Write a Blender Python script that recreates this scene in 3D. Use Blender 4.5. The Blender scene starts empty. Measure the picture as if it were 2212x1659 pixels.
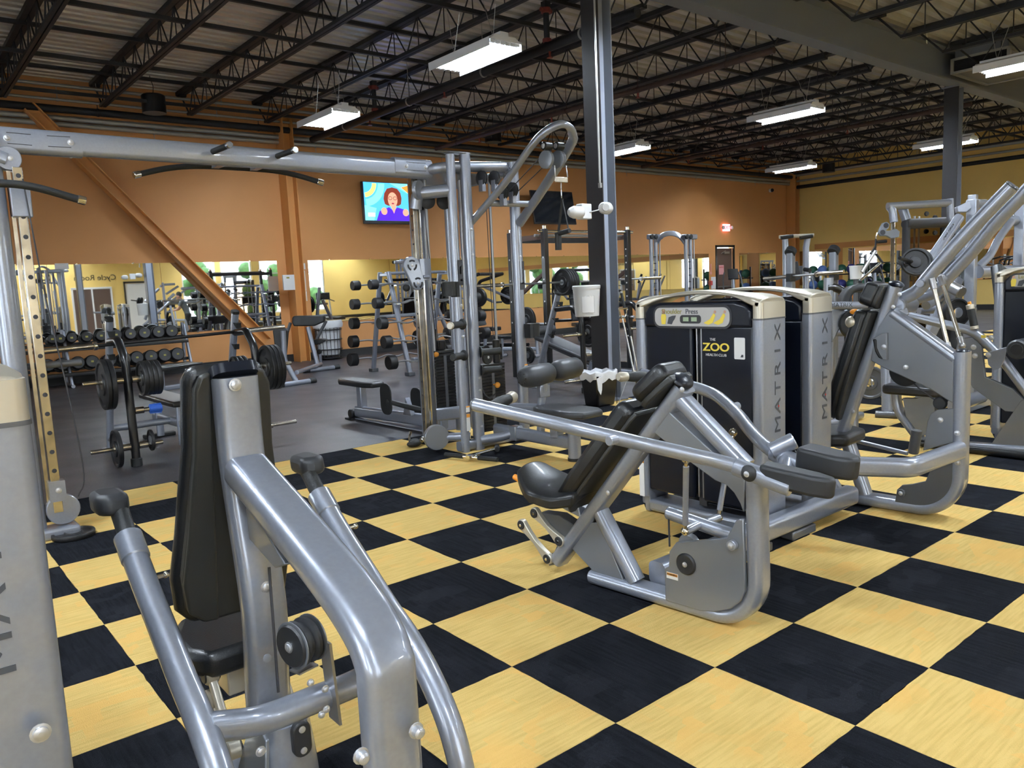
import bpy, math, random
from mathutils import Vector as V, Matrix as M
random.seed(7)
D=bpy.data; SC=bpy.context.scene; COL=SC.collection
PI=math.pi
# ---------------------------------------------------------------- camera
F_PX=1688.22
RV=V((1.60616617,-0.613842159,0.475333717)); CAM=V((-2.12572659,-2.56746077,1.34415278))
RM=M.Rotation(RV.length,3,RV.normalized())          # rows: right, down, forward
cd=D.cameras.new('camera'); cam=D.objects.new('camera',cd); COL.objects.link(cam); SC.camera=cam
r_,d_,f_=RM[0],RM[1],RM[2]
mw=M.Identity(4)
for i in range(3): mw[i][0]=r_[i]; mw[i][1]=-d_[i]; mw[i][2]=-f_[i]; mw[i][3]=CAM[i]
cam.matrix_world=mw
cd.sensor_width=36; cd.lens=36*F_PX/2212; cd.clip_start=.05; cd.clip_end=200
# ---------------------------------------------------------------- exposure
vs=SC.view_settings; vs.view_transform='Standard'; vs.look='None'; vs.gamma=1; vs.use_curve_mapping=False
vs.exposure=1.08
# ---------------------------------------------------------------- world: daylight outside the shop windows
wd=D.worlds.new('daylight'); SC.world=wd; wd.use_nodes=True
bg=wd.node_tree.nodes['Background']; bg.inputs[0].default_value=(.80,.90,1.0,1); bg.inputs[1].default_value=5.0
# ---------------------------------------------------------------- survey helpers: a sighted pixel becomes a point on a real plane
CR={'a':(0,780,1.887),'b':(1080,760,2.5927),'c':(1700,900,4.148),'d':(1780,560,5.12),'e':(1850,400,6.1),'f':(700,440,2.962),
 'g':(700,0,2.962),'h':(0,520,2.962),'i':(1400,400,2.72),'j':(1300,480,5.267),'k':(1650,480,7.373),'l':(1100,380,7.373),'m':(380,1280,3.568),'0':(0,0,1),'t':(1400,0,2.724),'s':(0,0,2.962),'o':(0,260,9.217),'p':(100,1020,5.53),
 'A':(860,320,5.53),'B':(860,600,4.0457),'C':(740,540,5.72),'E':(1120,480,5.53),'G':(560,640,7.54),'H':(0,540,4.608),'J':(200,660,4.607),'K':(1900,540,7.09),'L':(1780,780,5.12)}
def ray(c,x,y):
    ox,oy,s=CR[c]; px=ox+x/s; py=oy+y/s
    a,b=(px-1106)/F_PX,(py-829.5)/F_PX
    return r_*a+d_*b+f_
def hit(c,x,y,n,k):                                   # plane n.p = k
    d=ray(c,x,y); n=V(n); return CAM+d*((k-CAM.dot(n))/d.dot(n))
def atX(c,x,y,k): return hit(c,x,y,(1,0,0),k)
def atY(c,x,y,k): return hit(c,x,y,(0,1,0),k)
def atZ(c,x,y,k=0): return hit(c,x,y,(0,0,1),k)
class Fr:                                             # a machine's own frame: v sideways, u forward, z up
    def __init__(s,ox,oy,yaw=0):
        s.o=V((ox,oy,0)); s.f=V((-math.sin(yaw),math.cos(yaw),0)); s.r=V((s.f.y,-s.f.x,0))
    def __call__(s,v,u,z=0): return s.o+s.r*v+s.f*u+V((0,0,z))
    def loc(s,p): p=p-s.o; return (p.dot(s.r),p.dot(s.f),p.z)
    def at(s,c,x,y,v,put=None):                       # sighted on the plane at sideways offset v, placed at offset put
        p=hit(c,x,y,s.r,v+s.o.dot(s.r))
        if put is not None: p=p+s.r*(put-v)
        return p
    def au(s,c,x,y,u): return hit(c,x,y,s.f,u+s.o.dot(s.f))
    def az(s,c,x,y,z): return atZ(c,x,y,z)
    def path(s,c,pts,v,put=None): return [s.at(c,x,y,v,put) for x,y in pts]
W0=Fr(0,0)
# ---------------------------------------------------------------- materials
MT={}
def mat(name,col,rough=.5,metal=0,coat=0,n=0,ns=8,bump=0,bs=60,stretch=None,emit=None,es=0,spec=.5,col2=None):
    m=D.materials.new(name); m.use_nodes=True; nt=m.node_tree; b=nt.nodes['Principled BSDF']; L=nt.links.new
    b.inputs['Base Color'].default_value=(*col,1); b.inputs['Roughness'].default_value=rough; b.inputs['Metallic'].default_value=metal
    b.inputs['Coat Weight'].default_value=coat; b.inputs['Coat Roughness'].default_value=.06; b.inputs['Specular IOR Level'].default_value=spec
    if emit: b.inputs['Emission Color'].default_value=(*emit,1); b.inputs['Emission Strength'].default_value=es
    tc=nt.nodes.new('ShaderNodeTexCoord'); src=tc.outputs['Object']
    if stretch:
        mp=nt.nodes.new('ShaderNodeMapping'); mp.inputs['Scale'].default_value=stretch; L(src,mp.inputs[0]); src=mp.outputs[0]
    if n or col2:
        t=nt.nodes.new('ShaderNodeTexNoise'); t.inputs['Scale'].default_value=ns; t.inputs['Detail'].default_value=4; L(src,t.inputs['Vector'])
        r=nt.nodes.new('ShaderNodeValToRGB'); r.color_ramp.elements[0].position=.3; r.color_ramp.elements[1].position=.7
        a=col2 or tuple(c*(1-n) for c in col); z=col if col2 else tuple(min(1,c*(1+n)) for c in col)
        r.color_ramp.elements[0].color=(*a,1); r.color_ramp.elements[1].color=(*z,1)
        L(t.outputs[0],r.inputs[0]); L(r.outputs[0],b.inputs['Base Color'])
    if bump:
        t=nt.nodes.new('ShaderNodeTexNoise'); t.inputs['Scale'].default_value=bs; t.inputs['Detail'].default_value=3; L(src,t.inputs['Vector'])
        bu=nt.nodes.new('ShaderNodeBump'); bu.inputs['Strength'].default_value=bump; bu.inputs['Distance'].default_value=.01; L(t.outputs[0],bu.inputs['Height']); L(bu.outputs[0],b.inputs['Normal'])
    MT[name]=m; return m
mat('silver',(.30,.325,.385),.36,.55,.9,n=.04,ns=90)
mat('silver_dark',(.10,.105,.115),.42,.3,.3)
mat('plate_grey',(.21,.225,.255),.36,.45,.6)
mat('vinyl',(.008,.009,.011),.36,0,.1,bump=.12,bs=260)
mat('vinyl_grey',(.035,.037,.042),.42,0,0,bump=.1,bs=240)
mat('shell',(.020,.020,.018),.45,0,0,bump=.05,bs=300)
mat('rubber',(.010,.011,.012),.55,0,0,bump=.15,bs=200)
mat('pad_rubber',(.015,.016,.019),.5)
mat('iron',(.013,.013,.014),.45,.3,0,bump=.1,bs=120)
mat('black_paint',(.012,.012,.014),.3,.2,.3)
mat('black_gloss',(.004,.006,.013),.32,0,.08,spec=.3)
mat('champagne',(.56,.52,.43),.34,.55)
mat('chrome',(.78,.78,.78),.12,1)
mat('chrome_worn',(.62,.58,.50),.22,1,n=.25,ns=14)
mat('steel_bar',(.42,.42,.43),.36,.9)
mat('bolt',(.60,.61,.64),.38,.8)
mat('white_plastic',(.70,.70,.69),.45)
mat('white_film',(.75,.77,.80),.35,0,0,bump=.4,bs=18)
mat('paper',(.80,.79,.78),.8)
mat('orange_plastic',(.85,.30,.02),.4)
mat('yellow_ink',(.80,.62,.08),.6)
mat('label_orange',(.80,.33,.04),.6)
mat('ink',(.03,.03,.035),.6)
mat('grey_ink',(.05,.055,.065),.55)
mat('red_ink',(.60,.03,.02),.6)
mat('placard',(.45,.44,.43),.5)
mat('lcd',(.35,.45,.30),.3)
mat('olive',(.30,.26,.05),.6)
mat('skin',(.52,.29,.20),.6)
mat('hair_dark',(.02,.016,.013),.55)
mat('grey_cloth',(.13,.15,.16),.9)
mat('wall_orange',(.62,.29,.10),.62,n=.03,ns=1.2,bump=.05,bs=140)
mat('wall_yellow',(.82,.58,.18),.62,n=.03,ns=1.2,bump=.05,bs=140)
mat('trim_orange',(.60,.27,.075),.5)
mat('base_black',(.012,.012,.013),.5)
mat('deck_steel',(.70,.68,.65),.38,.5,0,n=.2,ns=1.3,stretch=(1,6,1))
mat('joist_paint',(.020,.021,.026),.55,.2)
mat('pipe_brown',(.075,.045,.036),.5,.3)
mat('pipe_red',(.20,.03,.02),.5)
mat('conduit',(.42,.42,.40),.35,.6)
mat('beam_grey',(.17,.185,.22),.5,.1)
mat('col_shaded',(.028,.026,.028),.4,.1)
mat('col_lit',(.42,.46,.55),.4,.1)  # column steel in two tones, shade and light put into the colour
mat('lamp_white',(.75,.76,.78),.4)
mat('tube',(1,1,1),.5,emit=(.80,.90,1.0),es=95)
mat('mirror',(.86,.88,.87),.015,1)
mat('glass_dark',(.012,.014,.018),.08,0,.3)
mat('blue_band',(.02,.10,.45),.5)
mat('green_ball',(.015,.10,.06),.45)
mat('blue_ball',(.10,.20,.50),.45)
mat('navy_ball',(.02,.02,.16),.45)
mat('bin_liner',(.78,.80,.84),.4,bump=.5,bs=14)
mat('foliage',(.05,.13,.035),.8,n=.5,ns=6)
mat('grass',(.10,.17,.05),.9,n=.3,ns=3)
mat('asphalt',(.18,.18,.18),.9)
mat('wood_door',(.10,.06,.045),.5)
mat('exit_red',(1,.1,.12),.5,emit=(1,.35,.42),es=1.6)
mat('pink_sign',(.75,.35,.35),.7)
mat('kraft_red',(.5,.06,.05),.6)
def glassmat():
    m=D.materials.new('window_glass'); m.use_nodes=True; nt=m.node_tree; b=nt.nodes['Principled BSDF']
    b.inputs['Transmission Weight'].default_value=1; b.inputs['Roughness'].default_value=0; b.inputs['IOR'].default_value=1.02
    MT['window_glass']=m
glassmat()
def carpet(name,c1,c2,c3,rot):
    m=D.materials.new(name); m.use_nodes=True; nt=m.node_tree; N=nt.nodes.new; L=nt.links.new; b=nt.nodes['Principled BSDF']
    b.inputs['Roughness'].default_value=.95; b.inputs['Specular IOR Level'].default_value=.06
    g=N('ShaderNodeNewGeometry'); mp=N('ShaderNodeMapping'); mp.inputs['Scale'].default_value=(1,14,1) if rot else (14,1,1); L(g.outputs['Position'],mp.inputs[0])
    t=N('ShaderNodeTexNoise'); t.inputs['Scale'].default_value=5.5; t.inputs['Detail'].default_value=5; L(mp.outputs[0],t.inputs['Vector'])
    mp2=N('ShaderNodeMapping'); mp2.inputs['Scale'].default_value=(9,14,1); L(g.outputs['Position'],mp2.inputs[0])
    vo=N('ShaderNodeTexVoronoi'); vo.distance='CHEBYCHEV'; vo.inputs['Scale'].default_value=1; L(mp2.outputs[0],vo.inputs['Vector'])
    t2=N('ShaderNodeTexNoise'); t2.inputs['Scale'].default_value=3; L(g.outputs['Position'],t2.inputs['Vector'])
    r=N('ShaderNodeValToRGB'); r.color_ramp.elements[0].position=.32; r.color_ramp.elements[1].position=.6
    r.color_ramp.elements[0].color=(*c2,1); r.color_ramp.elements[1].color=(*c1,1); L(t.outputs[0],r.inputs[0])
    ma=N('ShaderNodeMath'); ma.operation='MULTIPLY'; L(vo.outputs['Color'],ma.inputs[0]); L(t2.outputs[0],ma.inputs[1])
    r2=N('ShaderNodeValToRGB'); r2.color_ramp.elements[0].position=.27; r2.color_ramp.elements[1].position=.42; r2.color_ramp.elements[1].color=(.75,.75,.75,1); r2.color_ramp.elements[0].color=(0,0,0,1); L(ma.outputs[0],r2.inputs[0])
    mx=N('ShaderNodeMix'); mx.data_type='RGBA'; L(r2.outputs[0],mx.inputs['Factor']); L(r.outputs[0],mx.inputs['A']); mx.inputs['B'].default_value=(*c3,1)
    L(mx.outputs['Result'],b.inputs['Base Color'])
    t3=N('ShaderNodeTexNoise'); t3.inputs['Scale'].default_value=260; L(g.outputs['Position'],t3.inputs['Vector'])
    ad=N('ShaderNodeMath'); ad.operation='ADD'; L(t3.outputs[0],ad.inputs[0]); L(t.outputs[0],ad.inputs[1])
    bu=N('ShaderNodeBump'); bu.inputs['Strength'].default_value=.6; bu.inputs['Distance'].default_value=.006; L(ad.outputs[0],bu.inputs['Height']); L(bu.outputs[0],b.inputs['Normal'])
    MT[name]=m
carpet('carpet_yellow',(.71,.50,.175),(.60,.41,.13),(.76,.46,.14),True)
carpet('carpet_black',(.011,.012,.016),(.004,.005,.007),(.016,.017,.022),False)
def rubberfloor():
    m=mat('rubber_floor',(.050,.047,.052),.42); nt=m.node_tree; b=nt.nodes['Principled BSDF']; L=nt.links.new
    g=nt.nodes.new('ShaderNodeNewGeometry')
    t=nt.nodes.new('ShaderNodeTexNoise'); t.inputs['Scale'].default_value=150; L(g.outputs['Position'],t.inputs['Vector'])
    r=nt.nodes.new('ShaderNodeValToRGB'); e=r.color_ramp.elements; e[0].position=.4;e[0].color=(.034,.032,.037,1); e[1].position=.68;e[1].color=(.072,.068,.078,1); L(t.outputs[0],r.inputs[0]); L(r.outputs[0],b.inputs['Base Color'])
    t2=nt.nodes.new('ShaderNodeTexNoise'); t2.inputs['Scale'].default_value=2; L(g.outputs['Position'],t2.inputs['Vector'])
    mr=nt.nodes.new('ShaderNodeMapRange'); mr.inputs[3].default_value=.3; mr.inputs[4].default_value=.5; L(t2.outputs[0],mr.inputs[0]); L(mr.outputs[0],b.inputs['Roughness'])
rubberfloor()
# ---------------------------------------------------------------- mesh builder
def rrect(w,h,r=None,n=3):
    r=min(w,h)*.3 if r is None else min(r,min(w,h)/2-1e-4); P=[]
    for cx,cy,a in ((w/2-r,h/2-r,0),(-w/2+r,h/2-r,90),(-w/2+r,-h/2+r,180),(w/2-r,-h/2+r,270)):
        for k in range(n+1):
            t=math.radians(a+90*k/n); P.append((cx+r*math.cos(t),cy+r*math.sin(t)))
    return P
def fil(pts,r=.1,n=7):
    pts=[V(p) for p in pts]; out=[pts[0]]
    for i in range(1,len(pts)-1):
        a,b,c=pts[i-1],pts[i],pts[i+1]; u=(a-b).normalized(); w=(c-b).normalized(); ang=u.angle(w,PI)
        rr=r[i-1] if isinstance(r,(list,tuple)) else r
        if ang>PI-.03 or rr<=0: out.append(b); continue
        t=min(rr/math.tan(ang/2),(a-b).length*.49,(c-b).length*.49); R=t*math.tan(ang/2)
        p,q=b+u*t,b+w*t; ctr=b+(u+w).normalized()*(R/math.sin(ang/2)); v0,v1=p-ctr,q-ctr; om=v0.angle(v1)
        for k in range(n+1):
            s=k/n; out.append(ctr+(v0*math.sin((1-s)*om)+v1*math.sin(s*om))/math.sin(om))
    out.append(pts[-1]); return out
def smooth(pts,n=6):                                  # Catmull-Rom through points
    pts=[V(p) for p in pts]; P=[pts[0]*2-pts[1]]+pts+[pts[-1]*2-pts[-2]]; out=[]
    for i in range(1,len(P)-2):
        a,b,c,d=P[i-1:i+3]
        for k in range(n):
            t=k/n; out.append(.5*((2*b)+(c-a)*t+(2*a-5*b+4*c-d)*t*t+(3*b-a-3*c+d)*t**3))
    out.append(pts[-1]); return out
class MB:
    def __init__(s): s.v=[]; s.f=[]
    def add(s,vs,fs):
        n=len(s.v); s.v+=[V(p) for p in vs]; s.f+=[tuple(i+n for i in f) for f in fs]; return s
    def sweep(s,pts,prof,up=None,caps=True,scale=None):
        pts=[V(p) for p in pts]; n=len(pts); m=len(prof); vs=[]; side=None
        for i in range(n):
            t=((pts[min(i+1,n-1)]-pts[i]).normalized()+(pts[i]-pts[max(i-1,0)]).normalized())
            t=t.normalized() if t.length>1e-6 else V((0,0,1))
            if up is not None: side=(V(up)-t*t.dot(V(up))).normalized()
            elif side is None: side=t.orthogonal().normalized()
            else: side=(side-t*t.dot(side)).normalized()
            b=t.cross(side); k=1
            if 0<i<n-1:
                c=(pts[i+1]-pts[i]).normalized().dot(t); k=1/max(c,.5)
            sc=scale[i] if scale else 1
            for a,c in prof: vs.append(pts[i]+side*a*sc+b*c*sc*(k if up is not None else 1))
        fs=[(i*m+j,i*m+(j+1)%m,(i+1)*m+(j+1)%m,(i+1)*m+j) for i in range(n-1) for j in range(m)]
        if caps: fs+=[tuple(range(m))[::-1],tuple((n-1)*m+j for j in range(m))]
        return s.add(vs,fs)
    def tube(s,pts,r,seg=16,scale=None,caps=True):
        return s.sweep(pts,[(r*math.cos(2*PI*k/seg),r*math.sin(2*PI*k/seg)) for k in range(seg)],scale=scale,caps=caps)
    def lathe(s,o,ax,prof,seg=20):                    # prof: (distance along axis, radius)
        o=V(o); ax=V(ax).normalized(); a=ax.orthogonal().normalized(); b=ax.cross(a); vs=[];m=seg
        for t,r in prof:
            for k in range(m): vs.append(o+ax*t+(a*math.cos(2*PI*k/m)+b*math.sin(2*PI*k/m))*max(r,1e-4))
        n=len(prof); fs=[(i*m+j,i*m+(j+1)%m,(i+1)*m+(j+1)%m,(i+1)*m+j) for i in range(n-1) for j in range(m)]
        fs+=[tuple(range(m))[::-1],tuple((n-1)*m+j for j in range(m))]
        return s.add(vs,fs)
    def cyl(s,a,b,r,seg=18,ch=None,r2=None):
        a=V(a);b=V(b);L=(b-a).length; ch=min(r*.12,L*.3) if ch is None else ch; r2=r if r2 is None else r2
        return s.lathe(a,b-a,[(0,r-ch),(ch,r),(L-ch,r2),(L,r2-ch)] if ch else [(0,r),(L,r2)],seg)
    def prism(s,out,vec):
        vec=V(vec); n=len(out); out=[V(p) for p in out]
        return s.add(out+[p+vec for p in out],[tuple(range(n))[::-1],tuple(range(n,2*n))]+[(i,(i+1)%n,n+(i+1)%n,n+i) for i in range(n)])
    def box(s,c,sz,rot=0,ax=None):
        c=V(c); x,y,z=[q/2 for q in sz]
        if ax: X,Y,Z=ax
        else: X,Y,Z=V((math.cos(rot),math.sin(rot),0)),V((-math.sin(rot),math.cos(rot),0)),V((0,0,1))
        vs=[c+X*(a*x)+Y*(b*y)+Z*(d*z) for d in(-1,1) for b in(-1,1) for a in(-1,1)]
        return s.add(vs,[(0,2,3,1),(4,5,7,6),(0,1,5,4),(2,6,7,3),(0,4,6,2),(1,3,7,5)])
    def bar(s,a,b,w,h,up=(0,0,1),r=None):             # straight rectangular tube, w along up
        return s.sweep([a,b],rrect(w,h,r),up=up)
    def ell(s,c,rad,seg=16,rings=9,ax=None):
        c=V(c); X,Y,Z=ax or (V((1,0,0)),V((0,1,0)),V((0,0,1))); vs=[]
        for i in range(rings+1):
            t=PI*i/rings
            for k in range(seg):
                p=2*PI*k/seg; vs.append(c+X*(rad[0]*math.sin(t)*math.cos(p))+Y*(rad[1]*math.sin(t)*math.sin(p))+Z*(rad[2]*math.cos(t)))
        return s.add(vs,[(i*seg+k,i*seg+(k+1)%seg,(i+1)*seg+(k+1)%seg,(i+1)*seg+k) for i in range(rings) for k in range(seg)])
    def grid(s,fn,nu,nv,th=None):                     # surface fn(a,b), optionally given thickness along vector th
        vs=[fn(i/nu,j/nv) for i in range(nu+1) for j in range(nv+1)]; m=nv+1
        fs=[(i*m+j,i*m+j+1,(i+1)*m+j+1,(i+1)*m+j) for i in range(nu) for j in range(nv)]
        if th is not None:
            k=len(vs); vs+=[V(p)+V(th) for p in vs]; fs+=[tuple(q+k for q in f)[::-1] for f in fs]
            rim=[j for j in range(m)]+[i*m+nv for i in range(1,nu+1)]+[nu*m+j for j in range(nv-1,-1,-1)]+[i*m for i in range(nu-1,0,-1)]
            fs+=[(rim[i],rim[(i+1)%len(rim)],rim[(i+1)%len(rim)]+k,rim[i]+k) for i in range(len(rim))]
        return s.add(vs,fs)
WL={}
def mesh_of(name,mb,material,org,angle=38):
    me=D.meshes.new(name); me.from_pydata([p-org for p in mb.v],[],mb.f); me.materials.append(MT[material] if isinstance(material,str) else material)
    import bmesh
    bm=bmesh.new(); bm.from_mesh(me); bmesh.ops.recalc_face_normals(bm,faces=bm.faces); bm.to_mesh(me); bm.free()
    me.shade_smooth(); me.set_sharp_from_angle(angle=math.radians(angle)); return me
def O(name,mb,material,parent=None,bev=0,seg=2,label=None,org=None,kind=None):
    if parent is None and org is None:
        xs=[p.x for p in mb.v];ys=[p.y for p in mb.v];zs=[p.z for p in mb.v]; org=V(((min(xs)+max(xs))/2,(min(ys)+max(ys))/2,min(zs)))
    org=WL[parent] if parent is not None else V(org)
    o=D.objects.new(name,mesh_of(name,mb,material,org)); COL.objects.link(o); WL[o]=org
    if parent is not None: o.parent=parent
    else: o.location=org
    if bev:
        b=o.modifiers.new('bevel','BEVEL'); b.width=bev; b.segments=seg; b.limit_method='ANGLE'; b.angle_limit=math.radians(40); b.harden_normals=False
    if label: o['label']=label
    if kind: o['kind']=kind
    return o
def tag(o,label,cat,group=None):
    o['label']=label; o['category']=cat
    if group: o['group']=group
    return o
def thing(name,label,cat,loc=(0,0,0),group=None):
    o=D.objects.new(name,None); COL.objects.link(o); o.location=loc; o.empty_display_size=.1; WL[o]=V(loc); return tag(o,label,cat,group)
KIDS={}
def dup(root,loc,rz=0,label=None,group=None,scale=None):
    kids=[c for c in D.objects if c.parent==root] if root not in KIDS else KIDS[root]
    if root not in KIDS: KIDS[root]=kids
    r=root.copy(); COL.objects.link(r); r.location=loc; r.rotation_euler=(0,0,rz)
    if label: r['label']=label
    if group: r['group']=group
    for ch in kids:
        c=ch.copy(); COL.objects.link(c); c.parent=r
        for g in [x for x in ch.children]:
            d=g.copy(); COL.objects.link(d); d.parent=c
    return r
def place(root,loc,rz=0): root.location=loc; root.rotation_euler=(0,0,rz); return root
def struct(name,mb,m,parent=None,bev=0):
    o=O(name,mb,m,parent,bev); 
    if parent is None: o['kind']='structure'
    return o
def text(name,body,size,org,xdir,ydir,material,parent=None,ext=.001,align='CENTER',sx=1,font=None,off=0):
    cu=D.curves.new(name,'FONT'); cu.body=body; cu.size=size; cu.extrude=ext; cu.align_x=align; cu.align_y='CENTER'; cu.offset=off
    t=D.objects.new(name,cu); COL.objects.link(t); bpy.context.view_layer.update()
    me=D.meshes.new_from_object(t.evaluated_get(bpy.context.evaluated_depsgraph_get())); D.objects.remove(t); D.curves.remove(cu)
    X=V(xdir).normalized(); Y=V(ydir).normalized(); Z=X.cross(Y); org=V(org); base=WL[parent] if parent is not None else org
    for v in me.vertices:
        c=v.co.copy(); v.co=org+X*c.x*sx+Y*c.y+Z*c.z-base
    me.name=name; me.materials.clear(); me.materials.append(MT[material]); o=D.objects.new(name,me); COL.objects.link(o); WL[o]=base
    if parent is not None: o.parent=parent
    else: o.location=base
    return o
# ================================================================ SETTING
YW,XW,YS,XL=12.6,23.2,-11.0,-8.0; ZD=5.09
# floor slab, rubber flooring, carpet tiles
fl=MB().box(((XL+XW)/2,(YS+YW)/2,-.06),(XW-XL,YW-YS,.1)); floor=struct('floor',fl,'rubber_floor')
O('rubber_flooring',MB().box(((XL+XW)/2,(3.5+YW)/2,-.004),(XW-XL,YW-3.5,.012)),'rubber_floor',floor)
def seen(p,mg=60):
    q=p-CAM; z=q.dot(f_)
    if z<.2: return None
    x,y=1106+F_PX*q.dot(r_)/z,829.5+F_PX*q.dot(d_)/z
    return z if -mg<x<2212+mg and -mg<y<1659+mg else None
tv=[]
for vv in range(5):
    rn=random.Random(vv); P=[]
    for s in range(4):
        a=[(0,0),(1,0),(1,1),(0,1)][s]; b=[(1,0),(1,1),(0,1),(0,0)][s]
        for k in range(10):
            t=k/10; x=a[0]+(b[0]-a[0])*t; y=a[1]+(b[1]-a[1])*t; j=.0028 if k else .0005
            P.append(V(((x-.5)*.5+rn.uniform(-j,j),(y-.5)*.5+rn.uniform(-j,j),-.006)))
    tv.append(MB().prism(P,(0,0,.006)))
tm=[[mesh_of('carpet_tile',m,c,V((0,0,0))) for m in tv] for c in ('carpet_yellow','carpet_black')]
cells=[]
for i in range(-16,46):
    for j in range(-22,7):
        c=V((i*.5+.25,j*.5+.25,0)); z=min([q for q in (seen(c+V((a,b,0))) for a in(-.25,.25) for b in(-.25,.25)) if q] or [1e3]); cells.append((z,i,j,c))
cells.sort(key=lambda q:q[0]); far=[MB(),MB()]
for n,(z,i,j,c) in enumerate(cells):
    k=(i+j)%2; blk=1 if k else 0
    if n<295 and z<100:
        o=D.objects.new('carpet_tile',tm[blk][(i*7+j*3)%5]); COL.objects.link(o); o.parent=floor
        o.location=c-WL[floor]; o.rotation_euler=(0,0,0)
    else: far[blk].box(c+V((0,0,-.003)),(.499,.499,.006))
for k,cn in enumerate(('carpet_yellow','carpet_black')):
    if far[k].v: O('distant_carpet',far[k],cn,floor,kind='stuff')
# walls
def wall(name,x0,y0,x1,y1,m,holes=()):                # vertical wall with rectangular openings (s0,s1,z0,z1)
    a=V((x0,y0,0)); b=V((x1,y1,0)); d=(b-a).normalized(); L=(b-a).length; nrm=V((d.y,-d.x,0)); mb=MB(); xs=sorted({0,L,*[h[0] for h in holes],*[h[1] for h in holes]})
    for s0,s1 in zip(xs,xs[1:]):
        zs=[0]; hh=[h for h in holes if h[0]<=s0+1e-6 and h[1]>=s1-1e-6]
        z=0
        for h in sorted(hh,key=lambda q:q[2])+[(0,0,5.4,5.4)]:
            if h[2]>z: mb.box(a+d*((s0+s1)/2)+nrm*.1+V((0,0,(z+h[2])/2)),(s1-s0,.2,h[2]-z),rot=math.atan2(d.y,d.x))
            z=h[3]
    return struct(name,mb,m)
wall_north=wall('wall_back',XW,YW,XL,YW,'wall_orange',[(XW-19.74,XW-18.78,0,2.25)])
wall_east=wall('wall_right',XW,YS,XW,YW,'wall_yellow')
wins=[(9.6,11.2),(11.45,13.0),(13.4,15.0),(15.3,16.9),(-2.5,-.6),(-5.2,-3.2)]
wall_south=wall('wall_front',XL,YS,XW,YS,'wall_yellow',[(a-XL,b-XL,.5,3.3) for a,b in wins])
wwest=[(-6.4,-3.6),(-2.4,.6),(3.2,5.8)]
wall_west=wall('wall_left',XL,YW,XL,YS,'wall_yellow',[(YW-b,YW-a,.6,3.2) for a,b in wwest])
wn=1
def window(cx,cy,w,z0,z1,ax):
    global wn
    X=V((1,0,0)) if ax=='x' else V((0,1,0)); Y=V((0,1,0)) if ax=='x' else V((1,0,0)); Z=V((0,0,1)); c=V((cx,cy,(z0+z1)/2))
    f=MB()
    for s in(-1,1): f.box(c+X*(s*(w/2-.03)),(.06,.12,z1-z0),ax=(X,Y,Z)); f.box(c+Z*(s*((z1-z0)/2-.03)),(w-.12,.12,.06),ax=(X,Y,Z))
    f.box(c+Z*.6,(w-.12,.08,.05),ax=(X,Y,Z))
    o=struct('window_%d'%wn,f,'lamp_white'); wn+=1
    O('pane',MB().box(c,(w-.12,.008,z1-z0-.12),ax=(X,Y,Z)),'window_glass',o)
for a,b in wins: window((a+b)/2,YS-.1,b-a,.5,3.3,'x')
for a,b in wwest: window(XL-.1,(a+b)/2,b-a,.6,3.2,'y')
# outside seen through the windows: lawn, car park and bushes
struct('car_park',MB().box((6,-24,-.3),(60,25,.1)),'asphalt')
for k in range(6):
    rn=random.Random(40+k); c=V((6.5+k*2.9,-15.5-rn.random()*2,0)); mb=MB()
    for q in range(14):
        a=rn.random()*2*PI; rr=rn.random()*.9; mb.ell(c+V((rr*math.cos(a),rr*math.sin(a),.5+rn.random()*(2.6 if k<4 else 1.1))),(.5,.5,.5),8,5)
    o=O('bush',mb,'foliage'); tag(o,'leafy green bush outside the shop windows, %s'%['leftmost seen from indoors','second','third','fourth','fifth','last'][5-k],'bush','bushes outside the windows')
# baseboards
struct('baseboard_back',MB().box(((XL+18.7)/2,YW-.012,.075),(18.7-XL,.024,.15)).box(((19.85+XW)/2,YW-.012,.075),(XW-19.85,.024,.15)),'base_black')
struct('baseboard_right',MB().box((XW-.012,(YS+YW)/2,.075),(.024,YW-YS,.15)),'base_black')
struct('baseboard_front',MB().box(((XL+XW)/2,YS+.012,.075),(XW-XL,.024,.15)),'base_black')
# ceiling: ribbed deck
dk=MB(); ys=[];y=YS-.1
while y<YW+.1: ys+=[(y,ZD+.075),(y+.065,ZD+.075),(y+.08,ZD),(y+.185,ZD)]; y+=.2
vs=[];n=len(ys)
for x in (XL-.1,XW+.1):
    for a,z in ys: vs.append(V((x,a,z)))
dk.add(vs,[(i,i+1,n+i+1,n+i) for i in range(n-1)])
dk.box(((XL+XW)/2,(YS+YW)/2,ZD+.25),(XW-XL+.6,YW-YS+.6,.1))
ceiling=struct('ceiling',dk,'deck_steel')
# open-web joists
def joist_mesh(y0,y1):
    m=MB()
    for s in(-.03,.03):
        m.box((s*1.3,(y0+y1)/2,ZD-.035),(.068,y1-y0,.06)); m.box((s*.95,(y0+y1)/2,4.62),(.042,y1-y0-.9,.045))
    L=(y1-y0-.9); n=round(L/.62); p=L/n; a=y0+.45
    m.cyl((0,y0+.05,ZD-.05),(0,a,4.62),.016,6,0); m.cyl((0,y1-.05,ZD-.05),(0,y1-.45,4.62),.016,6,0)
    for k in range(n):
        m.cyl((0,a+k*p,4.62),(0,a+(k+.5)*p,ZD-.04),.011,6,0); m.cyl((0,a+(k+1)*p,4.62),(0,a+(k+.5)*p,ZD-.04),.011,6,0)
        m.cyl((0,a+(k+.5)*p,4.62),(0,a+(k+.5)*p,ZD-.04),.008,6,0)
    m.box((0,y0+.1,ZD-.075),(.12,.2,.06)); m.box((0,y1-.1,ZD-.075),(.12,.2,.06))
    return m
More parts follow.
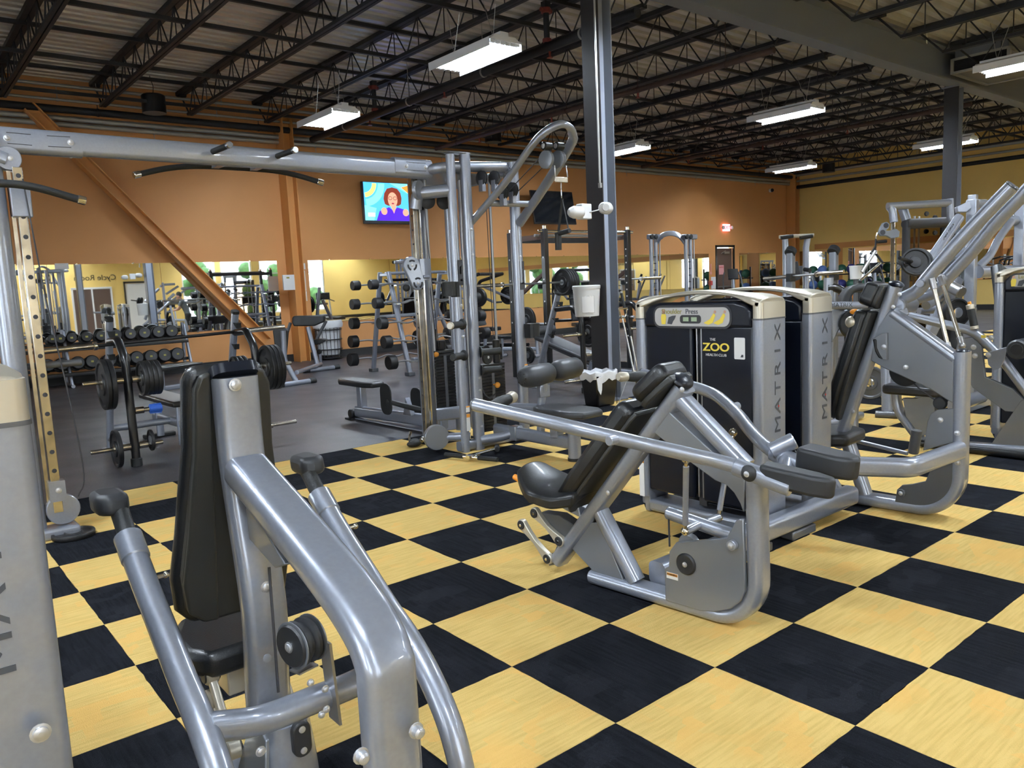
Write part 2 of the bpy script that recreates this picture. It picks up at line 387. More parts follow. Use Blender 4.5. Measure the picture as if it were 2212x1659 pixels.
for y0,y1,i0 in ((3.55,12.58,-6),(-5.9,3.3,-6),(-10.9,-6.1,-6)):
    me=mesh_of('joist',joist_mesh(y0,y1),'joist_paint',V((0,0,0)))
    for k in range(i0,16):
        o=D.objects.new('joist',me); COL.objects.link(o); o.parent=ceiling; o.location=V((1.32+1.415*k,0,0))-WL[ceiling]
for y in (5.3,7.4,9.6,11.6,1.2,-1.6,-4):
    m=MB()
    for z in (ZD-.08,4.66): m.box(((XL+XW)/2,y+(.0 if z>4.8 else .05),z),(XW-XL,.05,.05))
    O('bridging',m,'joist_paint',ceiling)
# girders and columns
def hsec(m,x,y,z0,z1,w,d,t=.016):                    # flanges face +-x
    for s in(-1,1): m.box((x+s*(w/2-t/2),y,(z0+z1)/2),(t,d,z1-z0))
    m.box((x,y,(z0+z1)/2),(w-2*t,t,z1-z0)); return m
for y in (3.45,-6.0):
    m=MB(); m.box(((XL+XW)/2,y,4.50),(XW-XL,.24,.03)); m.box(((XL+XW)/2,y,5.0),(XW-XL,.24,.03)); m.box(((XL+XW)/2,y,4.75),(XW-XL,.02,.5))
    O('girder',m,'beam_grey',ceiling)
def column(x,y,lab):
    t=thing('steel_column',lab,'column',(x,y,0)); w,d,t_=.21,.245,.014; m=MB()
    for s in(-1,1): m.box((x+s*(w/2-t_/2),y,2.24),(t_,d,4.46))
    O('flange',MB().box((x-w/2+t_/2,y,2.24),(t_,d,4.46)),'col_shaded',t); O('flange',MB().box((x+w/2-t_/2,y,2.24),(t_,d,4.46)),'beam_grey',t)
    O('web',MB().box((x,y,2.24),(w-2*t_,t_,4.46)),'col_lit',t); O('base_plate',MB().box((x,y,.012),(w+.12,d+.1,.018)),'beam_grey',t,.003)  # web painted paler as if lit, left flange darker as if shaded
    O('cap_plate',MB().box((x,y,4.475),(w+.1,d+.06,.02)),'beam_grey',t); return t
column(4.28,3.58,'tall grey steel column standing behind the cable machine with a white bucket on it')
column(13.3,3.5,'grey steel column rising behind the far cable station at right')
column(4.3,-6.0,'grey steel column seen only in the left mirror'); column(13.3,-6.0,'grey steel column behind the camera beyond the near row')
column(-4.8,3.5,'grey steel column left of the crossover station')
# wall posts and brace, painted like the wall
m=MB(); hsec(m,4.62,12.42,0,ZD-.1,.22,.34); struct('trim_1',m,'trim_orange')
m=MB(); hsec(m,22.95,12.42,0,ZD-.1,.26,.34); struct('trim_2',m,'trim_orange')
m=MB(); a=atY('0',60,230,12.4); b=atY('0',575,738,12.4); dr=(b-a).normalized(); nn=dr.cross(V((0,1,0)))
for s in(-1,1): m.sweep([a+nn*s*.085,b+nn*s*.085],rrect(.22,.02,.004,1),up=(0,1,0))
m.sweep([a,b],rrect(.02,.17,.004,1),up=(0,1,0)); struct('trim_3',m,'trim_orange')
# wall pipes
def pipe(name,a,b,r,m,label,hang=0,cat='pipe',sup=()):
    mb=MB().cyl(a,b,r,12,0); o=O(name,mb,m); tag(o,label,cat)
    if sup:
        a=V(a);b=V(b); L=(b-a).length; d=(b-a)/L
        k=.8
        while k<L:
            p=a+d*k; h=MB().cyl(p,(p.x,p.y,sup[0]),.006,6,0); h.lathe(p-d*.015,d,[(0,r+.008),(.03,r+.008)],12); k+=sup[1]; O('hanger',h,m,o)
    return o
X0,X1=XL+.1,XW-.1
pipe('conduit',(X0,12.35,4.93),(X1,12.35,4.93),.028,'conduit','upper thin galvanized conduit under the deck along the orange wall',sup=(5.08,2.1))
pipe('conduit',(X0,12.35,4.70),(X1,12.35,4.70),.022,'conduit','lower thin galvanized conduit along the orange wall',sup=(4.93,2.6))
pipe('wall_pipe',(X0,12.48,4.43),(X1,12.48,4.43),.045,'conduit','upper of the paired white pipes along the orange wall')
pipe('wall_pipe',(X0,12.49,4.335),(X1,12.49,4.335),.042,'conduit','lower of the paired white pipes along the orange wall',sup=(4.2,3.1))
pipe('black_pipe',(X0,12.40,4.56),(X1,12.40,4.56),.06,'joist_paint','thick black pipe above the white pipes on the orange wall',sup=(4.7,2.8))
pipe('conduit',(22.95,YS+.1,4.62),(22.95,YW-.3,4.62),.05,'conduit','upper grey pipe along the yellow wall',sup=(5.08,2.3))
pipe('conduit',(23.0,YS+.1,4.42),(23.0,YW-.3,4.42),.035,'conduit','thin lower grey pipe along the yellow wall')
pipe('black_pipe',(23.02,YS+.1,4.22),(23.02,YW-.3,4.22),.06,'joist_paint','thick black pipe along the yellow wall')
p=atZ('g',750,570,4.38)
sp=pipe('sprinkler_pipe',(p.x,3.7,4.38),(p.x,12.2,4.38),.062,'joist_paint','thick dark sprinkler main beside the brightest ceiling light')
for (x,y) in ((1265,270),(190,720)):
    q=atZ('g',x,y,4.38); c=MB().cyl((p.x,q.y,4.38),(p.x,q.y,4.86),.04,10,0).box((p.x,q.y,4.9),(.09,.09,.09)); O('riser',c,'joist_paint',sp)
    O('coupling',MB().cyl((p.x,q.y,4.44),(p.x,q.y,4.49),.06,12),'pipe_red',sp); O('coupling',MB().cyl((p.x,q.y,4.8),(p.x,q.y,4.87),.065,12).cyl((p.x-.09,q.y,4.84),(p.x+.09,q.y,4.84),.03,8),'pipe_red',sp)
for x,lab in ((8.05,'sprinkler branch pipe right of the grey column'),(14.9,'far sprinkler branch pipe above the hanging lights')):
    sq=pipe('sprinkler_pipe',(x,3.8,4.42),(x,12.2,4.42),.045,'pipe_brown','thin brown '+lab,sup=(5.08,1.7))
    for y in (6.3,8.4,10.6): O('sprinkler_head',MB().cyl((x,y,4.40),(x,y,4.33),.016,8,0).lathe((x,y,4.33),(0,0,-1),[(0,.012),(.03,.02),(.035,.04),(.04,.04)],10),'pipe_red',sq)
for y in (5.2,7.6,9.9): O('sprinkler_head',MB().cyl((p.x,y,4.34),(p.x,y,4.28),.016,8,0).lathe((p.x,y,4.28),(0,0,-1),[(0,.012),(.03,.02),(.035,.04),(.04,.04)],10),'pipe_red',sp)
for y in (4.6,6.6,8.6,10.8): O('hanger',MB().cyl((p.x,y,4.4),(p.x,y,5.08),.006,6,0).lathe((p.x,y-.015,4.38),(0,1,0),[(0,.07),(.03,.07)],14),'conduit',sp)
# hanging fluorescent fixtures
def fixture():
    t=thing('ceiling_light','white hanging fluorescent fixture','light')
    h=MB(); h.prism([(-.24,-.63,.0),(.24,-.63,.0),(.15,-.63,.06),(-.15,-.63,.06)],(0,1.26,0)); h.box((0,0,.085),(.12,1.22,.05))
    for s in(-1,1): h.box((s*.243,0,-.03),(.006,1.26,.10))
    for k in range(5): h.box((-.152+.076*k,0,-.02),(.003,1.26,.040))
    O('housing',h,'lamp_white',t)
    for k in range(6):
        x=-.19+k*.076; O('tube',MB().tube([(x,-.58,-.018),(x,.58,-.018)],.0125,8),'tube',t)
    O('tube_socket',MB().box((0,-.602,-.018),(.44,.035,.03)).box((0,.602,-.018),(.44,.035,.03)),'lamp_white',t)
    for s in(-1,1): O('hanging_wire',MB().cyl((0,s*.4,.1),(0,s*.22,.62),.004,5,0),'conduit',t); O('hanging_wire',MB().cyl((0,s*.4,.1),(0,s*.5,.62),.004,5,0),'conduit',t)
    return t
LX=(-2.9,4.0,10.95,17.7); LY=(9.35,5.4,1.6,-2.3,-6.2,-9.6)  # last row added to brighten the front wall reflected in the mirrors
cap={(4.0,5.4):'brightest hanging fluorescent fixture, left of the grey column near the ceiling',(4.0,9.35):'small hanging fluorescent fixture above the left television',(10.95,5.4):'hanging fluorescent fixture alone over the middle right',(10.95,9.35):'hanging fluorescent fixture just right of the grey column',
(17.7,9.35):'far hanging fluorescent fixture near the corner of the walls',(17.7,5.4):'far hanging fluorescent fixture crossed by the distant column',(10.95,1.6):'hanging fluorescent fixture at the right edge under the grey duct'}
f0=None
for x in LX:
    for y in LY:
        if x<0 and y>5: continue
        lb=cap.get((x,y),'hanging fluorescent fixture outside the photo, %s row from the orange wall, %s from the left'%(['first','second','third','fourth','fifth','sixth'][LY.index(y)],['first','second','third','fourth'][LX.index(x)])); g='hanging fluorescent fixtures'
        if (x,y)==(10.95,5.4): pass
        if f0 is None: f0=fixture(); place(f0,(x,y,4.17)); f0['label']=lb; f0['group']=g
        else: dup(f0,(x,y,4.17),0,lb,g)
# black drum-shaped hanging speakers
def can():
    t=thing('pendant_speaker','black hanging speaker','speaker')
    O('can',MB().lathe((0,0,0),(0,0,1),[(0,.17),(0,.19),(.28,.19),(.30,.17),(.30,.02)],24),'black_paint',t)
    O('grille',MB().lathe((0,0,.04),(0,0,-1),[(0,.16),(.01,.15),(.012,.01)],20),'rubber',t)
    O('cord',MB().tube(smooth([(0,0,.3),(.02,.01,.45),(-.02,0,.6),(.02,0,.78)],4),.006,6),'black_paint',t); return t
cans=[((332,225),'black drum-shaped hanging speaker above the left diagonal brace',0),((1065,293),'black drum-shaped hanging speaker left of the grey column',0),((1505,333),'black drum-shaped hanging speaker over the exit sign area',0),((1790,362),'black drum-shaped hanging speaker hanging by the yellow wall corner',0)]
c0=None
for (px,py),lb,_ in cans:
    q=atY('0',px,py,11.75); 
    if px==1790: q=hit('0',px,py,(1,0,0),22.3)
    if c0 is None: c0=can(); place(c0,q-V((0,0,.15))); c0['label']=lb
    else: dup(c0,q-V((0,0,.15)),0,lb)
# duct at upper right
x0=12.66; y1=3.28; y0=atX('0',2180,105,x0).y; x1=x0+1.5
t=thing('air_duct','grey ceiling air duct box with a dark grille by the far column top','duct',(x0+.7,(y0+y1)/2,4.58))
O('duct_box',MB().box(((x0+x1)/2+.02,(y0+y1)/2,4.82),(x1-x0-.04,y1-y0-.04,.46)),'beam_grey',t,.004)
O('duct_bottom',MB().box(((x0+x1)/2,(y0+y1)/2,4.585),(x1-x0-.1,y1-y0-.1,.01)),'silver_dark',t)
for z,h in ((4.585,.035),(4.80,.04)):
    O('frame_bar',MB().box((x0+.0,(y0+y1)/2,z),(.05,y1-y0,h)),'conduit',t); O('frame_bar',MB().box(((x0+x1)/2,y1,z),(x1-x0,.05,h)),'conduit',t); O('frame_bar',MB().box(((x0+x1)/2,y0,z),(x1-x0,.05,h)),'conduit',t); O('frame_bar',MB().box((x1,(y0+y1)/2,z),(.05,y1-y0,h)),'conduit',t)
for x in (x0,x1):
    for y in (y0,y1): O('frame_bar',MB().box((x,y,4.69),(.05,.05,.25)),'conduit',t)
for k in range(7): O('louver',MB().box((x0-.005,(y0+y1)/2,4.615+.026*k),(.03,y1-y0-.06,.006),ax=(V((.8,0,-.6)),V((0,1,0)),V((.6,0,.8)))),'joist_paint',t)
O('grille_back',MB().box((x0+.03,(y0+y1)/2,4.69),(.01,y1-y0-.05,.19)),'ink',t)
O('duct_run',MB().box((x1+.8,(y0+y1)/2-.3,4.85),(1.6,.7,.36)),'beam_grey',t)
# beige tag hanging on the girder
q=atY('t',1640,205,3.3); o=O('paper_tag',MB().box(q,(.12,.006,.26),rot=.3),'paper'); tag(o,'crumpled beige paper hanging under the grey girder','paper')
# ---------------- mirrors, door, signs on the orange wall
xs=[-6.9,-5.1,-3.3,-1.5,.3,2.1,4.32]; segs=[(a,b) for a,b in zip(xs,xs[1:])]
x=4.98
while x<18.2: segs.append((x,min(x+1.92,18.4))); x+=1.92
segs+=[(20.02,22.15)]
for n,(a,b) in enumerate(segs):
    o=O('wall_mirror',MB().box(((a+b)/2,YW-.008,1.39),(b-a-.006,.012,1.29)),'mirror'); 
    OR=['first','second','third','fourth','fifth','sixth','seventh','eighth']
    lb='large mirror between the black door and the corner' if n==len(segs)-1 else ('large mirror on the orange wall, %s left of the wall post'%OR[5-n] if n<6 else 'large mirror on the orange wall, %s right of the wall post'%OR[n-6])
    tag(o,lb,'mirror',None if n==len(segs)-1 else 'wall mirrors on the orange wall')
    cl=MB(); 
    for s in(.25,.75): cl.box((a+(b-a)*s,YW-.016,2.04),(.03,.02,.025)); cl.box((a+(b-a)*s,YW-.016,.742),(.03,.02,.02))
    O('mirror_clip',cl,'chrome',o)
# mirrors on yellow wall + orange border
struct('trim_4',MB().box((XW-.006,3,2.16),(.012,17.5,.18)).box((XW-.006,11.0,1.2),(.010,.5,1.9)),'trim_orange')
y=8.75-10
for k,(a,b) in enumerate(((11.3,12.3),(8.8,10.55),(7.0,8.78),(5.2,6.98),(3.4,5.18),(1.6,3.38),(-.2,1.58),(-2,-.22))):
    o=O('wall_mirror',MB().box((XW-.016,(a+b)/2,1.46),(.012,b-a-.006,1.16)),'mirror'); tag(o,'large mirror on the yellow wall, %s from the corner'%['first','second','third','fourth','fifth','sixth','seventh','eighth'][k],'mirror','wall mirrors on the yellow wall')
# exit door
door=MB().box((19.26,YW+.09,1.1),(.92,.05,2.2)); dr=struct('door_1',door,'wood_door')
O('door_frame',MB().box((18.79,YW-.005,1.14),(.07,.04,2.28)).box((19.73,YW-.005,1.14),(.07,.04,2.28)).box((19.26,YW-.005,2.26),(1.01,.04,.07)),'black_paint',dr)
O('push_bar',MB().cyl((18.9,YW+.03,.98),(19.62,YW+.03,.98),.025,10).box((18.9,YW+.045,.98),(.05,.04,.07)).box((19.62,YW+.045,.98),(.05,.04,.07)),'steel_bar',dr)
O('door_closer',MB().box((19.4,YW+.04,2.06),(.28,.05,.07)).bar((19.3,YW+.0,2.12),(18.98,YW-.06,2.03),.02,.012),'steel_bar',dr)
O('notice',MB().box((19.15,YW+.06,1.52),(.26,.004,.3)),'pink_sign',dr)
text('notice_text','NOTICE',.06,(19.15,YW+.055,1.6),(1,0,0),(0,0,1),'red_ink',dr)
dr2=struct('door_2',MB().box((7.55,YS+.03,1.1),(.95,.05,2.2)),'white_plastic'); O('door_frame',MB().box((7.05,YS+.04,1.14),(.06,.08,2.28)).box((8.05,YS+.04,1.14),(.06,.08,2.28)).box((7.55,YS+.04,2.26),(1.06,.08,.07)),'black_paint',dr2)
dr3=struct('door_3',MB().box((5.7,YS+.03,1.0),(1.5,.05,2.0)),'wood_door'); O('door_frame',MB().box((4.92,YS+.04,1.03),(.07,.08,2.06)).box((6.48,YS+.04,1.03),(.07,.08,2.06)).box((5.7,YS+.04,2.05),(1.62,.08,.08)).box((5.7,YS+.06,1.0),(.06,.06,2.0)),'lamp_white',dr3)
o=text('wall_lettering','Cycle Room',.34,(5.9,YS+.012,2.5),(-1,0,0),(0,0,1),'ink',ext=.004); tag(o,'dark Cycle Room lettering on the yellow wall, seen reversed in the mirror','lettering')
# exit sign
t=thing('exit_sign','lit pink exit sign with two lamp heads above the black door','exit sign',(19.28,12.55,2.74))
O('sign_box',MB().box((19.28,12.55,2.84),(.32,.07,.22)),'exit_red',t,.008); O('lamp_head',MB().ell((19.05,12.5,2.84),(.05,.05,.06),10,6).ell((19.51,12.5,2.84),(.05,.05,.06),10,6),'white_plastic',t)
text('lettering','EXIT',.15,(19.28,12.512,2.84),(1,0,0),(0,0,1),'red_ink',t)
# camera dome
q=atY('0',1668,411,12.5); t=thing('security_camera','small dark security camera high on the orange wall','camera',q); O('bracket',MB().cyl(q+V((0,.1,0)),q+V((0,.02,0)),.06,12),'white_plastic',t); O('dome',MB().ell(q,(.06,.06,.06),12,8),'black_gloss',t)
# fire alarm arrow + paper
o=O('arrow_sign',MB().prism([(18.52,12.59,1.72),(18.52,12.59,1.45),(18.56,12.59,1.45),(18.50,12.59,1.36),(18.44,12.59,1.45),(18.48,12.59,1.45),(18.48,12.59,1.72)],(0,-.006,0)),'pink_sign'); tag(o,'pale pink down arrow sign left of the black door','sign')
o=O('fire_alarm',MB().box((18.47,12.56,1.12),(.10,.05,.14)),'kraft_red',bev=.01); tag(o,'small red fire alarm pull left of the black door','alarm')
o=O('notice_sheet',MB().box((18.62,12.585,1.12),(.24,.004,.38)),'paper'); tag(o,'white notice sheet beside the red alarm','paper')
# papers on the wall post at left
def sheet(name,px0,py0,px1,py1,lab,y,m='paper',lines=0,d=.004,cat='paper'):
    a=atY('0',px0,py0,y); b=atY('0',px1,py1,y); c=(a+b)/2; w=abs(b.x-a.x); h=abs(a.z-b.z)
    o=O(name,MB().box(c,(w,d,h)),m); tag(o,lab,cat)
    if lines:
        l=MB()
        for k in range(lines): l.box((c.x,c.y-d/2-.001,c.z+h*(.36-.72*k/max(1,lines-1))),(w*(.7 if k%3 else .5),.001,h*.012))
        O('print',l,'grey_ink',o)
    return o
o=sheet('wall_box',610,594,637,626,'white wall box on the orange post',12.22,'white_plastic',0,.04,'wall box'); 
q=atY('0',622,600,12.2); O('print',MB().box(q,(.06,.002,.03)),'olive',o)
sheet('notice_sheet',637,569,660,582,'upper small white sheet beside the orange post',12.57,lines=3)
sheet('notice_sheet',635,585,662,628,'tall printed white sheet beside the orange post',12.57,lines=12)
sheet('notice_sheet',641,630,664,650,'lower white sheet beside the orange post',12.57,lines=5)
sheet('notice_sheet',118,569,149,581,'white sign above the dumbbell rack mirror',12.57,lines=2)
# televisions
def tvset(c,w,h,yaw,pitch,lab,on):
    t=thing('television',lab,'television',c); cy,sy=math.cos(yaw),math.sin(yaw); X=V((cy,sy,0)); N=V((sy,-cy,0)); cp,sp_=math.cos(pitch),math.sin(pitch)
    Z=V((0,0,1))*cp+N*sp_; NN=N*cp-V((0,0,1))*sp_; c=V(c)
    O('case',MB().box(c-NN*.03,(w,.05,h),ax=(X,NN,Z)),'black_paint',t,.006); O('mount',MB().box((c.x,(c.y+12.59)/2+.02,c.z),(.3,max(.08,12.60-c.y-.03),.3)),'black_paint',t)
    return t,X,NN,Z
t,X,N,Z=tvset((7.0,12.42,3.22),1.5,.88,0,0,'television showing a red-haired woman in a purple top',True)
c=V((7.0,12.42,3.25))+N*.0
def em(name,col,s): mat(name,(0,0,0),.5,emit=col,es=s)
em('tv_blue',(.05,.30,.85),1.3); em('tv_sky',(.12,.55,.85),1.5); em('tv_yellow',(.75,.65,.12),1.3); em('tv_purple',(.05,.01,.62),1.3); em('tv_hair',(.16,.025,.012),1); em('tv_skin',(.62,.24,.16),1.2); em('tv_orange',(.75,.2,.03),1.2); em('tv_lip',(.25,.02,.05),1); em('tv_dark',(.02,.01,.01),1); em('tv_white',(.6,.62,.7),1.3)
def pic(name,pts,m,k): O(name,MB().prism([c+X*(a*.71)+Z*(b*.40)+N*(.001*k-.001) for a,b in pts],N*.0012),m,t)
def ring(cx,cy,rx,ry,n=20,a0=0,a1=360): return [(cx+rx*math.cos(math.radians(a0+(a1-a0)*i/n)),cy+ry*math.sin(math.radians(a0+(a1-a0)*i/n))) for i in range(n if a1-a0==360 else n+1)]
pic('screen',[(-1,-1),(1,-1),(1,1),(-1,1)],'tv_blue',0)
def band(cx,cy,r0,r1,a0,a1): return [(cx+r0*math.cos(math.radians(a)),cy+1.7*r0*math.sin(math.radians(a))) for a in range(a0,a1+1,6)]+[(cx+r1*math.cos(math.radians(a)),cy+1.7*r1*math.sin(math.radians(a))) for a in range(a1,a0-1,-6)]
pic('picture',band(-1.0,.95,.30,.44,-84,0),'tv_yellow',1); pic('picture',band(-1.0,.95,.5,.72,-84,0),'tv_sky',1); pic('picture',[(-.1,1),(.6,1),(1,.6),(1,.2),(.5,.5)],'tv_sky',1); pic('picture',[(.3,.8),(.62,.95),(.9,.55),(.7,.3)],'tv_orange',2); pic('picture',[(-1,-.2),(-.6,-.35),(-.7,-1),(-1,-1)],'tv_sky',1)
pic('picture',[(-.30,-.12),(-.34,.15),(-.30,.45),(-.2,.7),(-.02,.78),(.16,.72),(.27,.5),(.30,.2),(.27,-.1),(.18,-.2),(-.2,-.2)],'tv_hair',3); pic('picture',ring(-.02,.12,.17,.4,16),'tv_skin',4)
pic('picture',[(-.62,-1),(-.5,-.5),(-.16,-.28),(0,-.5),(.12,-.28),(.46,-.42),(.62,-1)],'tv_purple',5); pic('picture',[(-.10,-.22),(.1,-.22),(0,-.62)],'tv_skin',6)
for s in(-1,1): pic('picture',ring(-.02+s*.085,.2,.07,.1,10),'tv_dark',6); pic('picture',ring(-.02+s*.085,.2,.055,.075,10),'tv_skin',7)
pic('picture',ring(-.02,-.08,.05,.04,8),'tv_lip',6); pic('picture',ring(-.34,-.5,.11,.2,10),'tv_skin',7); pic('picture',ring(.42,-.55,.11,.2,10),'tv_skin',7); pic('picture',[(-.9,-.8),(-.66,-.8),(-.66,-.6),(-.9,-.6)],'tv_white',7)
a=atY('l',1085,245,12.0); b=atY('l',1000,780,12.25); t,X,N,Z=tvset(((a.x+b.x)/2-.72,12.12,(a.z+b.z)/2),1.42,abs(a.z-b.z)+.02,0,-.16,'dark reflective television tilted down left of the grey column',False)
c=V(((a.x+b.x)/2-.72,12.12,(a.z+b.z)/2)); O('screen',MB().box(c+N*.0,(1.38,.004,abs(a.z-b.z)-.05),ax=(X,N,Z)),'glass_dark',t)
# ================================================================ SELECTORIZED MACHINES (front rows)
RT=rrect
def bolt(name_parent,c,ax,r=.011,h=.01,fr_='bolt'):
    return O('bolt',MB().lathe(c,ax,[(0,r*1.35),(.002,r*1.35),(.0025,r),(h*.8,r*.95),(h,r*.55)],14).lathe(V(c)+V(ax).normalized()*(h-.001),ax,[(0,r*.4),(.0015,r*.38)],6),fr_,name_parent)
def letters_up(body,x,c,xdir,ydir,size,parent,material='grey_ink',gap=1.25,sx=1.0):
    for k,ch in enumerate(body): text('lettering',ch,size,V(c)+V(xdir).normalized()*(k*size*gap),xdir,ydir,material,parent,sx=sx)
def tower(lab,fr,W=.22,L=.78,H=1.16,side=-1,face='plain',letters=True,placard=None,lv=None,lz=None,K=1.0):
    """weight tower. fr(v,u,z): v 0 at the panel that faces the user, growing away; u 0 at the near end, growing forward"""
    t=thing('weight_tower',lab,'weight stack',fr(W/2,L/2,0)); P=lambda v,u,z=0: fr(v*side*-1,u,z); R=fr.r*(side*-1); Fw=fr.f; Z=V((0,0,1))
    for k,(u0,u1) in enumerate(((0,.065),(L-.065,L))):
        m=MB().sweep([P(W/2,(u0+u1)/2,.10),P(W/2,(u0+u1)/2,H)],RT(W,.065,.022,4),up=R); O('end_post',m,'silver',t)
    for u0 in (0,L-.065): O('post_gasket',MB().sweep([P(W/2,u0+.0325,H),P(W/2,u0+.0325,H+.008)],RT(W+.004,.069,.022,4),up=R),'silver_dark',t)
    # champagne caps and arch over the top
    pts=[]; n=18
    for i in range(n+1):
        s=i/n; pts.append(P(W/2,.012+(L-.024)*s,H+.062*K+.030*(K-1)*10*.3+.058*math.sin(PI*s)**.8))
    sc=MB(); prof=[]
    vs=[];m_=10
    for i,p in enumerate(pts):
        s=i/n; e=min(s,1-s); w=W*(1.0 if e<.07 else .62 if e>.25 else 1.0-.38*(e-.07)/.18); th=.052 if e<.07 else .022 if e>.2 else .052-.03*(e-.07)/.13
        tz=(pts[min(i+1,n)]-pts[max(i-1,0)]).normalized(); nn=tz.cross(R).normalized(); nn=nn if nn.z>0 else -nn
        ring_=[(-w/2,-th/2),(w/2,-th/2),(w/2,th*.12),(w*.42,th*.34),(w*.2,th*.5),(-w*.2,th*.5),(-w*.42,th*.34),(-w/2,th*.12)]
        vs+=[p+R*a+nn*b for a,b in ring_]
    m_=8; sc.add(vs,[(i*m_+j,i*m_+(j+1)%m_,(i+1)*m_+(j+1)%m_,(i+1)*m_+j) for i in range(n) for j in range(m_)]+[tuple(range(m_)),tuple(n*m_+j for j in range(m_))])
    O('top_arch',sc,'champagne',t,.006)
    for u in (.03,L-.03): O('post_cap',MB().sweep([P(W/2,u,H+.008),P(W/2,u,H+.066*K+.01)],RT(W,.06,.02,4),up=R),'champagne',t)
    bolt(t,P(W*.35,.11,H+.108*K),Z,.008,.003,'champagne')
    HS=H+.072*K+.01*(K>1)
    # black shrouds: front (v=0) and rear, curved shoulders
    for q,vv in enumerate((.02,W-.05)):
        o_=[P(vv,.065,.12),P(vv,L-.065,.12),P(vv,L-.065,HS-.06),P(vv,L-.12,HS-.02),P(vv,L-.2,HS),P(vv,.2,HS),P(vv,.12,HS-.02),P(vv,.065,HS-.06)]
        if q==0:
            a=MB().prism([P(vv,.065,.14),P(vv,L/2-.03,.14),P(vv,L/2-.03,HS-.125),P(vv,.065,HS-.125)],R*.035); O('shroud_panel',a,'black_gloss',t,.012,3)
            a=MB().prism([P(vv,L/2+.03,.14),P(vv,L-.065,.14),P(vv,L-.065,HS-.125),P(vv,L/2+.03,HS-.125)],R*.035); O('shroud_panel',a,'black_gloss',t,.012,3)
            a=MB().prism([P(vv-.012,.066,HS-.13),P(vv-.012,L-.066,HS-.13),P(vv-.012,L-.066,HS-.05),P(vv-.012,L-.10,HS-.018),P(vv-.012,L-.17,HS),P(vv-.012,.17,HS),P(vv-.012,.10,HS-.018),P(vv-.012,.066,HS-.05)],R*.06); O('shroud_head',a,'black_gloss',t,.014,3)
            O('guide_slot',MB().box(P(vv+.045,L/2,.6),(.01,.05,1.0),ax=(R,Fw,Z)),'ink',t)
            for s in(-.015,.015): O('guide_rod',MB().cyl(P(vv+.028,L/2+s,.15),P(vv+.028,L/2+s,HS-.12),.006,8,0),'steel_bar',t)
        else: O('rear_shroud',MB().prism(o_,R*.03),'black_gloss',t,.01)
    O('weight_stack',MB().box(P(W/2+.01,L/2,.40),(.09,.24,.5),ax=(R,Fw,Z)),'iron',t)
    # base rails with rounded corners
    for u in (.03,L-.03): O('base_rail',MB().sweep(fil([P(W/2,u,.12),P(W/2,u,.035),P(W/2,u,.035)+Fw*(.0001)],0),RT(W*.8,.06,.015),up=R),'silver',t)
    O('base_plate',MB().box(P(W/2,L/2,.045),(W*.8,L-.1,.07),ax=(R,Fw,Z)),'silver',t,.02,3)
    if letters:
        LV=lv or W*.62; LZ=lz or H-.463*K
        letters_up('MATRIX',0,P(LV,-.0006,LZ),Z,(-Fw).cross(Z),.062*K,t,'grey_ink',1.31,1.7)
        O('lettering',MB().prism([P(LV,-.002,LZ+.062*K*1.31-.006),P(LV,-.002,LZ+.062*K*1.31+.006),P(LV+.012,-.002,LZ+.062*K*1.31)],-Fw*.001),'red_ink',t)
    if placard:
        v0=.02-.012; cz=H+.016; hl=L*.295; hz=.043*K
        def rr(hw,hh,cu,d,m,nm,par=t,cz_=cz): return O(nm,MB().prism([P(v0-d,cu+a,cz_+b) for a,b in rrect(hw*2,hh*2,min(hw,hh)*.75,6)],R*-.002),m,par)
        pf=rr(hl+.012,hz+.012,L/2+.02,.001,'ink','placard_rim'); pl=rr(hl,hz,L/2+.02,.003,'placard','placard')
        U=-1 # text runs toward the near end
        X=-Fw; Zp=Z
        text('lettering',placard[0],.038,P(v0-.006,L/2+.145,cz+.028),X,Z,'olive',t,align='CENTER'); text('lettering',placard[1],.038,P(v0-.006,L/2+.012,cz+.028),X,Z,'grey_ink',t,align='CENTER')
        rr(.068,.022,L/2+.02,.006,'ink','counter_rim',cz_=cz-.012)
        for du in (.028,-.025): O('counter_window',MB().box(P(v0-.009,L/2+.02+du,cz-.012),(.002,.036,.022),ax=(R,Fw,Z)),'lcd',t)
        for cu in (L/2+.20,): # small training figures: standing, and two seated
            O('printed_figure',MB().prism([P(v0-.006,cu+a,cz+b) for a,b in ((-.012,-.04),(.014,-.04),(.018,.0),(.012,.015),(-.014,.015),(-.018,0))],R*-.001),'yellow_ink',t)
            O('printed_figure',MB().prism([P(v0-.006,cu+a,cz+.027+b) for a,b in rrect(.018,.022,.009,4)],R*-.001),'skin',t)
        for cu in (L/2-.115,L/2-.175):
            O('printed_figure',MB().prism([P(v0-.006,cu+a,cz+b) for a,b in ((.04,-.035),(.05,-.03),(.012,-.012),(-.012,.02),(-.024,.01),(-.006,-.03),(.02,-.04))],R*-.001),'yellow_ink',t)
            O('printed_figure',MB().prism([P(v0-.006,cu-.02+a,cz+.026+b) for a,b in rrect(.014,.016,.007,4)],R*-.001),'skin',t)
        O('printed_figure',MB().prism([P(v0-.006,L/2+.145+a,cz-.012+b) for a,b in ((.03,-.025),(.02,.01),(-.005,.018),(-.03,.02),(-.02,.0),(-.01,-.01),(.0,-.028))],R*-.001),'grey_ink',t)
        # club badge
        text('badge_lettering','THE',.017*K,P(v0+.0108,L/2-.11*K+.02,H-.102),X,Z,'white_plastic',t)
        text('badge_lettering','ZOO',.050*K,P(v0+.0108,L/2-.11*K,H-.143),X,Z,'yellow_ink',t,sx=1.25,off=.0012)
        text('badge_lettering','HEALTH CLUB',.0165*K,P(v0+.0108,L/2-.11*K,H-.182),X,Z,'white_plastic',t,sx=1.05)
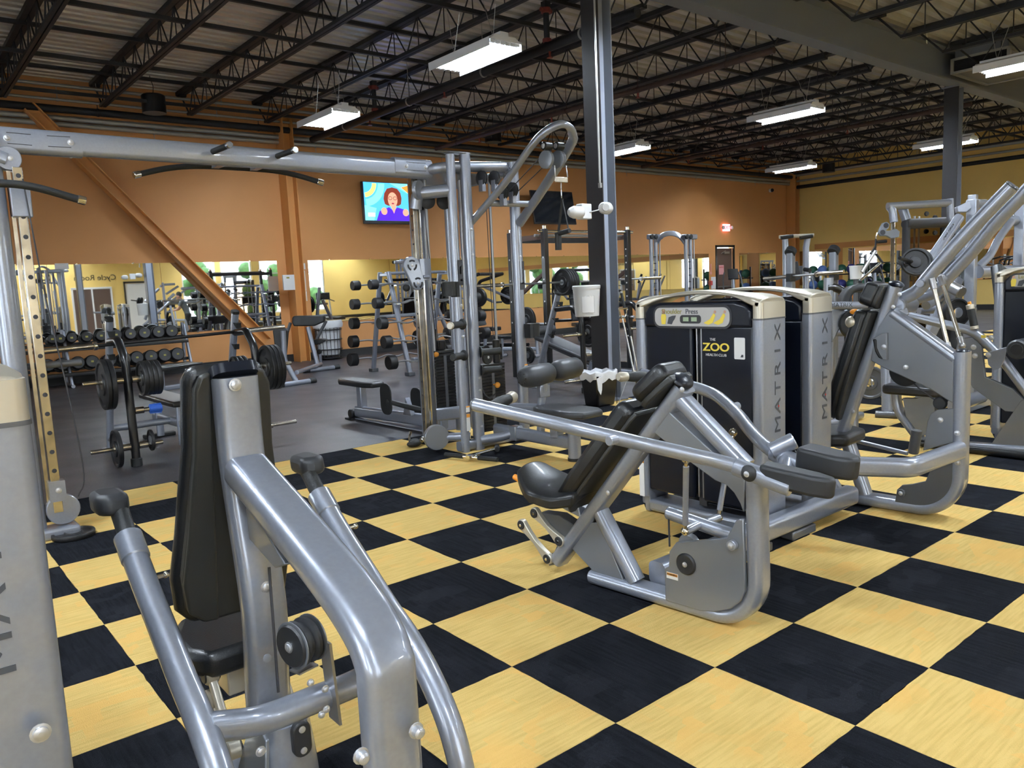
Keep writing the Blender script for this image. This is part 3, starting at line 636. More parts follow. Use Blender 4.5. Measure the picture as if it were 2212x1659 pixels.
        st=O('sticker',MB().prism([P(v0+.0095,L/2-.235*K+a,H-.143+b) for a,b in rrect(.055*K,.095*K,.006,3)],R*-.001),'white_plastic',t)
        O('print',MB().prism([P(v0+.0082,L/2-.247*K+a,H-.182+b) for a,b in ((-.008,-.005),(.008,-.005),(.002,.008),(-.008,.008))],R*-.001),'grey_ink',t)
    return t
def cushion(fr,A,B,th,half,name,material,parent,bev=.02,waist=None):
    """pad whose side profile runs A->B (world points on the median plane), thickness th backward (normal side), width 2*half"""
    d=(B-A).normalized(); n=d.cross(fr.r).normalized()
    return n,d
# ---------------------------------------------------------------- machine 2: the shoulder press in the middle
F2=Fr(.267,-.141,.09)
t2=thing('shoulder_press_machine','silver shoulder press machine with black saddle seat, reclined pad and long handle arms, centre right','gym machine',F2(0,-.4,0))
def at2(x,y,v,put=None): return F2.at('b',x,y,v,put)
def pth(pts,v,put=0,fr=F2,c='b'): return fr.path(c,pts,v,put)
fp=pth([(490,1280),(1420,1512),(1400,690)],-.05)
fp[0].z=fp[1].z=.034
O('main_frame',MB().sweep(fil(fp,.17,12),RT(.10,.062,.028,5),up=F2.r),'silver',t2)
e=fp[0]; O('end_cap',MB().sweep([e,e+F2.f*.006],RT(.092,.054,.024,5),up=F2.r),'rubber',t2)
top=fp[2]; O('upright_cap',MB().sweep([top,top+V((0,0,.012))],RT(.105,.066,.028,5),up=F2.r),'silver_dark',t2)
O('upper_strut',MB().sweep(pth([(985,275),(1345,655)],-.045),RT(.085,.06,.025,4),up=F2.r),'silver',t2)
O('gusset_plate',MB().prism([F2.at('b',x,y,-.04) for x,y in ((850,390),(930,320),(1210,580),(1375,690),(1362,900),(1345,850),(1310,790),(1265,745),(1205,722),(1080,630),(840,435))],F2.r*.07),'plate_grey',t2,.004)
sp=pth([(1000,205),(297,1180)],-.045)
O('backrest_spine',MB().sweep(sp,RT(.09,.065,.02,4),up=F2.r),'silver',t2)
O('seat_post',MB().sweep(pth([(530,900),(735,1300)],-.04),RT(.08,.06,.025,4),up=F2.r),'silver',t2)
O('front_plate',MB().prism([F2.at('b',x,y,-.03) for x,y in ((470,950),(560,960),(700,1305),(590,1285),(545,1255),(385,1085),(400,1040))],F2.r*.06),'plate_grey',t2,.004)
# low cross beam that carries the weight towers
a=V((.34,-.46,.10)); b_=V((1.985,-.46,.10))
O('tower_beam',MB().sweep([a,b_],RT(.09,.105,.028,5),up=(0,1,0)),'silver',t2); O('beam_end_cap',MB().sweep([b_,b_+V((.008,0,0))],RT(.086,.10,.028,5),up=(0,1,0)),'silver',t2)
for x in (1.05,1.45): O('beam_foot',MB().box((x,-.46,.022),(.22,.075,.044)),'silver_dark',t2,.008)
# lower cover plate, pulley, bolts, label
cv=[(925,1392),(920,1215),(944,1202),(948,1118),(985,1068),(1268,1042),(1318,950),(1340,935),(1362,940),(1374,1340),(1345,1400),(1290,1440),(1200,1458),(1120,1452)]
O('pulley_cover',MB().prism([F2.at('b',x,y,-.056) for x,y in cv],F2.r*.018),'plate_grey',t2,.004)
c=F2.at('b',1040,1190,-.060); O('pulley',MB().lathe(c,F2.r,[(-.004,.02),(-.006,.038),(0,.044),(.014,.044)],32),'pad_rubber',t2); bolt(t2,c-F2.r*.006,-F2.r,.008,.006)
c=F2.at('b',1050,1085,-.03); O('pulley',MB().lathe(c,F2.r,[(0,.04),(.006,.046),(.015,.038),(.024,.046),(.03,.04)],28),'plate_grey',t2)
c=F2.at('b',1308,1078,-.058); O('bolt_collar',MB().cyl(c,c-F2.r*.02,.02,16),'silver',t2); bolt(t2,c-F2.r*.02,-F2.r,.009)
c=F2.at('b',965,1256,-.0575); O('warning_label',MB().box(c,(.0012,.054,.026),ax=(F2.r,F2.f,V((0,0,1)))),'white_plastic',t2); O('warning_label',MB().box(c-F2.r*.0008+V((0,0,.0055)),(.001,.050,.011),ax=(F2.r,F2.f,V((0,0,1)))),'label_orange',t2)
text('lettering','WARNING',.010,c-F2.r*.0018+V((0,0,.0055)),-F2.f,(0,0,1),'ink',t2)
O('cable',MB().cyl(F2.at('b',945,935,-.02),F2.at('b',950,1090,-.02),.004,8,0),'ink',t2)
# drive lever and link rods
la,lb=F2.at('b',945,902,0),F2.at('b',1300,1025,0); O('drive_lever',MB().tube([la,lb],.027,18),'silver',t2); O('lever_cap',MB().cyl(la,la+(la-lb).normalized()*.006,.024,16),'silver_dark',t2)
lc=la.lerp(lb,.52)
rb=[F2.at('b',1038,1005,-.10),F2.at('b',1222,930,.10)]; O('lever_crossbar',MB().tube([rb[0],lc-F2.r*.03,rb[1]],.018,14),'silver',t2)
rt=[F2.at('b',1043,600,-.17),F2.at('b',1305,452,.235)]
for k in (0,1):
    d=(rt[k]-rb[k]).normalized(); O('link_rod',MB().cyl(rb[k]+d*.03,rt[k]-d*.03,.0115,12),'silver',t2)
    for p_ in (rb[k],rt[k]): O('rod_joint',MB().ell(p_,(.018,.018,.018),12,8).cyl(p_-d*.035 if p_ is rt[k] else p_+d*.035,p_,.008,10),'chrome_worn',t2)
# arms: mirror pair, bowed outward toward the handles
apts=[(.575,.10,.878),(.53,-.205,.839),(.51,-.293,.826),(.475,-.378,.808),(.37,-.524,.763),(.265,-.639,.722),(.185,-.735,.690),(.135,-.82,.664)]
for s in(-1,1):
    pts=smooth([F2(s*a*.97,b,c) for a,b,c in apts],5); am=O('press_arm',MB().tube(pts,.0265,18),'silver',t2)
    end=pts[0]; d0=(pts[0]-pts[1]).normalized(); O('arm_cap',MB().cyl(end,end+d0*.012,.0265,18),'silver_dark',t2)
    p1,p2=F2(s*.14,-.80,.668),F2(s*.115,-1.0,.615); O('arm_sleeve',MB().cyl(p1,p2,.033,20),'silver',t2)
    # pivot hub toward the centre
    O('pivot_hub',MB().cyl(F2(s*.135,-.86,.653),F2(s*.02,-.90,.60),.030,18),'silver',t2)
    c=F2(s*.155,-.865,.655); O('pivot_bolt',MB().lathe(c,F2.r*s,[(0,.028),(.008,.03),(.018,.022),(.022,.012)],22),'pad_rubber',t2); bolt(t2,c+F2.r*s*.02,F2.r*s,.008,.006)
    # boss outside
    bp=F2(s*.40,-.48,.777); q_=F2(s*.43,-.50,.79)
    O('arm_boss',MB().cyl(bp,bp+(F2.r*s*.05+V((0,0,0))),.018,14),'silver',t2)
    # handle grips pointing inward/forward with champagne ends
    ha=F2(s*.555,.03,.868); hb=F2(s*.37,.085,.885); dd=(hb-ha).normalized()
    O('grip',MB().lathe(ha,dd,[(.01,.019),(.03,.021),(.09,.027),(.14,.024),(.165,.020)],16),'rubber',t2); O('grip_cap',MB().lathe(ha,dd,[(.165,.022),(.20,.025),(.215,.018)],16),'champagne',t2); O('grip_cap',MB().lathe(ha,dd,[(-.012,.02),(.012,.023)],16),'champagne',t2)
# rear rubber pads (as sighted, mirrored)
def pad_end(a,b,w,h,parent,frm,upv,material='pad_rubber',bev=.014):
    d=(b-a).normalized(); side=d.cross(upv).normalized(); up=side.cross(d).normalized(); L=(b-a).length
    out=[(0,-w*.42),(L*.12,-w*.5),(L*.72,-w*.5),(L*.95,-w*.28),(L,0),(L*.95,w*.28),(L*.72,w*.5),(L*.12,w*.5),(0,w*.42)]
    return O('end_pad',MB().prism([a+d*x+side*y-up*h/2 for x,y in out],up*h),material,parent,bev,3)
pad_end(F2.at('b',1465,672,-.115),F2.at('b',1882,770,-.085),.085,.072,t2,F2,V((0,0,1)))
pad_end(F2.at('b',1690,578,.115),F2.at('b',2010,660,.10),.115,.082,t2,F2,V((0,0,1)))
O('pad_tube',MB().cyl(F2(-.12,-.98,.62),F2.at('b',1500,680,-.115),.026,16),'silver',t2); O('pad_tube',MB().cyl(F2(.12,-.98,.62),F2.at('b',1720,590,.115),.028,16),'silver',t2)
c=F2.at('b',1585,520,.12); O('arm_fitting',MB().cyl(F2.at('b',1515,560,.11),F2.at('b',1650,495,.16),.032,18),'silver',t2)
# pads
def slab(fr,A,B,th,hw,name,m,par,bev,front=True,taper=1.0,off=0):
    d=(B-A).normalized(); n=fr.r.cross(d).normalized(); n=n if n.dot(fr.f)>0 else -n      # n points to the user's side
    A=A+n*off;B=B+n*off; L=(B-A).length
    ot=[(-hw*.86*taper,0),(-hw*taper,.04),(-hw,L*.72),(-hw*.9,L*.93),(-hw*.6,L),(hw*.6,L),(hw*.9,L*.93),(hw,L*.72),(hw*taper,.04),(hw*.86*taper,0)]
    return O(name,MB().prism([A+fr.r*a+d*b for a,b in ot],n*th),m,par,bev,3)
A=F2.at('b',835,375,-.045,0); B=F2.at('b',440,925,-.045,0)
slab(F2,A,B,.02,.118,'pad_shell','shell',t2,.006,off=.03,taper=.9); slab(F2,A,B,.085,.13,'back_pad','vinyl',t2,.026,off=.045,taper=.9)
A=F2.at('b',1010,180,-.045,0); B=F2.at('b',850,345,-.045,0)
slab(F2,A,B,.03,.10,'head_pad_shell','shell',t2,.008,off=.02,taper=.85); slab(F2,A,B,.075,.11,'head_pad','vinyl',t2,.026,off=.045,taper=.85)
c=F2.at('b',1020,160,0); O('spine_cap',MB().ell(c,(.058,.045,.022),18,8,ax=(F2.r,(sp[0]-sp[1]).normalized().cross(F2.r),(sp[0]-sp[1]).normalized())),'black_gloss',t2)
for x,y in ((1020,212),(605,790)): bolt(t2,F2.at('b',x,y,-.047),-F2.r,.008,.005)
# saddle seat
def saddle(fr,u0,u1,hw,z0,parent,th=.055,m='vinyl',nose=.07):
    def fn(a,b):
        u=u0+(u1-u0)*a; w=hw*(.62+.38*math.sin(PI*min(1,a*1.05+.12))**.6) if a<.6 else hw*(1-.45*((a-.6)/.4)**1.5)
        v=(b*2-1)*w; z=z0+nose*max(0,(a-.55)/.45)**1.6+.03*max(0,(.3-a)/.3)-.035*(b*2-1)**2*(1-a*.3)
        return fr(v,u,z)
    return O('seat',MB().grid(fn,14,12,(0,0,-th)),m,parent,.014,3)
saddle(F2,-.03,.36,.17,.44,t2)
O('seat_carriage',MB().prism([F2(-.04,.05,.40),F2(-.04,.28,.40),F2(-.04,.20,.34),F2(-.04,.02,.30)],F2.r*.08),'silver',t2,.006)
def dogbone(fr,a,b,v,parent,r=.027,w=.018,th=.024,c='b'):
    A=fr.at(c,*a,v); B=fr.at(c,*b,v); d=(B-A).normalized(); n=d.cross(fr.r).normalized(); L=(B-A).length; P=[]
    for k in range(9): t=math.radians(60+k*30); P.append(A+d*r*math.cos(t)+n*r*math.sin(t))
    P+= [A+d*(L*.25)-n*w*.9,A+d*(L*.5)-n*w*.6,A+d*(L*.75)-n*w*.9]
    for k in range(9): t=math.radians(240+k*30); P.append(B+d*r*math.cos(t)+n*r*math.sin(t))
    P+= [A+d*(L*.75)+n*w*.9,A+d*(L*.5)+n*w*.6,A+d*(L*.25)+n*w*.9]
    lk=O('seat_link',MB().prism(P,fr.r*th),'champagne',parent,.003)
    for p_ in (A,B): O('link_cap',MB().cyl(p_-fr.r*.005,p_+fr.r*.002,r*.82,20),'pad_rubber',lk); O('bolt',MB().cyl(p_-fr.r*.008,p_-fr.r*.004,.007,8),'chrome',lk)
dogbone(F2,(118,970),(262,1160),-.055,t2); dogbone(F2,(190,905),(328,1062),-.055,t2); dogbone(F2,(118,970),(262,1160),.035,t2); dogbone(F2,(190,905),(328,1062),.035,t2)
O('link_axle',MB().cyl(F2.at('b',328,1062,-.05),F2.at('b',328,1062,-.05,.06),.016,12),'silver_dark',t2)
O('link_axle',MB().cyl(F2.at('b',262,1160,-.05),F2.at('b',262,1160,-.05,.06),.016,12),'silver_dark',t2)
O('seat_bracket',MB().prism([F2.at('b',x,y,-.03) for x,y in ((225,900),(330,915),(440,990),(330,1190),(270,1200),(320,1080),(300,1000))],F2.r*.06),'silver_dark',t2,.004)
O('seat_lever',MB().cyl(F2.at('b',118,722,-.06),F2.at('b',80,698,-.06),.014,10),'orange_plastic',t2,.004)
# ---------------------------------------------------------------- its weight tower, and the twin behind it
class Sub(Fr):
    def __init__(s,o,f): s.o=V(o); s.f=V(f).normalized(); s.r=V((s.f.y,-s.f.x,0))
tw2=tower('black and silver weight tower with shoulder press placard and yellow club badge',Sub((1.225,-.40,0),(0,1,0)),W=.22,L=.82,K=1.15,H=1.118,side=-1,placard=('Shoulder','Press'))
c=atY('b',786,700,.405); O('warning_label',MB().box((1.222,.39,c.z),(.004,.035,.22)),'paper',tw2); O('warning_label',MB().box((1.220,.39,c.z+.10),(.004,.035,.025)),'label_orange',tw2)
tower('second weight tower standing right behind the one with the yellow badge',Sub((1.68,-.40,0),(0,1,0)),W=.22,L=.80,K=1.15,H=1.12,side=-1)
# ---------------------------------------------------------------- machine 1: triceps press seen from behind, left foreground
F1=Fr(-1.47,0,0); t1=thing('triceps_press_machine','large silver press machine seen from behind in the left foreground, tall black backrest','gym machine',F1(0,-1,0))
sp=[F1.at('a',955,62,0),F1.at('a',990,430,0),F1.at('a',1075,1000,0),F1.at('a',1095,1400,0)]; sp.append(V((sp[-1].x,sp[-1].y-.01,.03)))
O('backrest_spine',MB().sweep(smooth(sp,5),RT(.105,.06,.022,4),up=F1.r),'silver',t1)
ms=[F1.at('a',1005,440,0)]+[F1.at('a',x,y,0) for x,y in ((1300,795),(1470,1020),(1560,1200),(1585,1420))]; ms.append(V((ms[-1].x,ms[-1].y,.03)))
ms=smooth(ms,6)
O('main_frame',MB().sweep(ms,RT(.105,.072,.026,5),up=F1.r),'silver',t1)
O('base_beam',MB().sweep([F1(0,-1.40,.036),F1(0,-.35,.036)],RT(.10,.07,.025,4),up=F1.r),'silver',t1)
O('plinth',MB().prism([F1(-.10,-.95,.0),F1(.10,-.95,.0),F1(.12,-.62,.0),F1(-.12,-.62,.0)],(0,0,.05)),'silver',t1,.01)
O('spine_plinth',MB().sweep(smooth([F1(0,-.86,.36),F1(.0,-.84,.22),F1(0,-.80,.03)],5),RT(.13,.12,.04,5),up=F1.r,scale=[.75+.06*i for i in range(11)]),'silver',t1)
O('plinth_cover',MB().prism([F1(-.115,-.66,.0),F1(-.115,-.93,.0),F1(-.06,-.88,.33),F1(-.05,-.78,.36)],F1.r*.012),'plate_grey',t1,.003)
c=F1.au('a',958,97,-.765); bolt(t1,c,-F1.f,.011,.008)
O('spine_cap',MB().sweep([sp[0],sp[0]+V((0,0.01,.022))],RT(.107,.075,.025,4),up=F1.r),'black_gloss',t1)
# backrest
def plane_pt(x,y,u0,u1):      # plane leaning with the spine
    a=F1.au('a',x,y,u0); b=F1.au('a',x,y,u1); return a
A=F1(0,-.715,1.175); B=F1(0,-.60,.52); dd=(B-A).normalized(); nn=F1.r.cross(dd).normalized(); nn=nn if nn.y>0 else -nn; LL=(B-A).length
def outl(k,grow=0): 
    L=[(.080,0),(.098,.05),(.104,.30),(.128,.62),(.145,.80),(.138,.93),(.10,1.0)]; L=[(w+grow,s*LL+(grow if s>.5 else -grow)) for w,s in L]
    return [A+F1.r*w+dd*s+nn*k for w,s in L]+[A-F1.r*w+dd*s+nn*k for w,s in L[::-1]]
O('backrest_shell',MB().prism(outl(-.0,-.012),nn*.04),'shell',t1,.012,3)
for s in(-1,1):
    L=[(.052,.0),(.076,.01),(.090,.06),(.095,.30),(.118,.62),(.134,.80),(.125,.92),(.085,.97),(.052,.975)]
    O('shell_panel',MB().prism([A+F1.r*s*w+dd*q*LL-nn*.008 for w,q in L],nn*.02),'shell',t1,.007,3)
O('back_pad',MB().prism(outl(.035,.004),nn*.045),'vinyl',t1,.02,3)
# arms
AP=[(-.612,.800),(-.717,.723),(-.839,.647),(-.951,.577),(-1.041,.528),(-1.125,.462),(-1.195,.375),(-1.235,.27),(-1.25,.16),(-1.255,.09)]
for s in(-1,1):
    pts=smooth([F1(s*.242,a,b) for a,b in AP],5); O('press_arm',MB().tube(pts,.0285,20),'silver',t1)
    d0=(pts[0]-pts[4]).normalized(); O('arm_collar',MB().cyl(pts[0]-d0*.07,pts[0]+d0*.005,.0315,20),'silver',t1)
    g0=pts[0]; g1=F1(s*.242,-.535,.868) ; O('arm_rod',MB().cyl(g0-d0*.01,g1,.021,16),'rubber',t1)
    c=g1; tip=F1(s*.30,-.42,.90)
    O('palm_pad',MB().prism([c+V((s*a,b,z)) for a,b,z in ((-.024,-.035,-.022),(.026,-.048,-.022),(.052,-.025,-.022),(.052,.045,-.022),(.03,.07,-.022),(-.024,.05,-.022))],(0,.008,.05)),'pad_rubber',t1,.016,3)
    O('lock_pin',MB().cyl(pts[5]+F1.r*.02,pts[5]+F1.r*.045,.005,8).ell(pts[5]+F1.r*.048,(.008,.008,.008),8,6),'chrome_worn',t1)
    O('floor_pivot',MB().cyl(F1(s*.20,-1.255,.06),F1(s*.285,-1.255,.06),.045,20),'silver',t1)
O('pivot_axle',MB().cyl(F1(-.21,-1.255,.06),F1(.21,-1.255,.06),.025,14),'silver',t1)
cb=smooth([F1(-.24,-1.06,.515),F1(-.12,-1.03,.47),F1(.0,-1.025,.465),F1(.12,-1.03,.47),F1(.24,-1.06,.515)],6)
O('arm_crossbar',MB().tube(cb,.030,18),'silver',t1)
# pulley in its bracket on the crossbar
pc=F1(.0,-1.035,.625)
pc=F1.au('a',1225,1145,-1.02); ax=V((1,.25,0)).normalized()
O('pulley_bracket',MB().lathe(pc-ax*.022,ax,[(0,.052),(.003,.052)],28).lathe(pc+ax*.028,ax,[(0,.052),(.003,.052)],28),'plate_grey',t1)
O('pulley',MB().lathe(pc-ax*.03,ax,[(0,.02),(.001,.044),(.006,.047)],28).lathe(pc-ax*.016,ax,[(0,.05),(.008,.05),(.014,.041),(.022,.041),(.028,.05),(.036,.05)],28),'pad_rubber',t1); bolt(t1,pc-ax*.03,-ax,.009,.006)
pb=F1.au('a',1330,1290,-1.03)
O('bracket_strap',MB().box(pc+ax*.003+V((0,0,-.06)),(.05,.035,.004),ax=(ax,ax.cross(V((0,0,1))),V((0,0,1)))).box(pb+V((0,-.02,.0)),(.006,.05,.19),ax=(V((1,0,0)),V((0,1,0)),V((-.05,0,1)))),'steel_bar',t1)
for x,y in ((1325,1335),(1330,1418),(1265,1310),(1310,1440)): bolt(t1,F1.au('a',x,y,-1.07),-F1.f,.006,.008)
# cable on the spine, gusset, slot cover
O('cable',MB().cyl(F1.au('a',1097,840,-.845),F1.au('a',1135,1350,-.90),.0035,8,0),'ink',t1)
O('gusset_plate',MB().prism([F1.at('a',x,y,-.04) for x,y in ((1000,600),(1020,590),(1160,830),(1120,845),(1080,800),(1015,725))],F1.r*.08),'plate_grey',t1,.003)
for x,y,u in ((1083,748,-.85),(1086,920,-.845)): bolt(t1,F1.au('a',x,y,u),-F1.f,.010,.008)
for x,y in ((1088,1210),(1133,1197)): O('eyelet',MB().lathe(F1.au('a',x,y,-.842),-F1.f,[(0,.010),(.003,.010),(.004,.006)],14),'silver',t1)
c=F1.au('a',1220,1530,-.90); O('slot_cover',MB().prism([c+V((a,0,b)) for a,b in rrect(.045,.085,.021,5)],(0,-.02,0)),'pad_rubber',t1,.004)
for dz in (-.026,.026): bolt(t1,c+V((0,-.02,dz)),-F1.f,.006,.004)
for x,y in ((1062,1590),): bolt(t1,F1.au('a',x,y,-.90),-F1.f,.009,.008)
for x,y in ((1470,1608),(1695,1505)): bolt(t1,F1.au('a',x,y,-1.42),-F1.f,.011,.018)
# seat with links
def seatpad(fr,u0,u1,hw,z,par,m='vinyl',th=.07):
    P=[(-hw*.7,u0),(hw*.7,u0),(hw,u0+.07),(hw,u1-.12),(hw*.6,u1),(-hw*.6,u1),(-hw,u1-.12),(-hw,u0+.07)]
    return O('seat',MB().prism([fr(a,b,z-th) for a,b in P],(0,0,th)),m,par,.022,3)
seatpad(F1,-.64,-.34,.135,.465,t1)
O('seat_slider',MB().prism([F1(-.05,-.62,.40),F1(-.05,-.30,.40),F1(-.05,-.45,.33),F1(-.05,-.62,.33)],F1.r*.10),'champagne',t1,.004)
for s in(-1,1):
    for (a,b,h1,h2) in ((-.60,-.72,.40,.31),(-.66,-.60,.25,.39)):
        A_,B_=F1(s*.085,a,h1),F1(s*.085,b,h2-.06); d=(B_-A_).normalized()
        l=O('seat_link',MB().cyl(A_-F1.r*.016,A_+F1.r*.016,.027,20).cyl(B_-F1.r*.016,B_+F1.r*.016,.027,20).bar(A_,B_,.022,.022),'champagne',t1)
        for q in (A_,B_): O('link_cap',MB().cyl(q-F1.r*.020,q-F1.r*.015,.021,18).cyl(q+F1.r*.015,q+F1.r*.020,.021,18),'pad_rubber',l)
# its weight tower at the left edge
tw=tower('tall silver weight tower cut by the left edge of the photo, beige cap',Sub((-1.937,-1.10,0),(0,1,0)),W=.26,L=.72,H=1.155,side=1,lv=.084,lz=.79)
O('cover_plate',MB().prism([V((-2.27,-1.106,.0)),V((-1.955,-1.106,.0)),V((-1.955,-1.106,.50)),V((-1.985,-1.106,.56)),V((-2.27,-1.106,.47))],(0,-.02,0)),'silver',tw,.006); bolt(tw,atY('a',165,1515,-1.126),(0,-1,0),.012,.008)
# ---------------------------------------------------------------- machine 3: reclined press, right
F3=Fr(2.18,-.42,.09); t3=thing('incline_press_machine','silver incline press machine with reclined black pad and big side plate, right of two towers','gym machine',F3(0,0,0))
def a3(c,x,y,v,put=None): return F3.at(c,x,y,v,put)
fp=[a3('c',570,745,-.05,0),a3('c',1515,905,-.05,0),a3('d',1500,1030,-.05,0)]; fp[0].z=fp[1].z=.036
O('main_frame',MB().sweep(fil(fp,.2,12),RT(.115,.066,.028,5),up=F3.r),'silver',t3)
O('upright_cap',MB().ell(fp[2],(.056,.034,.018),16,6,ax=(F3.r,F3.f,V((0,0,1)))),'black_gloss',t3)
O('seat_post',MB().sweep([a3('c',505,190,-.04,0),a3('c',680,715,-.04,0)],RT(.09,.065,.025,4),up=F3.r),'silver',t3)
sp=[a3('i',1440,585,-.045,0),a3('i',1095,1540,-.045,0)]
O('backrest_spine',MB().sweep(sp,RT(.09,.06,.02,4),up=F3.r),'silver',t3)
for x,y in ((1478,640),(1440,715),(1205,1330)): bolt(t3,a3('i',x,y,-.047),-F3.r,.008,.005)
O('spine_cap',MB().ell(sp[0],(.055,.04,.02),18,8,ax=(F3.r,(sp[0]-sp[1]).normalized().cross(F3.r),(sp[0]-sp[1]).normalized())),'black_gloss',t3)
A=a3('i',1425,600,-.045,0);B=a3('i',1375,735,-.045,0); slab(F3,A,B,.03,.105,'head_pad_shell','shell',t3,.008,off=.02,taper=.85); slab(F3,A,B,.075,.115,'head_pad','vinyl',t3,.026,off=.045,taper=.85)
A=a3('i',1365,755,-.045,0);B=a3('i',1165,1390,-.045,0); slab(F3,A,B,.025,.13,'pad_shell','shell',t3,.006,off=.028,taper=.85); slab(F3,A,B,.07,.14,'back_pad','vinyl',t3,.022,off=.05,taper=.85)
O('side_plate',MB().prism([a3('d',x,y,-.045) for x,y in ((715,575),(760,570),(1435,1080),(1430,1600),(1330,1540),(1160,1430),(940,1330),(660,1205),(515,1120),(545,870),(590,740))],F3.r*.085),'plate_grey',t3,.006)
O('upper_strut',MB().sweep([a3('d',740,600,-.045,0),a3('d',1440,1110,-.045,0)],RT(.10,.05,.022,4),up=F3.r),'silver',t3)
O('stop_bracket',MB().prism([a3('d',x,y,-.075) for x,y in ((530,880),(640,822),(692,815),(692,1115),(650,1110),(600,1070))],F3.r*.04),'plate_grey',t3,.003); O('stop_pad',MB().prism([a3('d',x,y,-.082) for x,y in ((535,885),(575,885),(580,980),(615,1060),(650,1108),(600,1090),(560,1020))],F3.r*.05),'rubber',t3,.006)
for x,y in ((662,970),(905,1195)): bolt(t3,a3('d',x,y,-.078),-F3.r,.010,.008)
c=a3('d',890,1240,.0); O('cam_pulley',MB().lathe(c,F3.r,[(0,.075),(.005,.082),(.012,.07),(.02,.082),(.025,.075)],36),'rubber',t3)
c=a3('d',1290,1590,.0); O('pulley',MB().lathe(c-F3.r*.02,F3.r,[(0,.028),(.005,.034),(.014,.028),(.02,.034)],24),'pad_rubber',t3)
O('cable',MB().tube([a3('d',960,1345,-.0),a3('d',1060,1435,0),a3('d',1340,1640,0)],.004,8),'ink',t3)
O('upper_cover',MB().prism([a3('i',x,y,-.05) for x,y in ((1615,1560),(1640,1390),(1660,1345),(1700,1318),(1830,1312),(1830,1500))],F3.r*.02),'plate_grey',t3,.003); bolt(t3,a3('i',1717,1380,-.052),-F3.r,.011)
O('lower_cover',MB().prism([a3('c',x,y,-.052) for x,y in ((965,772),(985,655),(1030,615),(1120,607),(1240,580),(1280,490),(1560,330),(1560,560),(1480,720),(1330,800),(1100,795))],F3.r*.02),'silver_dark',t3,.003); c=a3('c',1030,680,-.055); O('bolt_collar',MB().cyl(c,c-F3.r*.02,.022,8),'silver_dark',t3); bolt(t3,c-F3.r*.02,-F3.r,.009)
for x,y in ((1525,148),(1527,410)): bolt(t3,a3('c',x,y,-.07),-F3.r,.011,.012)
# beam from the upright toward the tower, with a bend
a=a3('c',1545,300,-.05); z=a.z; b=V((a.x-.42,a.y+.02,z-.02)); c=V((b.x-.34,b.y+.42,z-.02)); pts=fil([a,atZ('c',1110,460,z),atZ('c',640,445,z)],.1,6)
O('tower_beam',MB().sweep(pts,RT(.095,.07,.03,5),up=(0,0,1)),'silver',t3)
# damper and rod behind
O('damper',MB().cyl(a3('c',1165,120,.12),a3('c',1130,330,.12),.028,16),'silver_dark',t3); O('damper_rod',MB().cyl(a3('c',575,205,.2),a3('c',1080,330,.12),.012,10),'silver',t3)
# arms
def armp(cp,v,r,nm='press_arm'):
    pts=[a3(c,x,y,v) for c,x,y in cp]; return O(nm,MB().tube(smooth(pts,5),r,18),'silver',t3),pts
_,pa=armp([('e',540,1520),('e',640,1480),('e',760,1420),('e',850,1340),('e',930,1230),('e',1300,800),('e',1680,395),('e',2045,20)],.10,.036)
_,pb=armp([('e',700,1590),('e',800,1490),('e',1000,1420),('e',1120,1330),('e',1200,1220),('e',1500,900),('e',1850,480),('e',2208,110),('e',2500,-220)],.38,.036)
d=(pa[-1]-pa[-2]).normalized(); O('arm_cap',MB().cyl(pa[-1],pa[-1]+d*.012,.036,18),'silver_dark',t3)
c=a3('d',1100,265,.10); O('arm_boss',MB().cyl(c,c-F3.r*.06,.022,14),'silver',t3); c=a3('d',1300,215,.34); O('arm_boss',MB().cyl(c,c+F3.r*.08,.028,14),'silver',t3); bolt(t3,c,-F3.r,.018,.01)
for (x0,y0,x1,y1,v) in ((1210,290,1370,960,.06),(1310,260,1510,900,.3)):
    p0,p1=a3('d',x0,y0,v),a3('d',x1,y1,v*.6); d=(p1-p0).normalized(); O('link_rod',MB().cyl(p0,p1,.0115,12),'chrome_worn',t3)
    O('rod_joint',MB().cyl(p0-d*.04,p0+d*.02,.017,10).ell(p1+d*.03,(.018,.018,.018),10,8).cyl(p1-d*.02,p1+d*.02,.016,10),'steel_bar',t3)
O('pivot_block',MB().cyl(a3('d',800,520,.02),a3('d',960,500,.34),.045,18),'silver',t3); O('pivot_post',MB().cyl(a3('d',830,560,.05),a3('d',860,640,.05),.04,16),'silver',t3)
O('seat_lever',MB().ell(a3('d',340,580,-.08),(.028,.02,.016),12,8,ax=(F3.f,F3.r,V((0,0,1)))).cyl(a3('d',370,590,-.08),a3('d',440,605,-.05),.006,8),'orange_plastic',t3)
c=a3('d',305,695,-.10); O('range_knob',MB().ell(c,(.034,.034,.034),16,10),'champagne',t3); O('range_arm',MB().cyl(c,c+F3.r*.12,.016,12),'silver',t3)
seatpad(F3,.02,.42,.18,.42,t3); O('seat_support',MB().sweep([F3(0,.30,.35),F3(0,.12,.04)],RT(.07,.05,.02),up=F3.r),'silver',t3)
O('roller',MB().cyl(a3('c',400,215,-.06),a3('c',400,215,-.06)-F3.r*.03,.022,16),'champagne',t3)
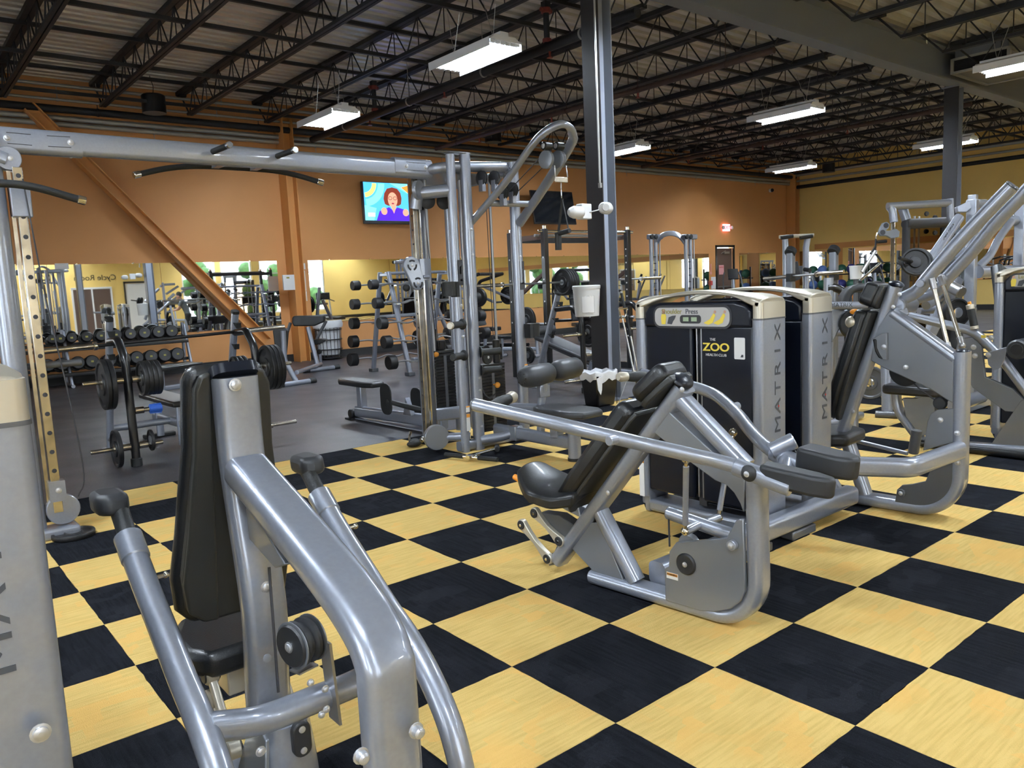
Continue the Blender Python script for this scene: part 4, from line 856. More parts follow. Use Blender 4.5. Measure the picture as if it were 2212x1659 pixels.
# ================================================================ CABLE STATION AND FREE WEIGHTS
X_,Y_,Z_=V((1,0,0)),V((0,1,0)),V((0,0,1))
t4=thing('cable_station','tall silver cable station with pulldown loop, seated row and overhead crossover beam','gym machine',(1.85,2.9,0))
def vt(x,y,z0,z1,r,par=t4,m='silver',nm='upright'): return O(nm,MB().tube([(x,y,z0),(x,y,z1)],r,20),m,par)
vt(1.55,2.58,0,2.38,.036); vt(1.69,2.58,0,2.40,.045); vt(2.19,2.58,0,2.36,.045); vt(1.45,2.90,0.1,2.28,.045); vt(1.74,3.45,0,2.3,.04); vt(2.12,3.45,0,2.3,.04)
for x,y in ((1.69,2.58),(2.19,2.58)): O('joint_sleeve',MB().tube([(x,y,1.36),(x,y,1.80)],.049,20),'silver',t4)
O('joint_sleeve',MB().tube([(1.69,2.58,.12),(1.69,2.58,.62)],.049,20),'silver',t4)
O('top_ring',MB().tube(fil([(1.40,2.86,2.27),(1.52,2.62,2.29),(2.19,2.62,2.33),(2.32,3.0,2.30),(2.2,3.4,2.28),(1.7,3.42,2.27)],.14,8),.042,18),'silver',t4)
O('top_plate',MB().prism([(1.5,2.66,2.25),(2.2,2.66,2.25),(2.2,3.3,2.25),(1.6,3.3,2.25)],(0,0,.012)),'plate_grey',t4)
for x in (1.62,): O('upright_cap',MB().box((x,2.58,2.395),(.2,.085,.012)),'silver_dark',t4,.003)
# crossover beam and left tower
O('crossover_beam',MB().sweep([(-1.5,2.76,2.295),(1.45,2.76,2.275)],RT(.08,.135,.03,5),up=(0,1,0)),'silver',t4)
for x0,x1 in ((-1.5,-1.02),(1.13,1.47)):
    O('beam_sleeve',MB().sweep([(x0,2.76,2.29),(x1,2.76,2.285)],RT(.088,.143,.032,5),up=(0,1,0)),'silver',t4)
    for k in (0,1):
        xa=(x0+.10) if k==0 else (x1-.06); sg=1 if k==0 else -1
        O('slot',MB().bar((xa,2.716,2.325),(xa+sg*.12,2.716,2.323),.004,.002).bar((xa,2.716,2.265),(xa+sg*.12,2.716,2.263),.004,.002),'ink',t4); bolt(t4,(xa,2.717,2.294),(0,-1,0),.013,.012)
        bolt(t4,(xa,2.76,2.23),(0,0,-1),.010,.02)
q=atY('0',537,336,2.72); text('lettering','MATRIX',.052,(q.x,2.7215,q.z),X_,Z_,'grey_ink',t4,sx=1.35)
for px in (-.25,.19):
    O('neutral_grip',MB().cyl((px,2.74,2.30),(px+.02,2.50,2.305),.019,14),'rubber',t4); O('grip_end',MB().cyl((px+.02,2.50,2.305),(px+.023,2.47,2.306),.022,14),'chrome',t4)
pb=[(-.66,2.95,2.165),(-.48,2.98,2.215),(-.28,3.0,2.245),(.0,3.0,2.25),(.28,3.0,2.245),(.46,2.98,2.215),(.60,2.95,2.175)]
O('pull_up_bar',MB().tube(smooth(pb,5),.019,12),'rubber',t4)
for a,b in ((pb[0],pb[1]),(pb[-1],pb[-2])): d=(V(a)-V(b)).normalized(); O('grip_end',MB().cyl(V(a)-d*.01,V(a)+d*.035,.022,14),'chrome',t4)
O('bar_bracket',MB().box((-.15,2.87,2.25),(.05,.25,.03)),'silver',t4); O('bar_bracket',MB().box((.12,2.87,2.25),(.05,.25,.03)),'silver',t4)
vt(-1.51,2.64,0,2.34,.062); vt(-1.66,2.95,0,2.3,.05)
O('knuckle',MB().lathe((-1.42,2.60,2.165),(0,1,0),[(0,.062),(.006,.066),(.07,.066),(.076,.062)],24).bar((-1.62,2.64,2.24),(-1.43,2.64,2.16),.11,.07,up=(0,1,0)),'silver',t4); bolt(t4,(-1.41,2.60,2.165),(0,-1,0),.010,.006)
O('guide_column',MB().box((-1.385,2.62,1.13),(.05,.045,1.98)),'chrome_worn',t4,.004); O('guide_rail',MB().box((-1.425,2.64,1.13),(.02,.03,1.98)),'chrome_worn',t4)
for k in range(17): c=(-1.383,2.5975,.28+.112*k); O('pin_hole',MB().lathe(c,(0,-1,0),[(0,.0085),(.0006,.008)],12).lathe(c,(0,-1,0),[(0,.013),(.0003,.012)],12),'ink',t4)
O('carriage',MB().box((-1.385,2.63,1.93),(.10,.09,.17)),'silver',t4,.006)
O('lower_pulley_guard',MB().lathe((-1.36,2.60,.155),(0,1,0),[(0,.085),(.005,.09),(.05,.09),(.055,.085)],28).box((-1.38,2.62,.27),(.085,.07,.12)),'silver',t4); bolt(t4,(-1.375,2.585,.275),(0,-1,0),.012,.008)
O('tower_foot',MB().box((-1.45,2.62,.03),(.32,.16,.06)),'silver',t4,.015,3)
O('cable',MB().tube(smooth([(-1.37,2.56,2.05),(-1.33,2.55,1.4),(-1.27,2.55,.8),(-1.24,2.56,.35),(-1.28,2.58,.22)],6),.004,8),'ink',t4)
O('left_pull_bar',MB().tube(smooth([(-2.2,2.40,1.94),(-1.9,2.4,1.99),(-1.55,2.4,2.0),(-1.36,2.4,1.99),(-1.14,2.4,1.93)],5),.021,14),'rubber',t4); O('grip_end',MB().cyl((-1.14,2.4,1.93),(-1.10,2.4,1.92),.024,14),'chrome',t4); O('bar_bracket',MB().box((-1.62,2.52,2.04),(.06,.28,.04)),'silver',t4)
O('tower_rail',MB().cyl((-1.9,2.75,1.0),(-1.15,2.75,1.0),.02,10),'silver_dark',t4)
# right perforated column with its pulley carriage
O('guide_column',MB().box((1.365,2.86,1.20),(.045,.05,2.1)),'chrome_worn',t4,.004); O('guide_rail',MB().box((1.415,2.835,1.20),(.05,.045,2.1)),'chrome',t4,.006)
for k in range(18): c=(1.3425,2.86,.25+.112*k); O('pin_hole',MB().lathe(c,(-1,0,0),[(0,.0085),(.0006,.008)],10),'ink',t4)
cc=V((1.33,2.80,1.47)); O('carriage',MB().box((1.39,2.83,1.5),(.10,.11,.17)).cyl((1.36,2.78,1.44),(1.42,2.78,1.44),.016,10),'silver',t4,.006)
cap=lambda c,a,b,r0,r1,n=8: [c+X_*(a[0]+r0*math.cos(math.radians(t)))+Z_*(a[1]+r0*math.sin(math.radians(t))) for t in [180*k/n for k in range(n+1)]]+[c+X_*(b[0]+r1*math.cos(math.radians(t)))+Z_*(b[1]+r1*math.sin(math.radians(t))) for t in [180+180*k/n for k in range(n+1)]]
O('pulley_carriage',MB().prism(cap(V((1.27,2.76,1.47)),(-.015,.06),(.03,-.07),.075,.062),(0,.035,0)),'silver',t4,.004)
for dx,dz in ((-.015,.065),(.03,-.075)):
    c=V((1.27+dx,2.758,1.47+dz))
    for k in range(3):
        a0=90+120*k-40; pts=[c+X_*(r*math.cos(math.radians(a)))+Z_*(r*math.sin(math.radians(a))) for r,aa in ((.045,range(a0,a0+81,16)),(.030,range(a0+80,a0-1,-16))) for a in aa]; O('slot',MB().prism(pts,(0,.001,0)),'ink',t4)
    bolt(t4,c,(0,-1,0),.009,.005)
O('rubber_stop',MB().ell((1.20,2.78,1.36),(.03,.03,.03),12,8),'rubber',t4)
O('top_elbow',MB().tube(fil([(1.55,2.6,2.11),(1.37,2.80,2.10),(1.355,2.82,1.98)],.05,6),.05,18),'silver',t4); O('elbow_plate',MB().lathe((1.34,2.76,2.12),(.5,-1,0),[(0,.075),(.03,.075)],22),'silver',t4)
O('lower_pulley_guard',MB().lathe((1.37,2.72,.13),(.3,1,0),[(0,.10),(.006,.105),(.05,.105),(.056,.1)],28),'plate_grey',t4); O('base_tube',MB().tube([(1.40,2.78,.12),(1.62,2.6,.12)],.035,14),'silver',t4)
O('lower_frame',MB().sweep([(1.38,2.86,.30),(1.74,2.86,.28)],RT(.11,.05,.02,4),up=Z_),'silver',t4)
for y,z in ((2.72,2.13),): 
    for x in (1.44,1.60): O('pulley',MB().lathe((x,2.76,2.04),(.3,1,0),[(0,.055),(.004,.062),(.012,.054),(.02,.062),(.024,.055)],24),'pad_rubber',t4)
# guide rods, cables
for x,y in ((1.50,3.02),(1.58,3.0),(1.86,2.80),(1.90,2.95),(2.10,2.80),(2.14,2.85)): O('guide_rod',MB().cyl((x,y,.1),(x,y,2.25),.011,10,0),'steel_bar',t4)
vt(1.96,3.02,.1,2.25,.03)
for a,b in (((1.42,2.9,2.1),(1.60,3.02,.85)),((1.50,2.92,2.1),(1.61,2.98,.85)),((2.02,2.75,2.0),(2.05,2.78,.85)),((2.04,2.74,2.0),(2.07,2.78,.8)),((1.47,2.9,1.9),(1.60,3.0,.9))): O('cable',MB().cyl(a,b,.0035,6,0),'ink',t4)
# weight stacks, plate by plate
def stack(cx,cy,w,d,z0,n,h=.0265):
    pm=mesh_of('weight_plate',MB().prism([V((a,b,0)) for a,b in rrect(w,d,.008,2)],(0,0,h-.004)),'iron',V((0,0,0)))
    for k in range(n):
        o=D.objects.new('weight_plate',pm); COL.objects.link(o); o.parent=t4; o.location=V((cx,cy,z0+k*h))-WL[t4]
    O('plate_numbers',MB().box((cx-.0,cy-d/2-.0005,z0+n*h/2),(.03,.001,n*h*.92)),'silver_dark',t4)
    O('selector_plate',MB().box((cx,cy,z0+n*h+.012),(w,d,.022)),'iron',t4,.003)
stack(1.655,3.02,.20,.12,.29,19); stack(1.98,2.78,.27,.12,.10,21)
O('stack_crown',MB().cyl((1.655,3.02,.82),(1.655,3.02,.90),.045,16).cyl((1.60,3.02,.83),(1.60,3.02,1.0),.02,10),'black_paint',t4)
O('idler_pulley',MB().lathe((1.90,2.70,.745),(.2,-1,0),[(0,.055),(.004,.06),(.02,.06),(.024,.055)],28),'rubber',t4); bolt(t4,(1.905,2.676,.745),(.2,-1,0),.009,.004)
O('stack_sleeve',MB().cyl((2.06,2.76,.68),(2.06,2.76,.88),.032,16).cyl((2.14,2.8,.7),(2.14,2.8,.84),.014,10),'black_paint',t4)
O('selector_pin',MB().cyl((1.98,2.72,.50),(1.98,2.68,.50),.006,8).ell((1.98,2.665,.50),(.026,.02,.026),14,10),'label_orange',t4); O('pin_cord',MB().tube(smooth([(1.82,2.70,.66),(1.82,2.68,.5),(1.88,2.67,.40),(1.97,2.69,.42)],5),.007,8),'ink',t4)
O('selector_pin',MB().ell((1.56,2.95,.79),(.026,.02,.022),12,8),'label_orange',t4)
# cup holders, storage pegs, stickers
def cup(c,s_=1): return O('cup_holder',MB().lathe(c,(0,0,1),[(0,.052),(.11,.056),(.112,.050),(.01,.046)],20).box(V(c)+V((.055*s_,.0,.05)),(.03,.08,.12)),'rubber',t4)
cup((1.44,2.53,1.28)); cup((2.27,2.5,.90),-1)
for x,z,s_ in ((1.55,1.05,-1),(1.55,.80,-1),(1.72,.81,1),(1.72,.66,1)):
    O('storage_peg',MB().lathe((x,2.54,z),(s_*.9,-.4,0),[(0,.045),(.01,.04),(.02,.028),(.15,.028),(.165,.032),(.175,.024)],18),'rubber',t4)
O('peg_end',MB().lathe((1.55+-.9*.18,2.54-.4*.18,1.05),(-.9,-.4,0),[(-.01,.029),(.012,.029),(.016,.024)],16),'champagne',t4)
for x,z,h,w in ((1.56,1.46,.20,.042),(2.20,1.42,.24,.05)): O('instruction_label',MB().box((x,2.58-.044,z),(w,.006,h)),'ink',t4); O('printed_figure',MB().box((x,2.535,z+.02),(w*.35,.004,h*.3),rot=0).box((x+.004,2.535,z-.06),(w*.5,.004,h*.08)),'placard',t4)
for x,z,h in ((1.56,.36,.05),(1.56,.25,.14),(2.2,.64,.05)): O('warning_label',MB().box((x,2.537,z),(.034,.006,h)),'white_plastic',t4); O('warning_label',MB().box((x,2.5345,z+h*.4),(.034,.004,h*.2)),'label_orange',t4)
for x,zs in ((1.69,(1.80,1.60,.60,.50,.20)),(2.19,(1.58,.5)),(1.55,(1.2,1.05,.95))):
    for z in zs: bolt(t4,(x,2.535,z),(0,-1,0),.010,.008)
# lat pulldown loop
lp=[V((1.75,2.50,1.80)),V((1.78,1.92,2.30)),V((1.78,1.60,2.50)),V((1.80,1.42,2.53)),V((1.88,1.28,2.50)),V((1.98,1.25,2.42)),V((2.06,1.30,2.34)),V((2.10,1.62,2.24)),V((2.16,2.1,2.03)),V((2.17,2.50,1.80))]
lq=[W0.at('g',x,y,v) for x,y,v in ((935,1430,1.74),(1150,1180,1.78),(1330,930,1.80),(1420,840,1.83),(1510,795,1.90),(1565,810,1.98),(1590,860,2.04),(1575,930,2.09),(1400,1210,2.14),(1250,1430,2.18))]
O('pulldown_arm',MB().sweep(smooth(lq,6),RT(.075,.05,.022,4),up=None),'silver',t4)
dd=(lq[2]-lq[1]).normalized(); q=W0.at('g',1150,1125,1.745); text('lettering','MATRIX',.05,q,W0.at('g',1195,1080,1.76)-W0.at('g',1115,1170,1.74),V((0,-.25,1)),'grey_ink',t4,sx=1.1)
a=W0.at('g',1050,1300,1.78); b=W0.at('g',1310,1305,2.15); O('arm_crossbar',MB().tube([a,b],.026,16),'silver',t4)
for x,y,v in ((1000,1140,1.84),(1080,1140,1.92),(1135,1230,1.86),(1195,1215,1.95)):
    c=W0.at('g',x,y,v); O('pulley',MB().lathe(c,(1,.1,0),[(0,.052),(.004,.060),(.01,.05),(.02,.05),(.026,.060),(.03,.052)],24),'pad_rubber',t4); O('pulley_bracket',MB().box(c+V((.015,0,-.06)),(.035,.05,.09)),'silver',t4)
for x,y,v in ((1412,1020,1.86),(1490,1020,1.97)):
    c=W0.at('g',x,y,v); O('pulley',MB().lathe(c,(1,.1,0),[(0,.055),(.004,.066),(.03,.066),(.034,.055)],26),'plate_grey',t4); h=W0.at('g',x+10,y-85,v); O('pulley_hanger',MB().cyl(h-X_*.03,h+X_*.04,.032,16).box((c+h)/2+X_*.03,(.014,.05,.12)),'black_paint',t4); bolt(t4,h-X_*.03,(-1,0,0),.014,.006)
for (x0,y0,v0,x1,y1,v1) in ((1380,1010,1.86,1180,1225,1.9),(1400,1070,1.9,1240,1225,1.98)): O('cable',MB().cyl(W0.at('g',x0,y0,v0),W0.at('g',x1,y1,v1),.004,6,0),'ink',t4)
def chain(pts,par,r=.004,m='bolt'):
    for a,b in zip(pts,pts[1:]):
        a=V(a);b=V(b);d=(b-a); w=d.normalized().orthogonal().normalized()*.011; O('link',MB().tube([a,a+w+d*.2,b+w-d*.2,b,b-w-d*.2,a-w+d*.2,a],r,6),m,par)
gz=lambda x,y,v=1.93: W0.at('g',x,y,v)
chain([gz(1475,1060,1.87),gz(1480,1130,1.87)],t4); chain([gz(1548,1060,1.98),gz(1558,1130,1.98)],t4)
O('spreader_plate',MB().box(gz(1517,1150),(.13,.01,.04)),'chrome_worn',t4,.004); chain([gz(1517,1170),gz(1517,1215),gz(1520,1265)],t4)
# strap handle hanging from the pulldown
th=thing('strap_handle','black strap handle hanging on a snap hook from the pulldown loop','handle',gz(1520,1500))
O('strap',MB().bar(gz(1525,1270),gz(1500,1480),.022,.004,up=X_).bar(gz(1525,1280),gz(1565,1470),.012,.004,up=X_),'rubber',th); O('grip',MB().cyl(gz(1485,1500),gz(1572,1475),.018,14),'rubber',th); O('strap_loop',MB().bar(gz(1498,1500),gz(1500,1600),.05,.03,up=X_),'rubber',th)
# seats, thigh rollers, foot plate
O('seat_beam',MB().sweep([(1.91,2.62,.13),(1.91,1.68,.13)],RT(.07,.10,.025,4),up=X_),'silver',t4); O('beam_foot',MB().tube([(1.905,1.66,.02),(1.905,1.66,.24)],.05,18),'silver',t4); O('foot_pad',MB().tube([(1.905,1.66,.0),(1.905,1.66,.022)],.055,18),'rubber',t4)
O('seat_post',MB().box((1.91,1.86,.24),(.07,.09,.2)),'silver',t4,.01)
P=[V((1.91+a,b,.345)) for a,b in ((-.10,2.02),(.10,2.02),(.155,1.9),(.16,1.55),(.10,1.45),(-.10,1.45),(-.16,1.55),(-.155,1.9))]; O('seat',MB().prism(P,(0,0,.055)),'vinyl_grey',t4,.02,3)
O('base_cross',MB().tube(fil([(1.69,2.55,.08),(1.83,2.45,.10),(1.91,2.40,.12)],.1),.038,14),'silver',t4); O('base_cross',MB().sweep([(1.5,2.6,.05),(2.25,2.6,.05)],RT(.08,.08,.02),up=Z_),'silver',t4); O('joint_plate',MB().box((1.91,2.36,.13),(.085,.09,.12)),'plate_grey',t4,.01)
pp=atY('f',1365,1190,2.08); O('roller_post',MB().sweep([(1.93,2.07,.17),(1.93,2.05,.40),(1.95,2.03,.58)],RT(.06,.05,.015),up=X_),'silver',t4); O('roller_fork',MB().box((1.95,2.04,.50),(.10,.05,.10)),'silver',t4,.008); O('post_arm',MB().tube([(1.95,2.5,.33),(1.95,2.1,.36)],.035,14),'silver',t4)
ra=atY('B',1070,880,2.05); rb_=atY('B',1580,775,2.05)
for s0,s1 in ((0,.52),(.53,1.0)):
    a=ra.lerp(rb_,s0); b=ra.lerp(rb_,s1); d=(b-a).normalized(); Lr=(b-a).length
    O('thigh_roller',MB().lathe(a,d,[(0,.03),(.01,.055),(.03,.075),(.08,.088),(Lr*.6,.088),(Lr-.03,.080),(Lr-.008,.065),(Lr,.03)],26),'vinyl_grey',t4)
for k in range(8):
    a_=2*PI*k/8; c=ra+ (rb_-ra).normalized()*.015; O('gather',MB().ell(c+Y_*.045*math.cos(a_)+Z_*.045*math.sin(a_),(.012,.014,.014),8,6),'vinyl',t4)
# seated row side
O('row_beam',MB().sweep([(1.85,3.3,.12),(1.79,4.86,.09)],RT(.07,.12,.03,4),up=X_),'silver',t4); O('row_skid',MB().sweep([(1.80,3.35,.03),(1.80,4.9,.012)],RT(.09,.012,.004,2),up=X_),'silver',t4)
O('row_foot',MB().cyl((1.73,4.92,.06),(1.87,4.92,.06),.05,16).box((1.8,4.92,.01),(.2,.12,.02)),'rubber',t4); O('row_post',MB().box((1.80,4.76,.25),(.075,.10,.30)),'silver',t4,.012); O('row_gusset',MB().prism([(1.77,3.9,.15),(1.77,3.75,.15),(1.77,3.84,.32)],(.05,0,0)),'silver',t4,.004)
P=[V((1.79+a,b,.375)) for a,b in ((-.07,4.38),(.07,4.38),(.125,4.5),(.125,5.0),(.07,5.12),(-.07,5.12),(-.125,5.0),(-.125,4.5))]; O('row_seat',MB().prism(P,(0,0,.055)),'vinyl',t4,.018,3); O('seat_top',MB().prism([V((1.79+(p.x-1.79)*.8,4.75+(p.y-4.75)*.86,.43)) for p in P],(0,0,.004)),'vinyl_grey',t4,.002)
c=atX('f',400,1250,1.60); O('foot_plate',MB().prism([c+V((.0,b,a)) for a,b in rrect(.30,.20,.08,5)],(-.012,.0,.0)),'rubber',t4,.003); O('foot_plate_arm',MB().tube([c+V((.0,-.02,-.02)),V((1.72,3.5,.24)),V((1.85,3.2,.28))],.026,12),'rubber',t4)
c2=V((2.02,4.05,.22)); O('foot_plate',MB().prism([c2+V((0,b,a)) for a,b in rrect(.30,.20,.08,5)],(.012,0,0)),'rubber',t4,.003)
# bars left on the floor below the station
t=thing('cable_attachment','black and chrome V-shaped row handle lying on the carpet under the cable station','cable bar',atZ('B',640,1580)); a,b=atZ('B',410,1545,.03),atZ('B',870,1590,.03)
O('grip',MB().cyl(a,a.lerp(b,.36),.018,14),'rubber',t); O('grip',MB().cyl(a.lerp(b,.64),b,.018,14),'rubber',t); O('hub',MB().cyl(a.lerp(b,.34),a.lerp(b,.66),.015,14).box(a.lerp(b,.5),(.06,.05,.03)),'chrome',t); c=atZ('B',870,1490,.04)
O('crank',MB().tube(smooth([a.lerp(b,.6),a.lerp(b,.72)+V((0,.07,.02)),c],4),.012,10),'chrome',t); O('grip',MB().cyl(c-V((.03,.03,0)),c+V((.04,.06,0)),.022,12),'rubber',t)
t=thing('ankle_strap','black ankle strap and chrome clips heaped on the yellow tile beside the station','strap',atZ('B',140,1440)); c=atZ('B',140,1450,.03)
O('strap',MB().ell(c,(.07,.045,.03),14,8).ell(c+V((.03,.04,.01)),(.05,.05,.025),12,7),'rubber',t,0); O('clip',MB().ell(atZ('B',215,1415,.04),(.028,.028,.028),12,8),'chrome',t); O('clip',MB().tube([c+V((-.03,.02,.02)),c+V((0,.07,.05)),c+V((.03,.09,.09))],.01,8),'chrome',t)
def plate(name_lab,c,ax,R_,th,parent=None,cat='weight plate',group=None,m='iron',grips=True,rim='silver_dark'):
    c=V(c); ax=V(ax).normalized()
    t=thing('weight_plate',name_lab,cat,c,group)
    O('disc',MB().lathe(c,ax,[(0,.026),(.0,R_*.42),(th*.30,R_*.45),(th*.30,R_*.80),(.0,R_*.86),(-.001,R_*.97),(th*.15,R_),(th*.85,R_),(th,R_*.97),(th,R_*.86),(th*.7,R_*.80),(th*.7,R_*.45),(th,R_*.42),(th,.026)],36),m,t); O('hub_ring',MB().lathe(c-ax*.002,ax,[(0,.026),(0,.038),(.004,.040),(th+.002,.040),(th+.004,.026)],20),rim,t)
    if grips:
        a=ax.orthogonal().normalized(); b=ax.cross(a)
        for k in range(3):
            q=c+ax*(th*.295)+(a*math.cos(k*2.094+.5)+b*math.sin(k*2.094+.5))*R_*.62; w=(a*math.cos(k*2.094+.5)+b*math.sin(k*2.094+.5)); O('grip_slot',MB().ell(q,(R_*.10,R_*.22,.004),12,5,ax=(w,ax.cross(w),ax)),'ink',t)
    return t
plate('small black weight plate lying flat on the carpet by the left guide column',atZ('p',330,765,.002),(0,0,1),.115,.03)
# ---------------------------------------------------------------- olympic bench racks
def oly(lab,x0,y0,right=True,bench=True,cat='bench'):
    t=thing('bench_press_rack',lab,cat,(x0,y0,0))
    for s in ((-1,1) if right else (-1,)):
        x=x0+s*.54
        O('upright',MB().sweep([(x,y0+.5,.02),(x,y0+.0,1.20)],RT(.055,.075,.02,4),up=X_),'silver',t); O('upright_cap',MB().sweep([(x,y0,1.20),(x,y0-.008,1.225)],RT(.062,.082,.02,4),up=X_),'rubber',t)
        for k in range(3): O('bar_catch',MB().sweep([(x,y0+.02+.09*k,1.12-.2*k),(x,y0-.05+.09*k,1.07-.2*k),(x,y0-.06+.09*k,1.11-.2*k)],RT(.05,.012,.004),up=X_),'rubber',t)
        O('upright_foot',MB().box((x,y0+.5,.015),(.13,.16,.03)),'silver',t,.01)
        hp=fil([(x,y0+.04,1.02),(x,y0-.24,1.04),(x,y0-.40,.90),(x,y0-.42,.06)],[.1,.14],7); O('storage_frame',MB().tube(hp,.034,16),'black_paint',t); O('frame_foot',MB().cyl((x,y0-.42,.0),(x,y0-.42,.07),.045,16),'rubber',t)
        for z,yy in ((.72,-.41),(.46,-.415),(.17,-.42)):
            if z==.46 and s==1: continue
            for q in (-1,1):
                if z==.46 and q==s: continue
                O('plate_horn',MB().cyl((x+q*.03,y0+yy,z),(x+q*.10,y0+yy,z),.028,14).cyl((x+q*.09,y0+yy,z),(x+q*(.33 if q==s else .22),y0+yy,z),.018,14),'chrome_worn',t)
        O('base_brace',MB().tube([(x,y0+.45,.12),(x,y0-.36,.14)],.025,12),'silver',t)
    O('cross_brace',MB().tube([(x0-.54,y0+.42,.22),(x0+.54,y0+.42,.22)],.032,14),'silver',t)
    if bench:
        O('bench_pad',MB().prism([V((x0+a,b,.40)) for a,b in ((-.12,y0-.1),(.12,y0-.1),(.13,y0+.1),(.13,y0+1.0),(.09,y0+1.1),(-.09,y0+1.1),(-.13,y0+1.0),(-.13,y0+.1))],(0,0,.05)),'vinyl',t,.015,3); O('pad_top',MB().box((x0,y0+.5,.452),(.21,1.12,.004)),'placard',t,.001)
        for yy in (.15,.85): O('bench_leg',MB().tube([(x0,y0+yy,.40),(x0,y0+yy,.02)],.035,14),'silver',t)
        O('bench_rail',MB().sweep([(x0,y0+.1,.22),(x0,y0+1.0,.2)],RT(.05,.08,.02),up=X_),'silver',t); O('bench_foot',MB().box((x0,y0+.9,.02),(.3,.08,.04)),'rubber',t,.01)
    return t
def barbell(lab,a,b,sl=.38,collar=True,cat='barbell',shaft='steel_bar'):
    a=V(a);b=V(b);d=(b-a).normalized(); t=thing('barbell',lab,cat,a)
    O('shaft',MB().cyl(a+d*sl,b-d*sl,.0145,12,0),shaft,t)
    for p,q in ((a,d),(b,-d)): O('sleeve',MB().cyl(p,p+q*sl,.024,14),'chrome_worn',t); O('collar',MB().cyl(p+q*sl,p+q*(sl+.03),.036,16),'chrome',t)
    return t
oly('olympic bench press rack loaded with plates, left behind the foreground machine',0,4.75)
barbell('long barbell racked on the left bench press rack, dark shaft',(-1.10,4.62,.99),(1.02,4.78,1.04),.40,shaft='iron')
gp='plates on the left bench rack'
for k,x in enumerate((-.66,-.70)): plate(['large black plate nearest the rack frame on its outer left peg','large black plate outermost on the left peg of the left bench rack'][k],(x-.005*0,4.34,.70),(-1,0,0),.205,.036,group=gp,rim='chrome_worn')
for k in range(4): plate('medium black plate on the inner left peg, %s from the frame'%['first','second','third','fourth'][k],(-.44+.036*k,4.34,.72),(1,0,0),.145,.034,group=gp)
plate('medium black plate low on the outer left peg near the floor',(-.66,4.33,.17),(-1,0,0),.155,.036,group=gp,rim='chrome_worn'); plate('tiny black plate low on the inner left peg near the floor',(-.42,4.33,.20),(1,0,0),.09,.02,group=gp,grips=False)
for k in range(3): plate('large black plate on the outer right peg behind the backrest, %s'%['innermost','middle','outermost'][k],(.62+.04*k,4.34,.70),(1,0,0),.205,.037,group='large plates on the right peg')
for k in range(3): plate('small black plate on the inner right peg behind the backrest, %s'%['nearest the frame','middle','farthest from the frame'][k],(.44-.04*k,4.34,.72),(-1,0,0),.11,.034,group='small plates on the right peg')
c=MB().cyl((-.40,4.335,.46),(-.30,4.335,.46),.034,8); 
for k in range(4): c.box((-.35,4.335+.034*math.cos(k*1.57),.46+.034*math.sin(k*1.57)),(.09,.012,.012))
o=O('bar_clamp',c,'blue_band'); tag(o,'bright blue bar clamp on the short middle peg of the left bench rack','clamp')
# flat benches
def bench(lab,c,rz,L=1.0,z=.44,m='vinyl',w=.26):
    t=thing('flat_bench',lab,'bench'); 
    O('pad',MB().prism([V((a,b,z-.055)) for a,b in rrect(w,L,.05,4)],(0,0,.055)),m,t,.014,3)
    for s in(-1,1): O('leg',MB().tube([(0,s*L*.34,z-.05),(0,s*L*.36,.04)],.03,14),'silver',t); O('foot',MB().cyl((-.2,s*L*.36,.03),(.2,s*L*.36,.03),.03,14),'silver',t); O('foot_cap',MB().cyl((-.22,s*L*.36,.03),(-.19,s*L*.36,.03),.034,14).cyl((.22,s*L*.36,.03),(.19,s*L*.36,.03),.034,14),'rubber',t)
    O('rail',MB().sweep([(0,-L*.34,.16),(0,L*.34,.16)],RT(.05,.07,.02),up=X_),'silver',t)
    return place(t,c,rz)
bench('short worn flat bench behind the left bench press rack',(1.12,8.75,0),-1.2,.72,.46)
bench('black adjustable bench partly hidden behind the left column, white foot',(-1.75,6.3,0),.2,1.1,.50)
bench('flat bench right of the preacher bench behind the cable station',(7.2,8.6,0),.5,1.0,.42)
# ---------------------------------------------------------------- dumbbell rack
t=thing('dumbbell_rack','long two-tier dumbbell rack against the orange wall at left','rack',(.6,12.15,0))
XR=2.28
for z,y in ((.66,12.10),(.26,11.95)):
    for dy in (-.12,.12): O('shelf_rail',MB().bar((-1.6,y+dy,z+dy*.35),(XR,y+dy,z+dy*.35),.05,.07,r=.006),'black_paint',t)
    O('shelf_tray',MB().box(((XR-1.6)/2,y,z-.02),(XR+1.6,.22,.012)),'black_paint',t)
for x in (-1.6,.35,XR): O('rack_frame',MB().tube(fil([(x,11.78,.03),(x,12.28,.03),(x,12.28,.3),(x,12.22,.95)],.06),.03,12),'silver',t); O('rack_post',MB().tube([(x,11.86,.03),(x,12.14,.92)],.028,12),'silver',t)
def dumbbell(r,L):
    t=thing('dumbbell','dumbbell','dumbbell'); mm=MB()
    O('handle',MB().cyl((0,-L*.3,0),(0,L*.3,0),.016,10,0),'chrome',t)
    for s in(-1,1): O('head',MB().lathe((0,s*L*.22,0),(0,s,0),[(0,r*.8),(.01,r),(L*.2,r),(L*.26,r*.9),(L*.28,r*.84)],22),'iron',t)
    O('number',MB().box((0,-L*.503,0),(.04,.002,.03)),'olive',t); return t
pr={}
tops=[(520,880),(600,876),(715,888),(865,880),(1010,865),(1160,865),(1300,845),(1440,832),(1580,818),(1710,802)]; bots=[(480,1150),(620,1140),(780,1130),(920,1110),(1090,1085),(1240,1072),(1365,1060),(1505,1050),(1640,1038),(1770,1025)]
